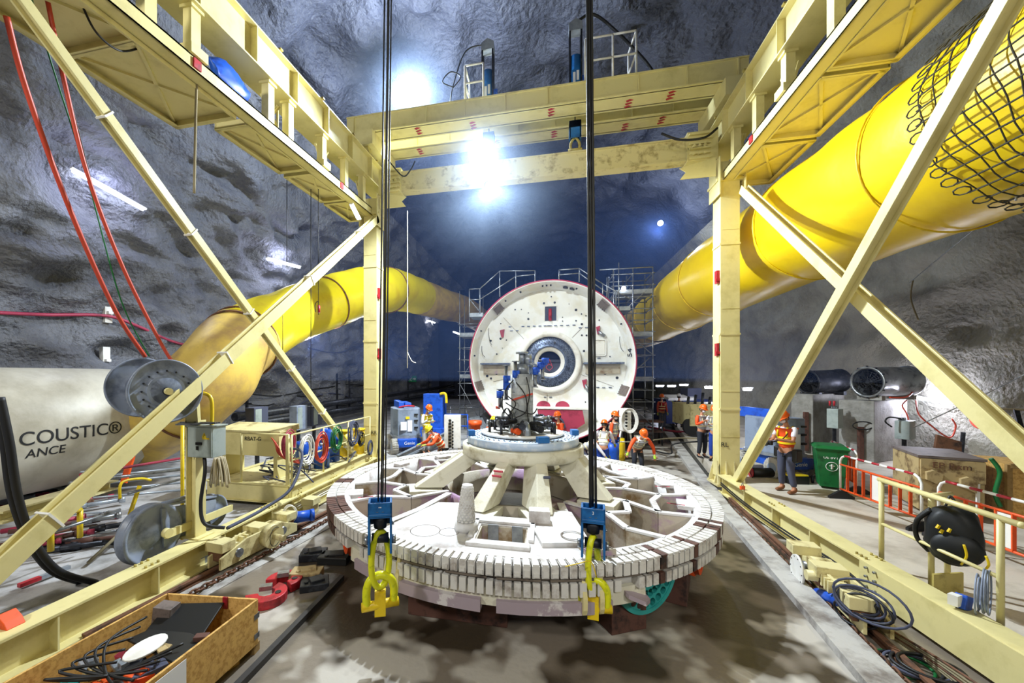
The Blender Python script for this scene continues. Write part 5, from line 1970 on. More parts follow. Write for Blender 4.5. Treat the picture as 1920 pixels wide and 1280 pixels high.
for y in (Y0_ + .15, Y0_ + 1.5, Y0_ + 2.6, Y1_ - .1):
    for k in range(6):
        b.cyl((X1_ + .06, y + (k % 2) * .09, .16 + (k // 2) * .09), (X1_ + .08, y + (k % 2) * .09, .16 + (k // 2) * .09), .016, n=6)
b.build('bolt', 'cream_dark', pf)
b = MB()
for k in range(3):
    b.cyl((X1_ + .02 + k * .04, Y0_ + .1, -.0 - k * .03), (X1_ + .02 + k * .04, Y1_ - .2, .02 - k * .03), .012, n=6)
b.build('conduit', 'white', pf)
# things on the platform
cb = thing('tool_cabinet', 'cream steel cabinet standing on the equipment platform', 'cabinet', (-7.0, 8.2, .43))
MB().box(-7.7, -6.05, 8.1, 8.75, .95, 1.5).build('body', 'cream', cb)
MB().ext([(-7.75, 8.06, 1.5), (-7.75, 8.8, 1.5), (-7.75, 8.8, 1.64), (-7.75, 8.06, 1.54)], (1.75, 0, 0)).build('lid', 'cream_dirty', cb)
b = MB().box(-7.6, -7.5, 8.1, 8.7, .43, .95).box(-6.2, -6.1, 8.1, 8.7, .43, .95)
b.build('leg', 'cream', cb)
text('RBAT-G', 'pencil_note', .13, 'ink', cb, face((-6.75, 8.09, 1.34), (1, 0, 0), (0, 0, 1)))
for i, (x, y, z, r_, h_, lab) in enumerate(((-6.0, 10.2, .43, .28, .9, 'tall blue hydraulic tank on the equipment platform'), (-5.75, 9.4, .43, .2, .55, 'small blue hydraulic tank by the platform handrail'), (-6.45, 9.6, .43, .18, .62, 'blue cylinder standing behind the hose coils'))):
    t = thing('hydraulic_tank', lab, 'tank', (x, y, z), 'blue tanks on the platform')
    MB().lathe([(0, z), (r_, z), (r_, z + h_ * .85), (r_ * .8, z + h_), (0, z + h_)], 24, Matrix.Translation((x, y, 0))).build('body', 'blue2', t)
    MB().cyl((x, y, z + h_), (x, y, z + h_ + .08), .05, n=10).build('cap', 'steel', t)
rnd = random.Random(11)
def coil(c, r_, m, label, turns=6, norm=V((1, 0, 0)), th=.014, name='hose_coil', sq=1.35):
    c = V(c)
    s, u = perp(norm)
    b = MB()
    for k in range(turns):
        rr_ = r_ * rnd.uniform(.75, 1.1)
        o_ = norm * rnd.uniform(-.05, .05) + s * rnd.uniform(-.05, .05) * r_ * 3
        dz = rnd.uniform(-.05, .05)
        b.tube([c + o_ + s * math.cos(a) * rr_ + V((0, 0, dz + math.sin(a) * rr_ * sq)) for a in [2 * PI * j / 18 for j in range(18)]], th, 6, True)
    return tag(b.build(name, m, at=c), label, 'hose coil')
coil((X1_ + .06, 8.65, 1.1), .25, 'hosered', 'coil of red hoses hung on the platform handrail', 9, V((1, 0, 0)), .014)
coil((X1_ + .04, 8.1, 1.15), .22, 'white', 'coil of white and grey hoses at the near platform corner', 8)
coil((X1_ + .05, 9.4, 1.18), .22, 'green', 'coil of green hoses on the platform handrail', 8)
coil((X1_ - .3, 7.9, 1.3), .2, 'crimson', 'coil of dark red hoses beside the tool cabinet', 8)
coil((X1_ + .05, 10.3, 1.2), .24, 'slate', 'coil of grey hoses toward the column end of the handrail', 8)
coil((X1_ + .1, 11.3, .6), .16, 'slate', 'loop of grey cable at the foot of the left column', 5)
coil((X1_ + .05, 10.8, .95), .15, 'black', 'coil of black cable by the yellow drums', 6)
rnd = random.Random(21)
b = MB()
for k in range(30):
    p0 = V((rnd.uniform(-7.2, -5.5), rnd.uniform(7.8, 10.6), .46))
    b.tube(spl([p0, p0 + V((rnd.uniform(-.4, .4), rnd.uniform(-.4, .4), rnd.uniform(.05, .3))), p0 + V((rnd.uniform(-.6, .6), rnd.uniform(-.5, .5), .02))], 6), .016, 6)
tag(b.build('loose_hoses', 'slate', at=(-6.3, 9, .45)), 'tangle of loose grey hoses covering the platform deck', 'hoses', kind='stuff')
for k in range(4):
    hose([(-6.1, 7.9 + k * .05, 1.42 - k * .04), (-5.9, 7.85, 1.25 - k * .05), (-5.7, 7.8 + k * .04, 1.02 - k * .03), (-5.42, 7.9 + k * .05, .98 - k * .05)], .014, 'hosered', 'slack_hose', ['topmost', 'second', 'third', 'lowest'][k] + ' of the slack red hoses draped across the tool cabinet', group='slack red hoses')
for i, (x, y) in enumerate(((-5.9, 10.9), (-5.65, 11.3))):
    b = MB().cyl((x, y, .43), (x, y, 1.15), .17, .17, 18).cyl((x, y, 1.15), (x, y, 1.2), .19, n=18).cyl((x, y, .7), (x, y, .73), .18, n=18)
    tag(b.build('yellow_drum', 'yellow', at=(x, y, .43)), ['yellow drum behind the grey coil on the platform', 'yellow drum nearest the left column'][i], 'drum')
for i, (x0, x1, y0, y1) in enumerate(((470, 504, 765, 795), (551, 577, 762, 802), (583, 603, 762, 795))):
    p_, q_ = PX(x0, y0, -8.4), PX(x1, y1, -8.4)
    c = (p_ + q_) / 2
    t = thing('junction_box', ['dark grey cabinet behind the tool cabinet', 'grey cabinet with a side vent behind the blue tank', 'narrow dark cabinet behind the blue tank'][i], 'electrical box', (c.x, c.y, -.06))
    MB().box(c.x - .25, c.x + .05, c.y - .3, c.y + .3, q_.z, p_.z).build('casing', 'slate' if i != 1 else 'greyblue', t, bevel=.01)
    MB().box(c.x + .05, c.x + .06, c.y - .26, c.y + .0, q_.z + .05, p_.z - .05).build('vent', 'boxgrey', t)
    MB().box(c.x - .15, c.x - .05, c.y - .04, c.y + .04, -.06, q_.z).build('leg', 'darksteel', t)
# wheel bogies


def bogie(cx, cy, length, ang, label, disc_=False, par='wheel_bogie'):
    t = thing(par, label, 'wheel bogie', (cx, cy, -.22), 'crane wheel bogies')
    M_ = Matrix.Translation((cx, cy, 0)) @ Matrix.Rotation(ang, 4, 'Z')
    L = length / 2
    def B(x0, x1, y0, y1, z0, z1, b):
        vs = [M_ @ V((x, y, z)) for z in (z0, z1) for y in (y0, y1) for x in (x0, x1)]
        b.add(vs, [(0, 2, 3, 1), (4, 5, 7, 6), (0, 1, 5, 4), (2, 6, 7, 3), (0, 4, 6, 2), (1, 3, 7, 5)])
    b = MB()
    for x in (-.14, .1):
        poly = [(x, -L, -.2), (x, L, -.2), (x, L, -.05), (x, L * .5, .12), (x, -L * .4, .12), (x, -L, -.02)]
        b.ext([M_ @ V(p_) for p_ in poly], (M_.to_3x3() @ V((.04, 0, 0))))
    b.build('frame', 'cream_dirty', t, bevel=.008)
    for y in (-L * .6, L * .55):
        b = MB().cyl(M_ @ V((-.09, y, -.05)), M_ @ V((.09, y, -.05)), .15, n=28)
        wl = b.build('wheel', 'cream_dirty', t)
        b = MB().cyl(M_ @ V((-.17, y, -.05)), M_ @ V((.17, y, -.05)), .07, n=16)
        b.build('hub', 'steel', wl)
    for y in (-L * .8, L * .05, L * .85):
        b = MB()
        B(-.24, .12, y - .13, y + .13, .04, .19, b)
        q = b.build('end_block', 'yellow' if False else 'cream_dirty', t, bevel=.01)
        b = MB()
        B(-.2, .08, y - .1, y + .1, -.1, .04, b)
        b.build('pad', 'rust', q)
    b = MB()
    for k in range(5):
        B(-.2, .0, -.3 + k * .09, -.26 + k * .09, -.05, .1, b)
    b.cyl(M_ @ V((-.32, .02, .02)), M_ @ V((.0, .02, .02)), .07, n=16)
    b.build('motor', 'cream_dirty', t)
    if disc_:
        b = MB().cyl(M_ @ V((-.3, L * .42, -.08)), M_ @ V((-.27, L * .42, -.08)), .22, n=36)
        wd = b.build('cover_disc', 'white', t)
        b = MB()
        for k in range(10):
            a = 2 * PI * k / 10
            p_ = M_ @ V((-.3, L * .42 + .19 * math.cos(a), -.08 + .19 * math.sin(a)))
            b.cyl(p_, p_ + M_.to_3x3() @ V((-.006, 0, 0)), .009, n=6)
        b.build('bolt', 'darksteel', wd)
    return t


bogie(-5.0, 6.1, 1.7, R(-6), 'cream geared wheel bogie on the left rail by the red castings', False)
# lifted to expose gear housing on the near side of the left bogie
t = thing('gear_motor', 'cream gear housing with round cover on the left wheel bogie', 'gear housing', (-4.86, 6.2, .0))
b = MB().cyl((-4.8, 6.15, .02), (-4.66, 6.12, .02), .2, n=28).cyl((-4.66, 6.12, .02), (-4.44, 6.08, .02), .05, n=12)
b.build('housing', 'cream_dirty', t)
MB().tube([V((-4.645, 6.12 + .14 * math.cos(a), .02 + .16 * math.sin(a))) for a in [2 * PI * k / 20 for k in range(20)]], .006, 5, True).build('cable', 'black', t)
bm = PX(535, 992, -4.9)
b = MB().cyl((-5.0, 7.0, .0), (-4.7, 7.25, .0), .11, n=18).cyl((-4.7, 7.25, 0), (-4.64, 7.3, 0), .12, n=18)
tag(b.build('blue_motor', 'blue2', at=(-4.9, 7.1, -.1)), 'small blue motor behind the left wheel bogie', 'motor')
coil((-4.95, 6.95, .12), .12, 'white', 'loops of white cable over the small blue motor', 5, V((.6, -.8, 0)), .01)
b = MB().box(-5.25, -4.95, 7.75, 8.05, .0, .14).box(-5.2, -5.0, 7.75, 8.05, -.2, 0)
tag(b.build('buffer_block', 'cream_dirty', at=(-5.1, 7.9, -.2), bevel=.01), 'cream buffer block under the equipment platform', 'block')
# ------------------------------------------------------------------ left floor clutter
g0, g1 = G(188, 1160, -.3), G(398, 1052, -.3)
b = MB()
b.prof(g0 + V((0, 0, .09)), g1 + V((0, 0, .09)), [(-.09, -.09), (.09, -.09), (.09, .09), (.085, .09), (.085, -.085), (-.085, -.085), (-.085, .09), (-.09, .09)])
b.bar(g0 + V((.0, .02, .185)), g1 + V((0, 0, .185)), .19, .01)
tag(b.build('galvanised_trunking', 'galv', at=g0), 'galvanised steel trunking lying under the left girder', 'trunking')
ch = G(2, 1120, -.06)
b = MB().box(-6.6, -6.2, 2.9, 3.35, -.06, .75)
tag(b.build('concrete_pier', 'concrete', at=(-6.4, 3.1, -.06)), 'stub of grey concrete at the left edge behind the girder', 'pier')
a_, c_ = PX(-20, 972, -6.9), PX(205, 908, -7.6)
b = MB().ib(a_, c_, .3, .16, .025, .03)
tag(b.build('steel_beam', 'cream_dirty', at=a_), 'weathered cream H beam lying behind the left girder', 'beam')
oc = G(18, 1165, .2)
b = MB().ext([(-5.72, 3.0, .2), (-5.45, 3.0, .2), (-5.5, 3.0, .27), (-5.6, 3.0, .34), (-5.68, 3.0, .27)], (0, .16, 0))
tag(b.build('orange_clamp', 'orange', at=(-5.58, 3.05, .2), bevel=.008), 'small orange clamp sitting on the near end of the left girder', 'clamp')
# pile of rods and pipes
rnd = random.Random(4)
mats = ['crimson', 'steel', 'darksteel', 'rusttooth', 'steel', 'crimson', 'galv', 'darksteel', 'rust']
words = {'crimson': 'magenta painted', 'steel': 'bare steel', 'darksteel': 'dark steel', 'rusttooth': 'dark rusty', 'galv': 'galvanised', 'rust': 'brown rusty'}
for k in range(30):
    px, py = rnd.uniform(60, 210), rnd.uniform(915, 1025)
    c = G(px, py, .0 + rnd.random() * .1)
    a = R(rnd.uniform(20, 62))
    L_ = rnd.uniform(.5, 1.3)
    m = mats[k % 9]
    d = V((math.cos(a), math.sin(a), rnd.uniform(-.06, .06)))
    r_ = rnd.choice((.02, .03, .04, .045))
    b = MB().cyl(c - d * L_ / 2, c + d * L_ / 2, r_, n=10).cyl(c - d * L_ * .3, c - d * L_ * .1, r_ * 1.4, n=10).cyl(c + d * L_ * .4, c + d * L_ * .5, r_ * 1.6, n=10)
    tag(b.build('rod', m, at=c), words[m] + ' rod in the scrap pile beside the grey sheave', 'rod', 'rods in the scrap pile, ' + words[m])
for i, (p_, q_, m, lab) in enumerate((((150, 890), (345, 858), 'crimson', 'long magenta bar leaning over the scrap pile'), ((130, 905), (340, 880), 'steel', 'long steel tube rack bar over the scrap pile'), ((240, 925), (350, 895), 'steel', 'bent steel handrail tube above the grey sheave'),
                                ((165, 1055), (262, 965), 'rope', 'long grey pry bar slanting across the slab'), ((60, 1010), (225, 955), 'steel', 'bright steel pipe across the scrap pile'))):
    X_ = -7.3 if i < 3 else -7.0
    a_, c_ = (PX(*p_, X_), PX(*q_, X_)) if i != 3 else (G(*p_, 0), PX(*q_, -6.9))
    b = MB().cyl(a_, c_, .025, n=8)
    tag(b.build('long_bar', m, at=a_), lab, 'bar')
a_, c_ = G(35, 1098, -.0), G(130, 1062, .0)
b = MB().bar(a_, a_ + (c_ - a_) * .4, .07, .05).mi(1).bar(a_ + (c_ - a_) * .4, c_, .07, .05)
tag(b.build('marker_bar', ['red', 'galv'], at=a_), 'flat bar with a red painted end on the left slab', 'bar')
# yellow trestle
yt = thing('yellow_trestle', 'yellow tubular trestle standing in the scrap pile', 'trestle', G(130, 1010, -.06))
b = MB()
a_, c_, e_ = PX(95, 968, -7.0), PX(150, 955, -7.4), PX(270, 898, -8.0)
b.tube([a_, c_], .04, 8).tube([a_ + V((0, 0, -.5)), a_], .04, 8).tube([c_, c_ + V((0, 0, -.45))], .04, 8)
b.build('frame', 'yellow', yt)
b = MB().tube(spl([PX(225, 935, -7.8), PX(228, 905, -7.8), PX(262, 897, -7.8), PX(283, 900, -7.8)], 6), .025, 8).bar(PX(262, 910, -7.6), PX(243, 965, -7.6), .05)
b.build('guard_rail', 'yellow', yt)
b = MB().bar(PX(247, 855, -8.2), PX(232, 905, -8.2), .14, .04).bar(PX(262, 800, -8.4), PX(247, 855, -8.2), .1, .04)
tag(b.build('lifting_sling', 'orange', at=PX(240, 880, -8.2)), 'orange webbing sling hanging under the lower duct', 'sling')
for i in range(5):
    b = MB().cyl(PX(150 + i * 6, 885 + i * 12, -8.6), PX(345, 862 + i * 14, -8.0), .025, n=6)
    tag(b.build('rack_tube', 'galv', at=PX(150, 885 + i * 12, -8.6)), ['topmost', 'second', 'third', 'fourth', 'lowest'][i] + ' tube of the grey rack behind the sheave', 'tube', 'tubes of the grey rack')
# plywood crate of scrap
cr_ = thing('plywood_crate', 'open yellow plywood crate full of scrap at the lower left', 'crate', (-3.78, 3.0, -.3))
ax_ = V((-3.22, 3.93, 0)); bx_ = V((-4.32, 3.80, 0)); cx_ = V((-4.40, 2.2, 0)); dx_ = V((-3.24, 2.28, 0))
def panel(p, q, z0=-.2, z1=.3, t=.025, m='osb'):
    return MB().bar(V((p.x, p.y, (z0 + z1) / 2)), V((q.x, q.y, (z0 + z1) / 2)), t, z1 - z0).build('panel', m, cr_)
panel(ax_, bx_); panel(bx_, cx_); panel(cx_, dx_); pr = panel(dx_, ax_)
MB().ext([V((p.x, p.y, -.2)) for p in (ax_, bx_, cx_, dx_)], (0, 0, .02)).build('floor_panel', 'osb', cr_)
b = MB()
for p_, q_ in ((ax_, bx_), (dx_, cx_)):
    b.bar(V((p_.x, p_.y, -.25)), V((q_.x, q_.y, -.25)), .1, .1)
b.build('skid', 'timber', cr_)
b = MB().bar((-3.205, 2.62, .12), (-3.203, 3.0, .12), .004, .3)
b.build('document_pouch', 'paper', cr_)
b = MB()
for z in (.12, -.1):
    b.box(-3.25, -3.205, 3.87, 3.95, z - .03, z + .03)
b.build('hinge', 'steel', cr_)
b = MB().box(-3.62, -3.56, 3.86, 3.88, .18, .31)
q = b.build('tape', 'red', cr_); q['label'] = 'strip of red tape'
def scrap(name, label, b, m, at, cat='scrap', **k):
    return tag(b.build(name, m, at=at, bevel=.006), label, cat, **k)
scrap('black_board', 'black plywood board lying on top in the crate, farther one', MB().ob((-3.84, 3.58, .2), (.62, .42, .02), R(15), R(14)), 'black', (-3.84, 3.58, .15), 'board')
scrap('black_board', 'black plywood board lying on top in the crate, nearer one', MB().ob((-3.72, 3.28, .17), (.75, .36, .02), R(-12), R(-5)), 'black', (-3.72, 3.28, .12), 'board')
scrap('maroon_casting', 'maroon casting standing in the far left corner of the crate', MB().ob((-4.12, 3.6, .14), (.2, .16, .34), R(10), 0, R(6)), 'brownplate', (-4.12, 3.6, -.1), 'casting')
b = MB().ext([V((-3.78 + .13 * math.cos(a) , 3.1 + .2 * math.sin(a), .21)) for a in [2 * PI * k / 20 for k in range(20)]], (0, 0, .02))
scrap('white_disc', 'white oval plate lying on the black boards', b, 'white', (-3.78, 3.1, .21), 'plate')
b = MB().ext([V((-3.36 + .1 * math.cos(a) , 3.5 + .16 * math.sin(a), .1)) for a in [2 * PI * k / 20 for k in range(20)]], (0, 0, .02))
scrap('white_disc', 'small white disc by the right side of the crate', b, 'white', (-3.36, 3.5, .1), 'plate')
scrap('timber_block', 'dark timber block beside the small white disc in the crate', MB().ob((-3.42, 3.38, .18), (.13, .08, .07), R(20)), 'rusttooth', (-3.42, 3.38, .15), 'block')
rnd = random.Random(8)
lst = [('crimson', 'maroon'), ('orange', 'orange'), ('brownplate', 'brown'), ('galv', 'grey'), ('darksteel', 'dark steel'), ('oldbox', 'tan'), ('teal', 'teal'), ('rust', 'rusty'), ('slate', 'slate coloured'), ('black', 'black')]
for k in range(24):
    m, wd = lst[k % 10]
    c = V((rnd.uniform(-4.22, -3.4), rnd.uniform(2.4, 3.15), rnd.uniform(.06, .17)))
    b = MB().ob(c, (rnd.uniform(.12, .34), rnd.uniform(.07, .16), rnd.uniform(.03, .08)), rnd.uniform(0, 3), rnd.uniform(-.3, .3), rnd.uniform(-.3, .3))
    b.ob(c + V((.02, .02, .03)), (.08, .08, .06), rnd.uniform(0, 3))
    scrap('scrap_piece', wd + ' scrap piece among the steel offcuts in the crate', b, m, c, 'scrap', group=wd + ' scrap in the crate')
for k in range(6):
    pts = [(-4.2 + .1 * k, 3.45 - .15 * k, .25), (-4.1, 3.0 - .1 * k, .3), (-3.8, 2.75, .24 - .01 * k), (-3.45, 2.6 + .12 * k, .24)]
    hose(pts, .012, 'black', 'scrap_cable', 'black cable curling over the scrap in the crate', 'cable', group='cables in the crate')
p_, q_ = G(405, 1262, -.28), G(445, 1238, -.28)
tag(MB().bar(p_, q_, .09, .05).build('timber_offcut', 'osb', at=p_), 'yellow timber offcut on the floor right of the crate', 'timber')
# castings on the floor near the rail
def cast(px, py, size, rz, m, label, name='casting', z=0):
    c = G(px, py, -.3)
    b = MB().ob(c + V((0, 0, size[2] / 2 + z)), size, rz).ob(c + V((.02, .02, size[2] + z)), (size[0] * .5, size[1] * .6, .06), rz + .3)
    b.cyl(c + V((-size[0] * .2, -size[1] * .3, size[2] + z)), c + V((-size[0] * .2, -size[1] * .3, size[2] + z + .02)), .035, n=12)
    return tag(b.build(name, m, at=c, bevel=.012), label, 'casting')
def disc_cast(px, py, r_, label, a0=0, a1=4.2):
    c = G(px, py, -.3)
    t = thing('cutter_housing', label, 'casting', c)
    pts = [c + V((r_ * math.cos(a0 + (a1 - a0) * k / 14), r_ * math.sin(a0 + (a1 - a0) * k / 14), .0)) for k in range(15)] + [c + V((r_ * .4 * math.cos(a1 - (a1 - a0) * k / 6), r_ * .4 * math.sin(a1 - (a1 - a0) * k / 6), 0)) for k in range(7)]
    MB().ext(pts, (0, 0, .12)).build('body', 'red', t, bevel=.01)
    MB().cyl(c + V((r_ * .6, r_ * .1, .12)), c + V((r_ * .6, r_ * .1, .13)), .04, n=14).build('hole', 'black', t)
    MB().ob(c + V((-r_ * .2, r_ * .2, .15)), (.16, .1, .06), .5).build('clamp_piece', 'steel', t)
disc_cast(533, 1098, .26, 'red crescent casting on the wet floor, farther one', -.6, 3.6)
disc_cast(500, 1125, .27, 'red crescent casting on the wet floor beside the crate', -2.6, 1.6)
cast(575, 1085, (.46, .26, .14), R(15), 'oldbox', 'dirty rectangular casting beside the farther red crescent')
cast(590, 1100, (.4, .3, .1), R(30), 'darksteel', 'dark flat casting under the dirty rectangular one')
cast(588, 1046, (.42, .3, .12), R(20), 'darksteel', 'dark casting with square socket near the orange bucket')
cast(628, 1052, (.5, .3, .12), R(8), 'black', 'black rubber skirt piece beneath the rim near the orange bucket')

# ================================================================== RIGHT SIDE
bogie(3.88, 6.55, 1.9, R(-8), 'cream wheel bogie with white round cover on the right rail', True)
# web plates on the right girder
gx = 4.72 - .17
b = MB().box(gx - .175, gx - .155, 4.0, 6.9, -.24, .2)
o = b.build('splice_plate', 'cream', at=(gx - .16, 5.4, 0))
tag(o, 'long flat cream plate bolted along the near part of the right girder', 'plate')
b = MB()
for y in (4.15, 4.3, 6.6, 6.75):
    for z in (-.12, .02, .14):
        b.cyl((gx - .175, y, z), (gx - .21, y, z), .016, n=6)
bb_ = b.build('bolt', 'steel', o)
# handrail on the right girder
hr_ = thing('handrail', 'cream tubular handrail along the right girder with the black backpack on it', 'handrail', (4.85, 6.3, 0))
b = MB()
z1 = 1.3
A_, B_, C_, D_ = V((4.79, 7.12, 0)), V((4.76, 5.5, .05)), V((4.95, 6.55, 0)), V((5.2, 6.65, 0))
for p in (A_, B_, V((4.76, 5.05, .05))):
    b.cyl(p, V((p.x, p.y, z1)), .03, n=12)
b.cyl(V((4.79, 7.16, z1)), V((4.76, 5.3, z1)), .034, n=12)
b.cyl(V((4.76, 5.22, z1 - .02)), V((4.74, 4.0, z1 - .02)), .034, n=12)
b.sph((4.76, 5.3, z1), .036, 6)
b.cyl(V((4.79, 7.12, .66)), V((4.76, 5.5, .66)), .022, n=10)
b.cyl(V((4.76, 5.05, .6)), V((4.74, 4.0, .6)), .022, n=10)
b.build('rail', 'cream', hr_)
b = MB()
for p in (C_, D_):
    b.cyl(V((p.x, p.y, -.0)), V((p.x, p.y, 1.25)), .03, n=12)
b.cyl(V((4.84, 6.5, 1.25)), V((5.26, 6.68, 1.25)), .032, n=12)
b.build('return_frame', 'cream', hr_)
MB().ext([(4.88, 6.42, .0), (5.3, 6.56, .0), (5.3, 6.56, .26), (4.88, 6.42, .26)], (0, .03, 0)).build('toe_plate', 'cream_dark', hr_)
# backpack
bc = PD(1787, 1003, 5.05)
bp_ = thing('backpack', 'black backpack with yellow zip pulls hanging on the handrail', 'backpack', bc)
Mb = Matrix.Translation(bc) @ Matrix.Rotation(R(-38), 4, 'Z')
b = MB()
b.sph((0, 0, 0), (.3, .2, .36), 14)
for i in range(len(b.v)):
    v = b.v[i]
    v = V((math.copysign(abs(v.x / .3) ** .75 * .3, v.x), math.copysign(abs(v.y / .2) ** .75 * .2, v.y), math.copysign(abs(v.z / .36) ** .75 * .36, v.z)))
    v += v.normalized() * noise.noise(v * 9) * .03
    v.x *= .8 - .12 * v.z
    b.v[i] = Mb @ v
b.build('body', 'pack', bp_)
b = MB().sph((0, 0, 0), (.22, .1, .2), 10)
for i in range(len(b.v)):
    v = b.v[i]
    b.v[i] = Mb @ (v + V((.03, -.16, -.12)))
b.build('front_pocket', 'pack', bp_)
b = MB()
for x_, z0_, z1_ in ((.08, -.28, -.02), (.24, -.3, -.1)):
    b.tube([Mb @ V(p) for p in spl([(x_, -.27, z1_), (x_ + .02, -.275, (z0_ + z1_) / 2), (x_ - .02, -.23, z0_)], 5)], .012, 6)
b.build('piping', 'yellow', bp_)
b = MB()
for x_, z_ in ((-.12, .12), (-.09, .07), (-.03, .1), (-.06, -.0)):
    b.ob(Mb @ V((x_, -.2, z_)), (.03, .02, .05), .3, .2, .4)
b.build('zip_pull', 'yellow', bp_)
b = MB()
for s_ in (-1, 1):
    b.tube([Mb @ V(p) for p in spl([(-.18, .05 * s_, .28), (-.3, .03 * s_, .1), (-.3, 0, -.12), (-.2, .05, -.28)], 6)], .025, 8)
b.tube([Mb @ V(p) for p in spl([(-.06, .1, .33), (-.02, .14, .46), (.04, .1, .34)], 6)], .014, 8)
b.build('strap', 'black', bp_)
# cables along the right girder
for k in range(2):
    hose([PX(1352, 905 + k * 4, 4.4), PX(1400, 945 + k * 4, 4.35), PX(1480, 1000 + k * 5, 4.33), PX(1560, 1050 + k * 5, 4.3), PX(1620, 1100 + k * 5, 4.25), PX(1650, 1150, 4.15), PX(1652, 1185, 4.1)], .017, 'black', 'girder_cable', ['upper', 'lower'][k] + ' black cable snaking along the side of the right girder', 'cable')
rnd = random.Random(31)
for k in range(8):
    r0 = rnd.uniform(.16, .3)
    c = PX(1612 + rnd.uniform(-10, 25), 1128 + rnd.uniform(-12, 25), 3.66)
    nn = V((-.8, -.5, .3 + rnd.uniform(-.2, .2))).normalized()
    s, u = perp(nn)
    b = MB().tube([c + s * math.cos(a) * r0 * 1.2 + u * math.sin(a) * r0 * .75 + nn * .02 * math.sin(3 * a) for a in [2 * PI * j / 22 for j in range(22)]], .014, 6, True)
    tag(b.build('cable_loop', 'slate' if k % 2 else 'rubber', at=c), ('grey' if k % 2 else 'black') + ' cable loop in the bundle by the right wheel bogie', 'cable', ('grey' if k % 2 else 'black') + ' loops in the cable bundle')
for k in range(6):
    hose([PX(1635 + k * 3, 1160 + k * 4, 4.02), PX(1740 + k * 3, 1222 + k * 6, 3.98), PX(1860, 1300 + k * 8, 3.95)], .012, 'rope' if k % 3 else 'rust', 'floor_cable', 'tan cable running along the foot of the right girder', 'cable', group='tan cables beside the right girder')
for k in range(5):
    c = G(1690 + k * 14, 1245 + k * 5, -.28)
    b = MB().tube([c + V((.25 * math.cos(a), .22 * math.sin(a), .02 * k)) for a in [2 * PI * j / 22 for j in range(22)]], .016, 6, True)
    tag(b.build('cable_loop', ('green', 'rubber', 'slate', 'rubber', 'black')[k], at=c), ('green', 'black', 'grey', 'thick black', 'dark')[k] + ' cable loop lying on the floor beneath the tan cables', 'cable')
b = MB().cyl(PX(1535, 1115, 3.75), PX(1590, 1130, 3.75), .09, n=16)
tag(b.build('blue_motor', 'blue2', at=PX(1560, 1120, 3.75)), 'blue motor on the right wheel bogie beneath the cable bundle', 'motor')
coil((4.70, 5.62, .42), .17, 'greyblue', 'coil of thin grey cable tied to the handrail post', 5, V((.7, -.7, 0)), .009)
coil((4.70, 4.95, .42), .2, 'greyblue', 'thick coil of grey cable at the right picture edge', 9, V((.7, -.7, 0)), .014, sq=1.5)
c = PX(1806, 1128, 4.6)
wb = thing('socket_box', 'blue and white socket box hanging on the coil of thin cable', 'socket', c)
MB().ob(c, (.14, .1, .16), R(30), 0, R(20)).build('casing', 'blue2', wb, bevel=.01)
MB().ob(c + V((-.1, -.03, .03)), (.09, .08, .12), R(30)).build('cover', 'white', wb)
MB().ob(c + V((.03, 0, -.15)), (.07, .06, .16), R(30)).build('plug', 'blue2', wb)
b = MB().box(4.85, 6.5, 5.0, 6.0, .0, .02)
# small items by the column foot
for i, (px, py) in enumerate(((1392, 918),)):
    c = G(px, py, .2)
    t = thing('orange_padlock', 'small orange tag on the end of the right girder', 'tag', c)
    MB().ob(c + V((0, 0, .05)), (.1, .05, .08), .4).build('body', 'orange', t)
    MB().tube(spl([c + V((-.02, 0, .08)), c + V((0, 0, .16)), c + V((.03, 0, .08))], 5), .008, 6).build('loop', 'steel', t)
# barriers
def barrier(p, q, label, feet=True):
    p, q = V(p), V(q)
    t = thing('crowd_barrier', label, 'barrier', (p + q) / 2, 'orange barriers')
    t.location.z = 0
    OFF[t.name] = V(t.location)
    d = (q - p).normalized()
    L_ = (q - p).length
    b = MB()
    pts = [p + V((0, 0, .1)), p + V((0, 0, .86)), p + d * .05 + V((0, 0, .95)), p + d * .14 + V((0, 0, 1.0))]
    b.tube(pts, .022, 8)
    b.tube([q - d * .14 + V((0, 0, 1.0)), q - d * .05 + V((0, 0, .95)), q + V((0, 0, .86)), q + V((0, 0, .1))], .022, 8)
    b.build('end_post', 'white', t)
    n = 9
    b = MB()
    for i in range(n):
        b.mi(i % 2)
        b.cyl(p + d * (.14 + (L_ - .28) * i / n) + V((0, 0, 1.0)), p + d * (.14 + (L_ - .28) * (i + 1) / n) + V((0, 0, 1.0)), .023, n=10)
    b.build('top_rail', ['red', 'white'], t)
    b = MB()
    for z in (.78, .22):
        b.tube([p + V((0, 0, z)), q + V((0, 0, z))], .022, 8)
    k = 9
    for i in range(1, k):
        c = p + d * L_ * i / k
        b.bar(c + V((0, 0, .22)), c + V((0, 0, .78)), .02, .05, up=V((1, 0, 0)))
    b.build('panel', 'orange', t)
    c = p + d * L_ * .5
    MB().bar(c - d * L_ * .06 + V((0, 0, .5)), c + d * L_ * .06 + V((0, 0, .5)), .012, .5).build('sign_board', 'white', t)
    if feet:
        for c in (p, q):
            s = V((d.y, -d.x, 0))
            b = MB().ext([c + s * -.25, c + s * .25, c + s * .25 + V((0, 0, .05)), c + s * .05 + V((0, 0, .18)), c - s * .05 + V((0, 0, .18)), c + s * -.25 + V((0, 0, .05))], d * .06)
            b.build('foot', 'rubber', t)
    return t
barrier((6.58, 10.95, 0), (6.66, 9.0, 0), 'orange crowd barrier with striped top rail in front of the green bin')
barrier((6.72, 8.75, 0), (6.76, 6.7, 0), 'orange crowd barrier at the right edge beyond the backpack')
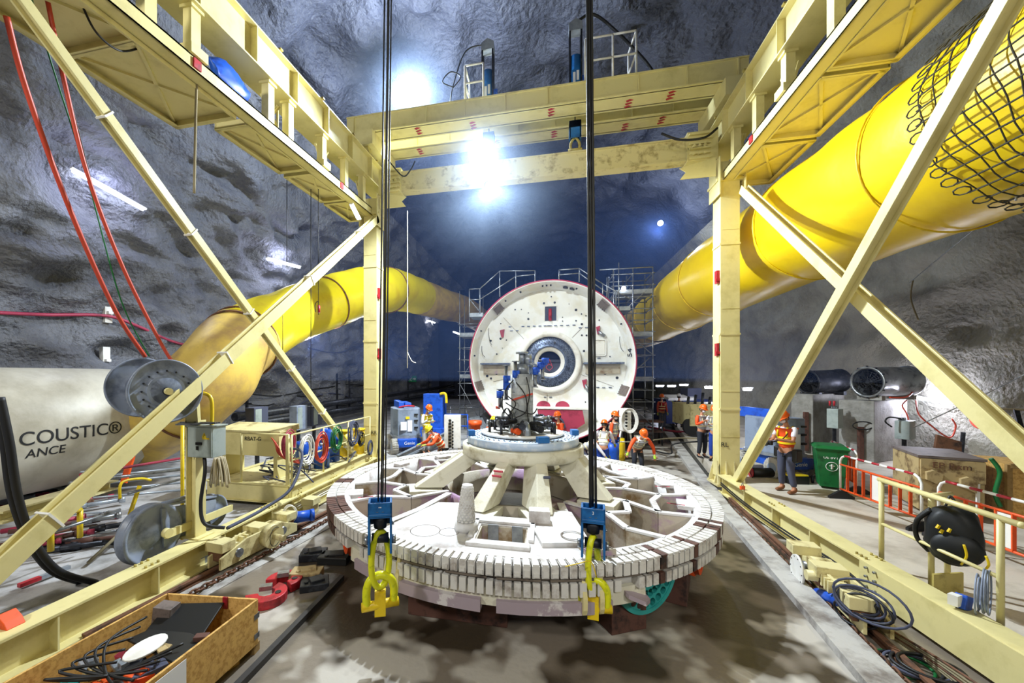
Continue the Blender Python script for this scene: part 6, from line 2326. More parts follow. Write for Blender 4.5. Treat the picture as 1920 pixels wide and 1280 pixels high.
barrier((7.75, 13.3, 0), (7.25, 11.5, 0), 'orange crowd barrier behind the green bin')
# wheelie bin
c = V((6.95, 11.95, 0))
bn = thing('wheelie_bin', 'green wheelie bin with white circle emblem beside the barrier', 'bin', c)
Mn = Matrix.Translation(c) @ Matrix.Rotation(R(-22), 4, 'Z')
b = MB()
def fr_(z, hx, hy, yo=0):
    return [Mn @ V((sx * hx, sy * hy + yo, z)) for sx, sy in ((-1, -1), (1, -1), (1, 1), (-1, 1))]
rings = [fr_(.06, .22, .26), fr_(.85, .29, .34), fr_(.97, .29, .35), fr_(.97, .31, .37), fr_(1.0, .31, .37)]
vs = [p for r_ in rings for p in r_]
b.add(vs, [(i * 4 + j, i * 4 + (j + 1) % 4, i * 4 + 4 + (j + 1) % 4, i * 4 + 4 + j) for i in range(4) for j in range(4)] + [(3, 2, 1, 0)])
b.build('body', 'green', bn, bevel=.012)
b = MB()
rings = [fr_(1.0, .33, .39), fr_(1.03, .33, .39), fr_(1.09, .27, .32)]
vs = [p for r_ in rings for p in r_]
b.add(vs, [(i * 4 + j, i * 4 + (j + 1) % 4, i * 4 + 4 + (j + 1) % 4, i * 4 + 4 + j) for i in range(2) for j in range(4)] + [(3, 2, 1, 0), (8, 9, 10, 11)])
b.build('lid', 'green', bn, bevel=.015)
for s_ in (-1, 1):
    MB().cyl(Mn @ V((s_ * .26, .3, .1)), Mn @ V((s_ * .31, .3, .1)), .1, n=18).build('wheel', 'rubber', bn)
b = MB().tube([Mn @ V((.11 * math.cos(a), -.318 - .0 * math.sin(a) + (-.085) * (.11 * math.sin(a)), .58 + .11 * math.sin(a))) for a in [2 * PI * j / 20 for j in range(20)]], .007, 5, True)
b.bar(Mn @ V((0, -.32, .52)), Mn @ V((0, -.328, .64)), .03)
b.bar(Mn @ V((-.05, -.326, .6)), Mn @ V((.05, -.326, .6)), .012)
b.build('emblem', 'white', bn)
text('UE 8V17', 'stencil', .09, 'white', bn, Mn @ face((0, -.337, .8), (1, 0, 0), (0, .1, 1)))
# old box and plywood crate
ob = thing('wooden_chest', 'stained tan wooden chest with a brown top behind the barriers', 'chest', (7.9, 10.5, 0))
p0, p1, p2, p3 = V((7.35, 10.0, 0)), V((8.2, 9.75, 0)), V((8.6, 10.9, 0)), V((7.75, 11.2, 0))
MB().ext([p + V((0, 0, .12)) for p in (p0, p1, p2, p3)], (0, 0, 1.05)).build('body', 'oldbox', ob)
MB().ext([p + V((0, 0, 1.17)) + (p - V((7.95, 10.5, 0))) * .05 for p in (p0, p1, p2, p3)], (0, 0, .05)).build('top', 'brownplate', ob)
dq = (p1 - p0).normalized()
nq = V((dq.y, -dq.x, 0))
b = MB()
for t_, z in ((.2, .8), (.72, .72)):
    b.ext([p0 + dq * (t_ * .88 + dx) + V((0, 0, z + dz)) + nq * .0 for dx, dz in ((-.1, -.05), (.1, -.15), (.12, .08), (.0, .15), (-.1, .1))], nq * .12)
b.bar(p0 + dq * .02 + nq * .02 + V((0, 0, .95)), p1 + nq * .02 + V((0, 0, .95)), .04, .42)
b.bar(p0 + dq * .05 + nq * .02 + V((0, 0, .15)), p1 - dq * .05 + nq * .02 + V((0, 0, .15)), .04, .1)
b.build('batten', 'oldbox', ob)
b = MB().bar(p1 + V((-.12, 0, .12)) + nq * .03, p1 + V((-.12, 0, .75)) + nq * .03, .05, .03)
b.build('strap', 'white', ob)
text('EP Rxm', 'stencil', .17, 'rust', ob, face((p0 + p1) / 2 + nq * .045 + V((0, 0, 1.04)), dq, (0, 0, 1)))
hose([(8.25, 9.7, 1.25), (8.35, 9.66, 1.0), (8.3, 9.68, .6), (8.36, 9.66, .35)], .035, 'green', 'strap_end', 'olive webbing strap hanging off the corner of the wooden chest', 'strap')
pc = thing('plywood_crate', 'tall orange plywood crate right of the wooden chest', 'crate', (9.3, 10, 0))
MB().ext([(8.55, 9.75, .08), (10.2, 9.3, .08), (10.5, 10.4, .08), (8.85, 10.8, .08)], (0, 0, 1.05)).build('panel', 'osb', pc)
b = MB().bar((8.54, 9.73, .08), (8.54, 9.73, 1.14), .08, .05).bar((8.55, 9.72, 1.12), (10.2, 9.27, 1.12), .05, .08).bar((8.9, 9.62, .08), (8.9, 9.62, 1.1), .06, .03)
b.build('batten', 'timber', pc)
b = MB().ob((9.55, 9.46, .95), (.35, .012, .25), R(-15))
b.build('label_sheet', 'paper', pc)
text('400', 'stencil', .14, 'ink', pc, face((9.25, 9.545, .8), (1, -.27, 0), (0, 0, 1)))
b = MB().ext([(9.4, 12.5, 0), (9.9, 12.3, 0), (9.9, 12.3, 1.2), (9.5, 12.4, 1.35)], (0, .06, 0))
tag(b.build('rusty_plate', 'rust', at=(9.65, 12.4, 0)), 'rusty brown plate leaning behind the wooden chest', 'plate')
# plinths and fans
def cblock(p, q, r_, h, label, name='concrete_plinth'):
    p, q, r_ = V(p), V(q), V(r_)
    b = MB().ext([p, q, r_, p + (r_ - q)], (0, 0, h))
    t = tag(b.build(name, 'concrete', at=p, bevel=.02), label, 'plinth')
    return t
k1 = cblock((8.85, 17.3, 0), (9.3, 16.85, 0), (11.2, 18.4, 0), 2.13, 'concrete plinth under the left fan')
k2 = cblock((9.6, 16.05, 0), (10.2, 15.45, 0), (12.0, 16.75, 0), 2.0, 'concrete plinth under the right fan')
for (x, y, zt, kk) in ((9.1, 16.95, 1.5, k1), (9.93, 15.66, 1.15, k2)):
    b = MB().box(x - .06, x + .06, y - .12, y - .0, .1, zt)
    b.build('anchor_post', 'rusttooth', kk)
b = MB().tube([V((9.93 + .28 * math.cos(a), 15.5, 1.2 + .13 * math.sin(a))) for a in [2 * PI * j / 16 for j in range(16)]], .02, 6, True)
tag(b.build('steering_ring', 'black', at=(9.93, 15.5, 1.2)), 'dark oval handle ring on the post of the right plinth', 'ring')
def fan(c, e, r_, label, bodymat):
    c, e = V(c), V(e)
    t = thing('axial_fan', label, 'fan', c, 'fans on plinths')
    ax = (e - c).normalized()
    s, u = perp(ax)
    mx = Matrix.Translation(c) @ Matrix((s, u, ax)).transposed().to_4x4()
    L_ = (e - c).length
    b = MB().lathe([(r_ * .93, .08), (r_ * .93, 0), (r_ * 1.06, -.0), (r_ * 1.06, .04), (r_, .05), (r_, L_ - .04), (r_ * 1.06, L_ - .04), (r_ * 1.06, L_), (r_ * .8, L_)], 40, mx)
    b.build('casing', bodymat, t)
    b = MB()
    for k in range(12):
        a = 2 * PI * k / 12
        p_ = mx @ V((r_ * 1.08 * math.cos(a), r_ * 1.08 * math.sin(a), .02))
        b.ob(p_, (.04, .04, .04))
    b.build('bolt', 'darksteel', t)
    b = MB().lathe([(0, .1), (r_ * .22, .12), (r_ * .25, .3)], 20, mx)
    for k in range(8):
        a = 2 * PI * k / 8
        vs = [mx @ V((rr_ * math.cos(a + w_), rr_ * math.sin(a + w_), zz)) for rr_, w_, zz in ((r_ * .2, 0, .14), (r_ * .88, .18, .16), (r_ * .9, .55, .3), (r_ * .2, .5, .28))]
        b.add(vs, [(0, 1, 2, 3)])
    b.build('impeller', 'darksteel', t)
    b = MB()
    for k in range(6):
        b.tube([mx @ V((r_ * (k + .6) / 6.4 * math.cos(a), r_ * (k + .6) / 6.4 * math.sin(a), .03)) for a in [2 * PI * j / 24 for j in range(24)]], .006, 4, True)
    for k in range(8):
        a = PI * k / 8
        b.tube([mx @ V((r_ * .95 * math.cos(a), r_ * .95 * math.sin(a), .03)), mx @ V((-r_ * .95 * math.cos(a), -r_ * .95 * math.sin(a), .03))], .006, 4)
    b.build('guard', 'darksteel', t)
    b = MB()
    for zz in (.15, L_ - .2):
        p_ = mx @ V((0, 0, zz))
        b.ob((p_.x, p_.y, p_.z - r_ - .04), (.7, .12, .14), math.atan2(s.y, s.x))
    b.build('cradle', 'concrete' if bodymat == 'steel' else 'darksteel', t)
    MB().lathe([(0, L_ - .1), (r_ * .95, L_ - .1)], 30, mx).build('backing', 'black', t)
    return t
fan(PD(1625, 716, 12.9), PD(1700, 714, 13.1), .47, 'bright steel axial fan on the right concrete plinth', 'steel')
fan(PD(1514, 716, 15.0), PD(1574, 713, 15.2), .42, 'dark axial fan on the left concrete plinth', 'darksteel')
c = PD(1695, 705, 13.2)
tag(MB().ob(c, (.3, .25, .22), .5, .2).build('terminal_box', 'galv', at=c), 'grey terminal box on the bright steel fan', 'electrical box')
def ebox(px0, px1, py0, py1, d, label, rz=0):
    p_, q_ = PD(px0, py0, d), PD(px1, py1, d)
    c = (p_ + q_) / 2
    w_ = (V((p_.x, p_.y)) - V((q_.x, q_.y))).length
    t = thing('switch_box', label, 'electrical box', (c.x, c.y, 0))
    MB().ob(c, (w_ * .8, .3, abs(p_.z - q_.z)), CAM_YAW + rz).build('casing', 'boxgrey', t, bevel=.012)
    b = MB()
    for k in range(3):
        b.cyl(c + V((-w_ * .2 + k * .06, 0, abs(p_.z - q_.z) / 2)), c + V((-w_ * .2 + k * .06, 0, abs(p_.z - q_.z) / 2 + .08)), .025, n=8)
    b.build('gland', 'steel', t)
    MB().box(c.x - .04, c.x + .04, c.y, c.y + .06, 0, q_.z).build('post', 'darksteel', t)
ebox(1554, 1577, 766, 802, 13.2, 'grey switch box hanging on the left plinth', .4)
ebox(1676, 1718, 788, 822, 11.5, 'grey switch box on a post before the right plinth', .5)
c = PD(1560, 757, 13.2)
for k, dx in enumerate((-.06, .06)):
    b = MB().cyl(c + V((dx, 0, -.06)), c + V((dx, 0, .1)), .03, n=10)
    tag(b.build('fire_bottle', 'red', at=c + V((dx, 0, -.06))), 'small red bottle on the left switch box, ' + ('left one' if k == 0 else 'right one'), 'bottle')
hose([PD(1700, 750, 12.6), PD(1692, 760, 12.4), PD(1700, 775, 12), PD(1705, 790, 11.6)], .02, 'hosered', 'power_cable', 'red cable dropping from the bright fan to its switch box', 'cable')
hose([PD(1668, 745, 12.4), PD(1700, 744, 12.4), PD(1712, 730, 12.9), PD(1704, 716, 12.9)], .025, 'hosered', 'power_cable', 'red cable laid over the right plinth', 'cable')
hose([PD(1718, 750, 13), PD(1722, 775, 12.6), PD(1745, 797, 12.4), PD(1780, 820, 12.4), PD(1792, 800, 12.4), PD(1785, 785, 12.4)], .022, 'hosered', 'power_cable', 'red cable looping against the rough wall', 'cable')
hose([PD(1690, 785, 11.4), PD(1668, 782, 11.4), PD(1660, 790, 11.4), PD(1672, 800, 11.4)], .02, 'black', 'cable_loop', 'black cables sprouting left of the post switch box', 'cable')
hose([RK(1820, 762, .15), RK(1860, 765, .15), RK(1925, 768, .15)], .03, 'rope', 'wall_hose', 'tan hose along the brackets on the right wall', 'hose')
for k in range(3):
    c = RK(1842, 775, .2)
    b = MB().tube([c + V((0, .3 * math.cos(a) + .03 * k, -.15 + .3 * math.sin(a))) for a in [2 * PI * j / 20 for j in range(20)]], .025, 6, True)
    tag(b.build('hose_loop', 'hosered', at=c), 'red hose loop hung on the right wall', 'hose', 'red loops on the right wall')
for k, (a_, c_) in enumerate((((1862, 765), (1880, 812)), ((1905, 768), (1920, 822)), ((1800, 880), (1806, 810)))):
    p_, q_ = RK(*a_, .2), RK(*c_, .3)
    tag(MB().bar(p_, q_, .09, .06).build('wall_strut', 'darksteel', at=q_), ['dark strut on the right wall near the tan hose', 'dark strut on the right wall at the picture edge', 'dark hook hanging on the right wall'][k], 'strut')
hose([PX(1925, 700, 11), PX(1820, 752, 11), PX(1690, 812, 9.9)], .012, 'steel', 'guy_wire', 'thin steel wire slanting down the right wall to the plinth', 'wire', 4)


# mobile lifts
def lift(c, rz, label, s=1.0, brand=True, tyres=True):
    t = thing('boom_lift', label, 'lift', c)
    M_ = Matrix.Translation(c) @ Matrix.Rotation(rz, 4, 'Z') @ Matrix.Scale(s, 4)
    def B(b, x0, x1, y0, y1, z0, z1):
        vs = [M_ @ V((x, y, z)) for z in (z0, z1) for y in (y0, y1) for x in (x0, x1)]
        b.add(vs, [(0, 2, 3, 1), (4, 5, 7, 6), (0, 1, 5, 4), (2, 6, 7, 3), (0, 4, 6, 2), (1, 3, 7, 5)])
    b = MB()
    B(b, -.42, .42, -.85, .85, .25, .55)
    ch_ = b.build('chassis', 'blue2', t, bevel=.03)
    if brand:
        text('Genie', 'lettering', .16 * s, 'paper', ch_, M_ @ face((0, -.87, .4), (1, 0, 0), (0, 0, 1)))
    for x in (-.5, .5):
        for y in (-.6, .6):
            b = MB().cyl(M_ @ V((x - .11, y, .27)), M_ @ V((x + .11, y, .27)), .27 * s, n=28)
            for k in range(22):
                a = 2 * PI * k / 22
                p_ = M_ @ V((x, y + .27 * math.cos(a), .27 + .27 * math.sin(a)))
                b.ob(p_, (.2 * s, .03, .03), rz, a)
            wl = b.build('tyre', 'tyre', t)
            b = MB().cyl(M_ @ V((x - .12, y, .27)), M_ @ V((x + .12, y, .27)), .14 * s, n=18)
            b.build('rim', 'liftgrey', wl)
    pr = [(-.5, -.3), (-.38, -.62), (0, -.72), (.38, -.62), (.5, -.3), (.5, .45), (.3, .65), (-.3, .65), (-.5, .45)]
    b = MB().ext([M_ @ V((x * 1.0, y, .62)) for x, y in pr], M_.to_3x3() @ V((0, 0, 1.0)))
    hd = b.build('hood', 'liftgrey', t, bevel=.03)
    b = MB().ext([M_ @ V((x * 1.06, y * 1.05, .55)) for x, y in pr], M_.to_3x3() @ V((0, 0, .09)))
    b.build('skirt', 'galv', hd)
    b = MB()
    B(b, -.3, -.08, -.735, -.70, .85, 1.15)
    B(b, -.05, .12, -.74, -.71, .8, 1.2)
    b.build('label_sheet', 'paper', hd)
    b = MB()
    B(b, .2, .34, -.705, -.66, .9, .96)
    B(b, .2, .34, -.705, -.66, 1.15, 1.21)
    B(b, .2, .34, -.705, -.66, 1.38, 1.43)
    b.build('vent', 'black', hd)
    b = MB()
    B(b, -.12, .02, -.745, -.72, 1.25, 1.34)
    b.build('sticker', 'yellow', hd)
    b = MB()
    B(b, -.3, -.1, -.3, .9, 1.55, 1.85)
    B(b, .0, .25, .1, 1.15, 1.62, 1.78)
    b.build('boom', 'blue2', t, bevel=.02)
    b = MB().tube(spl([M_ @ V(p) for p in ((-.3, -.3, 1.64), (0, -.35, 1.7), (.3, -.2, 1.66))], 6), .03, 8)
    b.build('hose', 'red', t)
    return t


lift(V((6.45, 13.5, 0)), R(18), 'grey and blue boom lift parked behind the right column', 1.0)
t = thing('lift_wheel_set', 'big grey tyre and blue disc of a lift behind the photographer', 'wheel', (7.1, 13.2, 0))
c = PD(1508, 872, 11.9)
b = MB().cyl(c, c + V((.3, .05, 0)), .3, n=30)
for k in range(24):
    a = 2 * PI * k / 24
    b.ob(c + V((.15, .3 * math.cos(a), .3 * math.sin(a))), (.26, .035, .03), 0, a)
b.build('tyre', 'tyre', t)
c = PD(1478, 862, 11.8)
MB().cyl(c, c + V((.1, .0, 0)), .3, n=30).cyl(c + V((-.02, 0, 0)), c, .1, n=20).build('blue_disc', 'blue2', t)
MB().ob(c + V((.35, .5, -.1)), (.8, .6, .4), .2).build('chassis', 'darksteel', t)
lift(V((-5.35, 14.6, -.06)), R(30), 'grey and blue boom lift parked right of the left column', 1.02)
t = thing('mast_lift', 'blue mast lift with cage behind the left worker in yellow', 'lift', (-4.9, 17.3, -.06))
MB().box(-5.4, -4.5, 17.0, 17.7, .3, 2.0).build('mast', 'blue2', t, bevel=.03)
MB().box(-5.6, -4.3, 16.9, 17.9, .1, .5).build('chassis', 'blue2', t, bevel=.03)
b = MB()
for x in (-4.35, -3.9, -3.4):
    b.cyl((x, 17.1, .1), (x, 17.1, 1.1), .03, n=8)
for z in (1.1, .6):
    b.cyl((-4.35, 17.1, z), (-3.4, 17.1, z), .03, n=8)
b.build('cage', 'blue2', t)
MB().tube(spl([(-4.6, 16.95, 2.0), (-4.35, 16.9, 2.0), (-4.3, 16.9, 1.6)], 6), .06, 8).build('handle', 'yellow', t)
# camera bag items by the photographer
c = G(1432, 895, 0)
b = MB().cyl(c + V((-.3, 0, .13)), c + V((.3, .1, .13)), .13, n=20)
t = tag(b.build('lens_case', 'black', at=c), 'black cylindrical case with a red ring lying by the photographer', 'case')
MB().cyl(c + V((-.33, 0, .13)), c + V((-.3, 0, .13)), .14, n=20).build('end_ring', 'red', t)
c = G(1490, 905, 0)
t = thing('tool_case', 'black tool case with a yellow lid on the walkway', 'case', c)
MB().ob(c + V((0, 0, .1)), (.5, .32, .2), R(10)).build('body', 'black', t, bevel=.01)
MB().ob(c + V((0, 0, .22)), (.48, .3, .04), R(10)).build('lid', 'yellow', t, bevel=.01)
c = G(1402, 895, 0)
tr = thing('camera_tripod', 'thin black tripod leg standing right of the column foot', 'tripod', c)
b = MB().cyl(c + V((.0, .3, .5)), c + V((.12, 0, 0)), .012, n=6).cyl(c + V((.0, .3, .5)), c + V((-.15, .2, 0)), .012, n=6).cyl(c + V((.0, .3, .5)), c + V((.0, .6, 0)), .012, n=6)
b.build('leg', 'black', tr)
# ground hoses on the walkway
hose([G(1225, 825, .02), G(1250, 822, .02), G(1285, 821, .02), G(1335, 823, .02)], .03, 'rope', 'air_hose', 'pale hose crossing the far walkway', 'hose')
hose([G(1228, 845, -.25), G(1258, 850, -.1), G(1265, 832, .02), G(1335, 826, .02)], .03, 'black', 'air_hose', 'black hose climbing from the pit onto the walkway', 'hose')
hose([G(1215, 800, .02), G(1260, 808, .02), G(1300, 809, .02), G(1335, 807, .02)], .05, 'crimson', 'air_hose', 'dull red hose lying across the far walkway', 'hose')
# white machines near the shield
t = thing('valve_panel', 'white upright valve panel with a column of black knobs left of the shield', 'panel', G(850, 842, -.2))
p_, q_ = PD(833, 778, 13.6), PD(864, 838, 13.6)
MB().ob((p_ + q_) / 2, (.56, .4, abs(p_.z - q_.z)), CAM_YAW).build('cabinet', 'white', t, bevel=.01)
b = MB()
for k in range(9):
    c = PD(844, 788 + k * 6, 13.38)
    b.cyl(c, c + V((0, -.05, 0)), .045, n=10)
    c = PD(849, 791 + k * 6, 13.38)
    b.cyl(c, c + V((0, -.04, 0)), .03, n=8)
b.build('knob', 'black', t)
b = MB()
for px in (837, 860):
    c = PD(px, 838, 13.6)
    b.cyl(c, V((c.x, c.y, -.3)), .03, n=8)
b.build('leg', 'white', t)
t = thing('grout_pump', 'white slim machine on legs with coiled hose right of the standing worker', 'machine', PD(1172, 845, 14.4))
p_, q_ = PD(1163, 765, 14.4), PD(1181, 808, 14.4)
MB().ob((p_ + q_) / 2, (.34, .3, abs(p_.z - q_.z)), CAM_YAW).build('cabinet', 'white', t, bevel=.04)
b = MB()
for k in range(5):
    c = PD(1174, 774 + k * 6, 14.2)
    b.cyl(c, c + V((0, -.05, 0)), .04, n=8)
b.build('knob', 'black', t)
b = MB()
for dx, ex in ((1164, 1159), (1181, 1186)):
    b.cyl(PD(dx, 808, 14.4), PD(ex, 838, 14.4), .03, n=8)
b.cyl(PD(1161, 828, 14.4), PD(1184, 828, 14.4), .02, n=8)
b.build('leg', 'white', t)
c = PD(1180, 788, 14.2)
b = MB()
for k in range(5):
    b.tube([c + V(((.2 + .02 * k) * math.cos(a), -.02 * k, (.36 + .02 * k) * math.sin(a))) for a in [2 * PI * j / 20 for j in range(20)]], .012, 5, True)
b.build('hose_coil', 'white', t)
for i, (px, py, d, m, lab) in enumerate(((1160, 808, 14.8, 'yellow', 'yellow oxygen tank behind the standing worker'), (1148, 838, 13.7, 'blue2', 'blue barrel beside the standing worker'), (1124, 828, 13.8, 'blue2', 'blue barrel behind the white coverall worker'))):
    c = PD(px, py, d)
    h_ = .8
    b = MB().lathe([(0, -.3), (.22, -.3), (.23, -.1), (.22, .0), (.23, .25), (.21, .5), (0, .5)], 20, Matrix.Translation((c.x, c.y, 0)))
    tag(b.build('barrel', m, at=(c.x, c.y, -.3)), lab, 'barrel')
c = PD(891, 800, 15.2)
b = MB().lathe([(0, -.3), (.16, -.3), (.2, .9), (.26, .95), (.26, 1.1), (0, 1.1)], 20, Matrix.Translation((c.x, c.y, 0)))
tag(b.build('bollard', 'orange', at=(c.x, c.y, -.3)), 'orange bollard with a pale rim left of the hub', 'bollard')
# rails and benches in the left background
for i, (a_, c_, d0, d1) in enumerate((((745, 858), (865, 800), 13.2, 17), ((740, 872), (840, 822), 13.6, 16.5))):
    p_, q_ = PD(*a_, d0), PD(*c_, d1)
    tag(MB().ib(p_, q_, .12, .18, .02, .02).build('steel_beam', 'galv', at=p_), ['grey steel beam slanting behind the kneeling left worker', 'lower grey steel beam before the kneeling left worker'][i], 'beam')
b = MB()
for y in (0, 1):
    rail_run(b, [PD(815, 812 - y * 8, 19 + y), PD(845, 806 - y * 8, 21 + y), PD(875, 800 - y * 8, 23 + y)], 1.1, .02)
tag(b.build('handrail', 'steel', at=PD(815, 812, 19)), 'grey handrail on the left slab behind the workers', 'handrail')
# far machine hall to the right of the scaffold
t = thing('dark_machine', 'dark machine under lamps in the tunnel behind the two distant men', 'machine', PD(1275, 800, 24))
c = PD(1278, 770, 24)
MB().ob((c.x, c.y, .7), (2.6, 1.6, 1.4), .2).build('body', 'navy', t)
MB().ob((c.x - .3, c.y - .5, 1.5), (1.6, .8, .15), .2, .2).build('desk', 'white', t)
MB().ob((c.x + .5, c.y, 1.7), (.8, .8, .7), .2).build('head', 'slate', t)
t = thing('yellow_machine', 'cluttered cream drilling machine parked behind the two standing workers', 'machine', PD(1310, 790, 19))
c = PD(1315, 765, 19)
MB().ob((c.x, c.y, 1.0), (1.9, 1.6, 1.0), .2).build('body', 'cream_dirty', t)
b = MB()
for k in range(6):
    b.cyl((c.x - .8 + k * .3, c.y - .7, 1.5), (c.x - .7 + k * .3, c.y - .5, 1.8 + .1 * (k % 3)), .06, n=8)
b.build('fitting', 'darksteel', t)
b = MB()
for dx in (-.6, .6):
    b.cyl((c.x + dx, c.y - .9, .45), (c.x + dx, c.y - .6, .45), .42, n=20)
b.build('wheel', 'rubber', t)
t = thing('scaffold_bench', 'low dark steel bench at the foot of the scaffold tower', 'bench', PD(1205, 800, 18.5))
c = PD(1205, 790, 18.2)
b = MB().ob((c.x, c.y, .75), (1.6, .6, .08)).ob((c.x, c.y, .3), (1.6, .6, .05))
b.build('shelf', 'rusttooth', t)
b = MB()
for dx in (-.75, .75):
    for dy in (-.25, .25):
        b.cyl((c.x + dx, c.y + dy, -.3), (c.x + dx, c.y + dy, 1.1), .03, n=6)
b.build('leg', 'darksteel', t)

# ================================================================== PEOPLE
def skinned(chains, m, name, parent, subd=1):
    """grow one continuous surface round connected joints: chains = (verts {key:(pos, radius)}, edges)"""
    verts, edges = chains
    keys = list(verts)
    me = bpy.data.meshes.new(name)
    me.from_pydata([verts[k][0] for k in keys], [(keys.index(a), keys.index(b)) for a, b in edges], [])
    o = bpy.data.objects.new(name, me)
    col.objects.link(o)
    md = o.modifiers.new('s', 'SKIN')
    md.use_smooth_shade = True
    for i, k in enumerate(keys):
        r_ = verts[k][1]
        r_ = r_ if isinstance(r_, tuple) else (r_, r_)
        me.skin_vertices[0].data[i].radius = r_
    me.skin_vertices[0].data[0].use_root = True
    if subd:
        sd = o.modifiers.new('d', 'SUBSURF')
        sd.levels = sd.render_levels = subd
    bpy.context.view_layer.update()
    me2 = bpy.data.meshes.new_from_object(o.evaluated_get(bpy.context.evaluated_depsgraph_get()))
    bpy.data.objects.remove(o)
    vs = [v.co.copy() for v in me2.vertices]
    fs = [list(p.vertices) for p in me2.polygons]
    bpy.data.meshes.remove(me2)
    return vs, fs


def person(name, label, loc, rz, h=1.74, lean=0, head_pitch=0, head_yaw=0, arms=None, legs=None, c=None, mask=True, helmet='helmet', group=None, pel=None, fingers=False):
    """figure in its own space, facing -Y, feet at z = 0. arms / legs: joints given relative to the shoulder / on the ground"""
    c = dict(dict(top='shirtwhite', sleeve='vestorange', vest='vestgrey', legs='jeans', boot='black', hand='glove'), **(c or {}))
    t = thing(name, label, 'person', loc, group, rz)
    s = h / 1.74
    hip = V(pel or (0, 0, .95))
    Rl = Matrix.Rotation(-lean, 3, 'X')     # bending forward turns +Z toward -Y
    Rl = Matrix.Rotation(lean, 3, 'X')
    def U(x, y, z):
        return hip + Rl @ (V((x, y, z)) - V((0, 0, .95)))
    sh = {k: U(.19 * q, 0, 1.42) for k, q in (('L', 1), ('R', -1))}
    arms = arms or {}
    el, wr = {}, {}
    for k, q in (('L', 1), ('R', -1)):
        a_, b_ = arms.get(k, ((.05 * q, -.0, -.28), (.07 * q, -.06, -.52)))
        el[k], wr[k] = sh[k] + V(a_), sh[k] + V(b_)
    legs = legs or {}
    kn, an = {}, {}
    for k, q in (('L', 1), ('R', -1)):
        a_, b_ = legs.get(k, ((.11 * q, -.03, .50), (.12 * q, .02, .09)))
        kn[k], an[k] = V(a_), V(b_)
    neck, chest, waist = U(0, .01, 1.50), U(0, 0, 1.30), U(0, 0, 1.10)
    hd = neck + Rl @ V((0, -.01, .05))
    hp = {k: hip + V((.09 * q, 0, -.04)) for k, q in (('L', 1), ('R', -1))}
    # body
    vd = {'pel': (hip, (.13, .10)), 'wai': (waist, (.12, .09)), 'che': (chest, (.15, .10)), 'nek0': (U(0, 0, 1.44), (.07, .06)), 'nek': (neck, .05), 'hed': (hd + Rl @ V((0, 0, .03)), .048)}
    ed = [('pel', 'wai'), ('wai', 'che'), ('che', 'nek0'), ('nek0', 'nek'), ('nek', 'hed')]
    for k in 'LR':
        vd['s' + k] = (sh[k], .055); vd['e' + k] = (el[k], .04); vd['w' + k] = (wr[k], .028)
        hv = (wr[k] - el[k]).normalized()
        vd['p' + k] = (wr[k] + hv * .06, (.036, .02))
        ed += [('che', 's' + k), ('s' + k, 'e' + k), ('e' + k, 'w' + k), ('w' + k, 'p' + k)]
        vd['h' + k] = (hp[k], .09); vd['k' + k] = (kn[k], .058); vd['a' + k] = (an[k], .038)
        vd['t' + k] = (an[k] + V((0, -.12, -.05)), .035)
        ed += [('pel', 'h' + k), ('h' + k, 'k' + k), ('k' + k, 'a' + k), ('a' + k, 't' + k)]
    vs, fs = skinned((vd, ed), 'skin', 'body', t)
    b = MB()
    b.add([v * s for v in vs], fs, True)
    # hands: palm already grown, add five curled fingers
    for k, q in (('L', 1), ('R', -1)):
        hv = (wr[k] - el[k]).normalized()
        sd = hv.cross(V((0, 0, 1)))
        sd = sd.normalized() if sd.length > .1 else V((1, 0, 0))
        dn = V((0, 0, -1)) - hv * hv.dot(V((0, 0, -1)))
        dn = dn.normalized() if dn.length > .2 else V((0, -1, 0))
        p0 = wr[k] + hv * .075
        for j, (off, ln) in enumerate(((-.03, .07), (-.01, .08), (.01, .075), (.028, .06))):
            q0 = p0 + sd * off
            b.tube([x * s for x in (q0, q0 + hv * ln * .5 + dn * .01, q0 + hv * ln * .85 + dn * .03, q0 + hv * ln * .9 + dn * .05)], [.0095 * s, .009 * s, .008 * s, .006 * s], 6)
        q0 = wr[k] + hv * .03 + sd * (-.035 * q)
        b.tube([x * s for x in (q0, q0 + sd * (-.03 * q) + hv * .03, q0 + sd * (-.035 * q) + hv * .06 + dn * .02)], [.012 * s, .011 * s, .008 * s], 6)
    # head
    Mh = Matrix.Translation(hd) @ (Rl @ Matrix.Rotation(head_yaw, 3, 'Z') @ Matrix.Rotation(head_pitch, 3, 'X')).to_4x4()
    HB_ = MB().sph((0, 0, .13), (.077, .097, .115), 12)
    for i in range(len(HB_.v)):
        v = HB_.v[i]
        if v.z < .12 and v.y < 0:
            v.x *= .88 - .8 * max(0, .1 - v.z)
            v.y *= .97
        if v.z < .06 and v.y > 0:
            v.y *= .75
        HB_.v[i] = v
    HB_.sph((0, -.1, .115), (.014, .022, .024), 5).sph((0, -.092, .075), (.026, .012, .009), 5)
    HB_.sph((-.078, .005, .115), (.012, .022, .032), 5).sph((.078, .005, .115), (.012, .022, .032), 5).sph((0, -.075, .04), (.03, .02, .018), 5)
    b.add([(Mh @ v) * s for v in HB_.v], HB_.f, True)
    b.build('body', 'skin', t, w=False)
    def put(mb, nm, m, par=t, tr=Mh):
        mb.v = [(tr @ v) * s for v in mb.v]
        return mb.build(nm, m, par, w=False)
    put(MB().sph((-.03, -.085, .14), (.014, .01, .008), 5).sph((.03, -.085, .14), (.014, .01, .008), 5), 'eyes', 'hair')
    hb = MB().lathe([(.084, .07), (.09, .13), (.085, .19), (.04, .24), (0, .25)], 16, Matrix.Translation((0, .018, 0)) @ Matrix.Diagonal((.93, 1.02, 1, 1)), R(-20), R(200))
    put(hb, 'hair', 'hair')
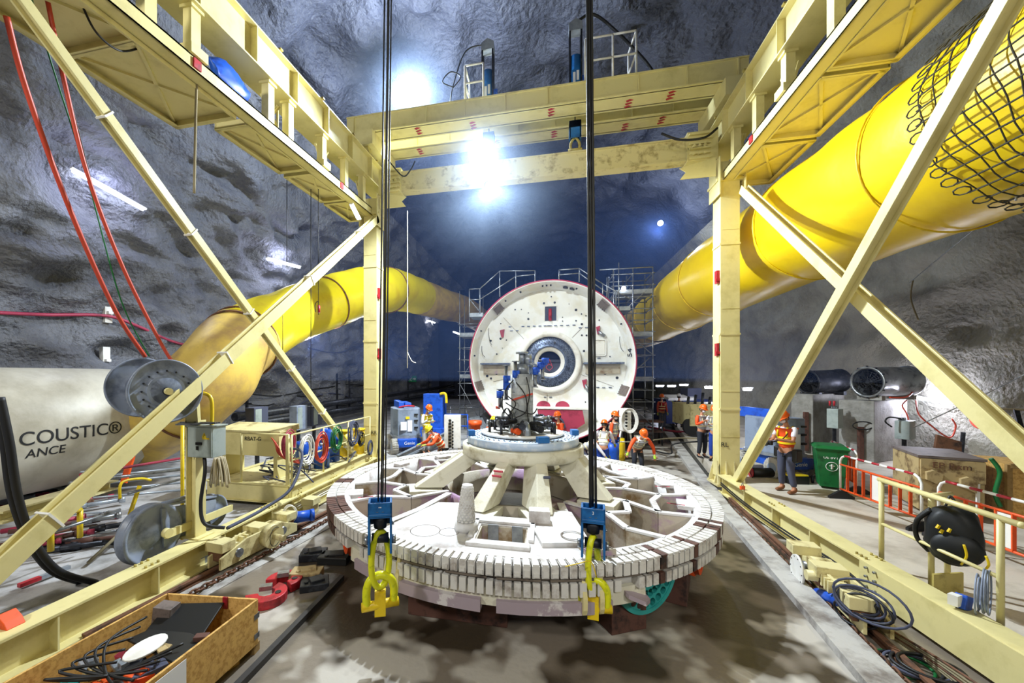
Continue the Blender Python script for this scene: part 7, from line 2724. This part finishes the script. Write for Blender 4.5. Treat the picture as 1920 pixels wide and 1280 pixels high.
    if mask:
        put(MB().sph((0, -.055, .075), (.06, .062, .048), 8), 'face_mask', 'shirtwhite')
    if helmet:
        hm = MB().lathe([(.118, .165), (.116, .17), (.112, .20), (.10, .25), (.07, .29), (.03, .305), (0, .308)], 24, Matrix.Diagonal((.95, 1.12, 1, 1)))
        hm.lathe([(.112, .172), (.128, .162), (.128, .168), (.112, .18)], 24, Matrix.Translation((0, -.006, 0)) @ Matrix.Diagonal((.95, 1.15, 1, 1)))
        hm.ext([(-.07, -.12, .165), (.07, -.12, .165), (.05, -.175, .155), (-.05, -.175, .155)], (0, 0, .008))
        hm.tube([V((0, .1 * math.cos(a) * 1.05, .18 + .125 * math.sin(a))) for a in [PI * k / 10 for k in range(11)]], .012, 6)
        h_ = put(hm, 'helmet', helmet)
        put(MB().tube([V((.075, -.02, .16)), V((.06, -.05, .06)), V((0, -.07, .03)), V((-.06, -.05, .06)), V((-.075, -.02, .16))], .005, 5), 'chin_strap', 'black', h_)
    # shirt with sleeves
    vd2 = {'che': (chest, (.168, .118)), 'wai': (waist, (.145, .11)), 'pel': (U(0, 0, .98), (.145, .115)), 'nek0': (U(0, 0, 1.455), (.085, .075))}
    ed2 = [('che', 'wai'), ('wai', 'pel'), ('che', 'nek0')]
    vs, fs = skinned((vd2, ed2), None, 'x', t)
    MB().add([v * s for v in vs], fs, True).build('shirt', c['top'], t, w=False)
    for k, q in (('L', 1), ('R', -1)):
        short = c.get('short')
        e2 = sh[k] + (el[k] - sh[k]) * (.75 if short else 1)
        vd3 = {'0': (sh[k] - V((.05 * q, 0, 0.0)), .075), 's': (sh[k], .07), 'e': (e2, .056)}
        ed3 = [('0', 's'), ('s', 'e')]
        if not short:
            vd3['w'] = (wr[k] - (wr[k] - el[k]) * .08, .04)
            ed3.append(('e', 'w'))
        vs, fs = skinned((vd3, ed3), None, 'x', t)
        MB().add([v * s for v in vs], fs, True).build('sleeve', c['sleeve'], t, w=False)
        if c['hand']:
            hv = (wr[k] - el[k]).normalized()
            vs, fs = skinned(({'a': (wr[k] - hv * .02, .034), 'b': (wr[k] + hv * .05, (.044, .028)), 'c': (wr[k] + hv * .12, (.036, .022))}, [('a', 'b'), ('b', 'c')]), None, 'x', t)
            MB().add([v * s for v in vs], fs, True).build('glove', c['hand'], t, w=False)
    if c['vest']:
        vd4 = {'che': (U(0, 0, 1.28), (.182, .13)), 'wai': (U(0, 0, 1.1), (.165, .128)), 'pel': (U(0, 0, .93), (.165, .13)), 'up': (U(0, 0, 1.41), (.15, .11))}
        vs, fs = skinned((vd4, [('che', 'wai'), ('wai', 'pel'), ('che', 'up')]), None, 'x', t)
        vb = MB().add([v * s for v in vs], fs, True)
        ve = vb.build('vest', c['vest'], t, w=False)
        b = MB()
        for z, rx_, ry_ in ((1.08, .170, .134), (1.2, .174, .134)):
            ring = [U(rx_ * math.cos(a), ry_ * math.sin(a), z) * s for a in [2 * PI * j / 28 for j in range(28)]]
            ring2 = [U(rx_ * math.cos(a), ry_ * math.sin(a), z + .045) * s for a in [2 * PI * j / 28 for j in range(28)]]
            b.add(ring + ring2, [(j, (j + 1) % 28, 28 + (j + 1) % 28, 28 + j) for j in range(28)], True)
        for x_ in (-.1, .1):
            for y_ in (-1, 1):
                b.tube([U(x_, .125 * y_, 1.24) * s, U(x_ * .95, .112 * y_, 1.36) * s, U(x_ * .9, .07 * y_, 1.46) * s], .02 * s, 6)
        b.build('reflective_band', c.get('band', 'reflect'), ve, w=False)
    for k in 'LR':
        pass
    vd5 = {'pel': (hip + V((0, 0, .02)), (.15, .115))}
    ed5 = []
    for k in 'LR':
        vd5['h' + k] = (hp[k] + V((0, 0, -.04)), .105); vd5['k' + k] = (kn[k], .075); vd5['a' + k] = (an[k] + V((0, 0, .04)), .062)
        ed5 += [('pel', 'h' + k), ('h' + k, 'k' + k), ('k' + k, 'a' + k)]
    vs, fs = skinned((vd5, ed5), None, 'x', t)
    MB().add([v * s for v in vs], fs, True).build('trousers', c['legs'], t, w=False)
    for k in 'LR':
        vs, fs = skinned(({'a': (an[k] + V((0, .02, .06)), .052), 'b': (an[k] + V((0, .02, -.03)), (.05, .052)), 'c': (an[k] + V((0, -.1, -.045)), (.045, .04)), 'd': (an[k] + V((0, -.18, -.055)), (.042, .03))}, [('a', 'b'), ('b', 'c'), ('c', 'd')]), None, 'x', t)
        b = MB().add([V((v.x, v.y, max(v.z, .0))) * s for v in vs], fs, True)
        b.build('boot', c['boot'], t, w=False)
    return t


# photographer seen from behind, turned to the left
ph = person('person', 'photographer in orange vest, white shirt and orange helmet looking down at a camera', G(1475, 922, 0), R(-62), 1.9, lean=.05, head_pitch=.5, c=dict(top='shirtwhite', sleeve='shirtwhite', short=1, vest='vestorange', legs='slate', boot='boot', hand=None, band='vestyellow'),
            arms={'L': ((.04, -.12, -.26), (-.1, -.36, -.22)), 'R': ((-.02, -.10, -.27), (.08, -.38, -.24))}, legs={'L': ((.12, -.06, .5), (.16, .0, .09)), 'R': ((-.1, -.02, .5), (-.14, .06, .09))})
cm = thing('photo_camera', 'black camera held in both hands of the photographer', 'camera', (0, 0, 0))
wp = ph.matrix_basis
bpy.context.view_layer.update()
cp = ph.matrix_world @ V((0.0, -.56, 1.22))
cm.location = cp
OFF[cm.name] = V(cp)
MB().ob(cp, (.14, .08, .1), R(-62)).build('casing', 'black', cm, bevel=.01)
MB().cyl(cp, cp + V((-.1, -.05, -.04)), .035, n=14).build('lens', 'black', cm)
MB().tube(spl([cp, ph.matrix_world @ V((.12, -.3, 1.32)), ph.matrix_world @ V((.1, -.02, 1.52)), ph.matrix_world @ V((.0, .1, 1.42))], 6), .012, 6).build('strap', 'black', cm)
bg = ph.matrix_world @ V((-.2, .12, .95))
t = tag(MB().ob(bg, (.2, .3, .26), R(-62)).build('waist_bag', 'black', at=bg, bevel=.03), 'black waist bag hanging at the hip of the photographer', 'bag')
bg = ph.matrix_world @ V((.25, -.02, .92))
t = tag(MB().ob(bg, (.12, .2, .3), R(-62)).build('waist_bag', 'black', at=bg, bevel=.03), 'black pouch on the near hip of the photographer', 'bag')

fold = {'L': ((.06, -.02, -.28), (-.12, -.24, -.2)), 'R': ((-.06, -.02, -.28), (.02, -.26, -.12))}
person('person', 'worker in grey vest with orange sleeves holding a phone left of the column', G(1316, 858, 0), R(28), 1.74, head_pitch=.35, c=dict(legs='jeans', hand=None), arms=fold)
person('person', 'worker in blue trousers partly hidden by the right column', G(1341, 864, 0), R(-35), 1.76, head_pitch=.3, c=dict(legs='bluepants', sleeve='shirtwhite', vest='vestgrey', hand=None), arms=fold)
person('person', 'worker bending over the far rim with green gloves and orange sleeves', PD(1203, 872, 11.9).xy.to_3d() + V((0, .25, -.3)), R(8), 1.74, lean=.85, head_pitch=-.1, pel=(0, .25, .9),
       arms={'L': ((.12, -.12, -.22), (.1, -.26, -.44)), 'R': ((-.16, -.14, -.18), (-.3, -.32, -.36))}, legs={'L': ((.11, .12, .48), (.12, .2, .09)), 'R': ((-.11, .12, .48), (-.12, .24, .09))})
person('person', 'worker in blue trousers standing by the white slim machine', PD(1151, 845, 13.9).xy.to_3d() + V((0, 0, -.3)), R(60), 1.78, head_pitch=.2, c=dict(legs='bluepants'))
person('person', 'worker in white coverall and orange helmet seen from behind', PD(1131, 840, 12.6).xy.to_3d() + V((0, 0, -.35)), R(165), 1.7, lean=.35, c=dict(sleeve='shirtwhite', vest='shirtwhite', legs='bluepants'), arms={'L': ((.08, -.12, -.25), (.1, -.3, -.4)), 'R': ((-.08, -.12, -.25), (-.1, -.3, -.4))})
person('person', 'crouching worker in pale coverall reaching toward the hub', PD(1104, 840, 12.9).xy.to_3d() + V((0, 0, -.35)), R(75), 1.7, lean=1.15, pel=(0, .2, .85), c=dict(sleeve='shirtwhite', vest='vestgrey', legs='slate'), arms={'L': ((.05, -.18, -.2), (.05, -.34, -.4)), 'R': ((-.05, -.18, -.2), (-.05, -.34, -.4))}, legs={'L': ((.11, .05, .47), (.12, .2, .09)), 'R': ((-.11, .0, .47), (-.12, .24, .09))})
person('person', 'worker in orange with a pink helmet standing behind the hub', PD(1047, 850, 13.6).xy.to_3d() + V((0, 0, -.25)), R(-60), 1.75, head_pitch=.2, c=dict(top='vestorange', vest='vestorange', hand='glove', legs='slate'), arms=fold)
person('person', 'crouching worker with an orange helmet low behind the hub fittings', PD(1038, 850, 12.4).xy.to_3d() + V((0, .3, -.35)), R(-70), 1.62, lean=.9, pel=(0, .2, .8), c=dict(top='vestorange', vest='vestorange', legs='slate'), arms=fold)
person('person', 'worker in orange with a yellow helmet left of the pipe column', PD(921, 850, 13.2).xy.to_3d() + V((0, 0, -.3)), R(35), 1.72, lean=.2, head_pitch=.2, helmet='helmety', c=dict(top='vestorange', vest='vestorange', legs='jeans'))
person('person', 'worker in yellow vest and orange helmet beside the blue mast lift', PD(799, 846, 14.6).xy.to_3d() + V((0, 0, -.06)), R(60), 1.75, lean=.1, head_pitch=.45, c=dict(sleeve='shirtwhite', vest='vestyellow', legs='vestgrey', band='reflect'), arms=fold)
person('person', 'bending worker in orange vest and yellow helmet near the boom lift', PD(813, 868, 12.3).xy.to_3d() + V((.1, .1, -.3)), R(-50), 1.72, lean=.65, head_pitch=.1, pel=(0, .18, .9), helmet='helmety', c=dict(vest='vestorange', sleeve='vestorange', legs='jeans'), arms={'L': ((.05, -.16, -.2), (.02, -.4, -.22)), 'R': ((-.05, -.16, -.2), (-.02, -.4, -.25))})
person('person', 'distant man in a red vest standing before the dark machine', PD(1241, 806, 20.5).xy.to_3d(), R(20), 1.75, c=dict(vest='red', sleeve='hosered', legs='slate'))
person('person', 'distant man in dark blue reaching over the dark machine', PD(1273, 802, 21.5).xy.to_3d(), R(160), 1.72, c=dict(vest='navy', sleeve='navy', legs='navy', top='navy'), helmet='shirtwhite', arms={'L': ((.1, -.15, -.12), (.15, -.38, -.05)), 'R': ((-.1, -.15, -.12), (-.15, -.38, -.05))})
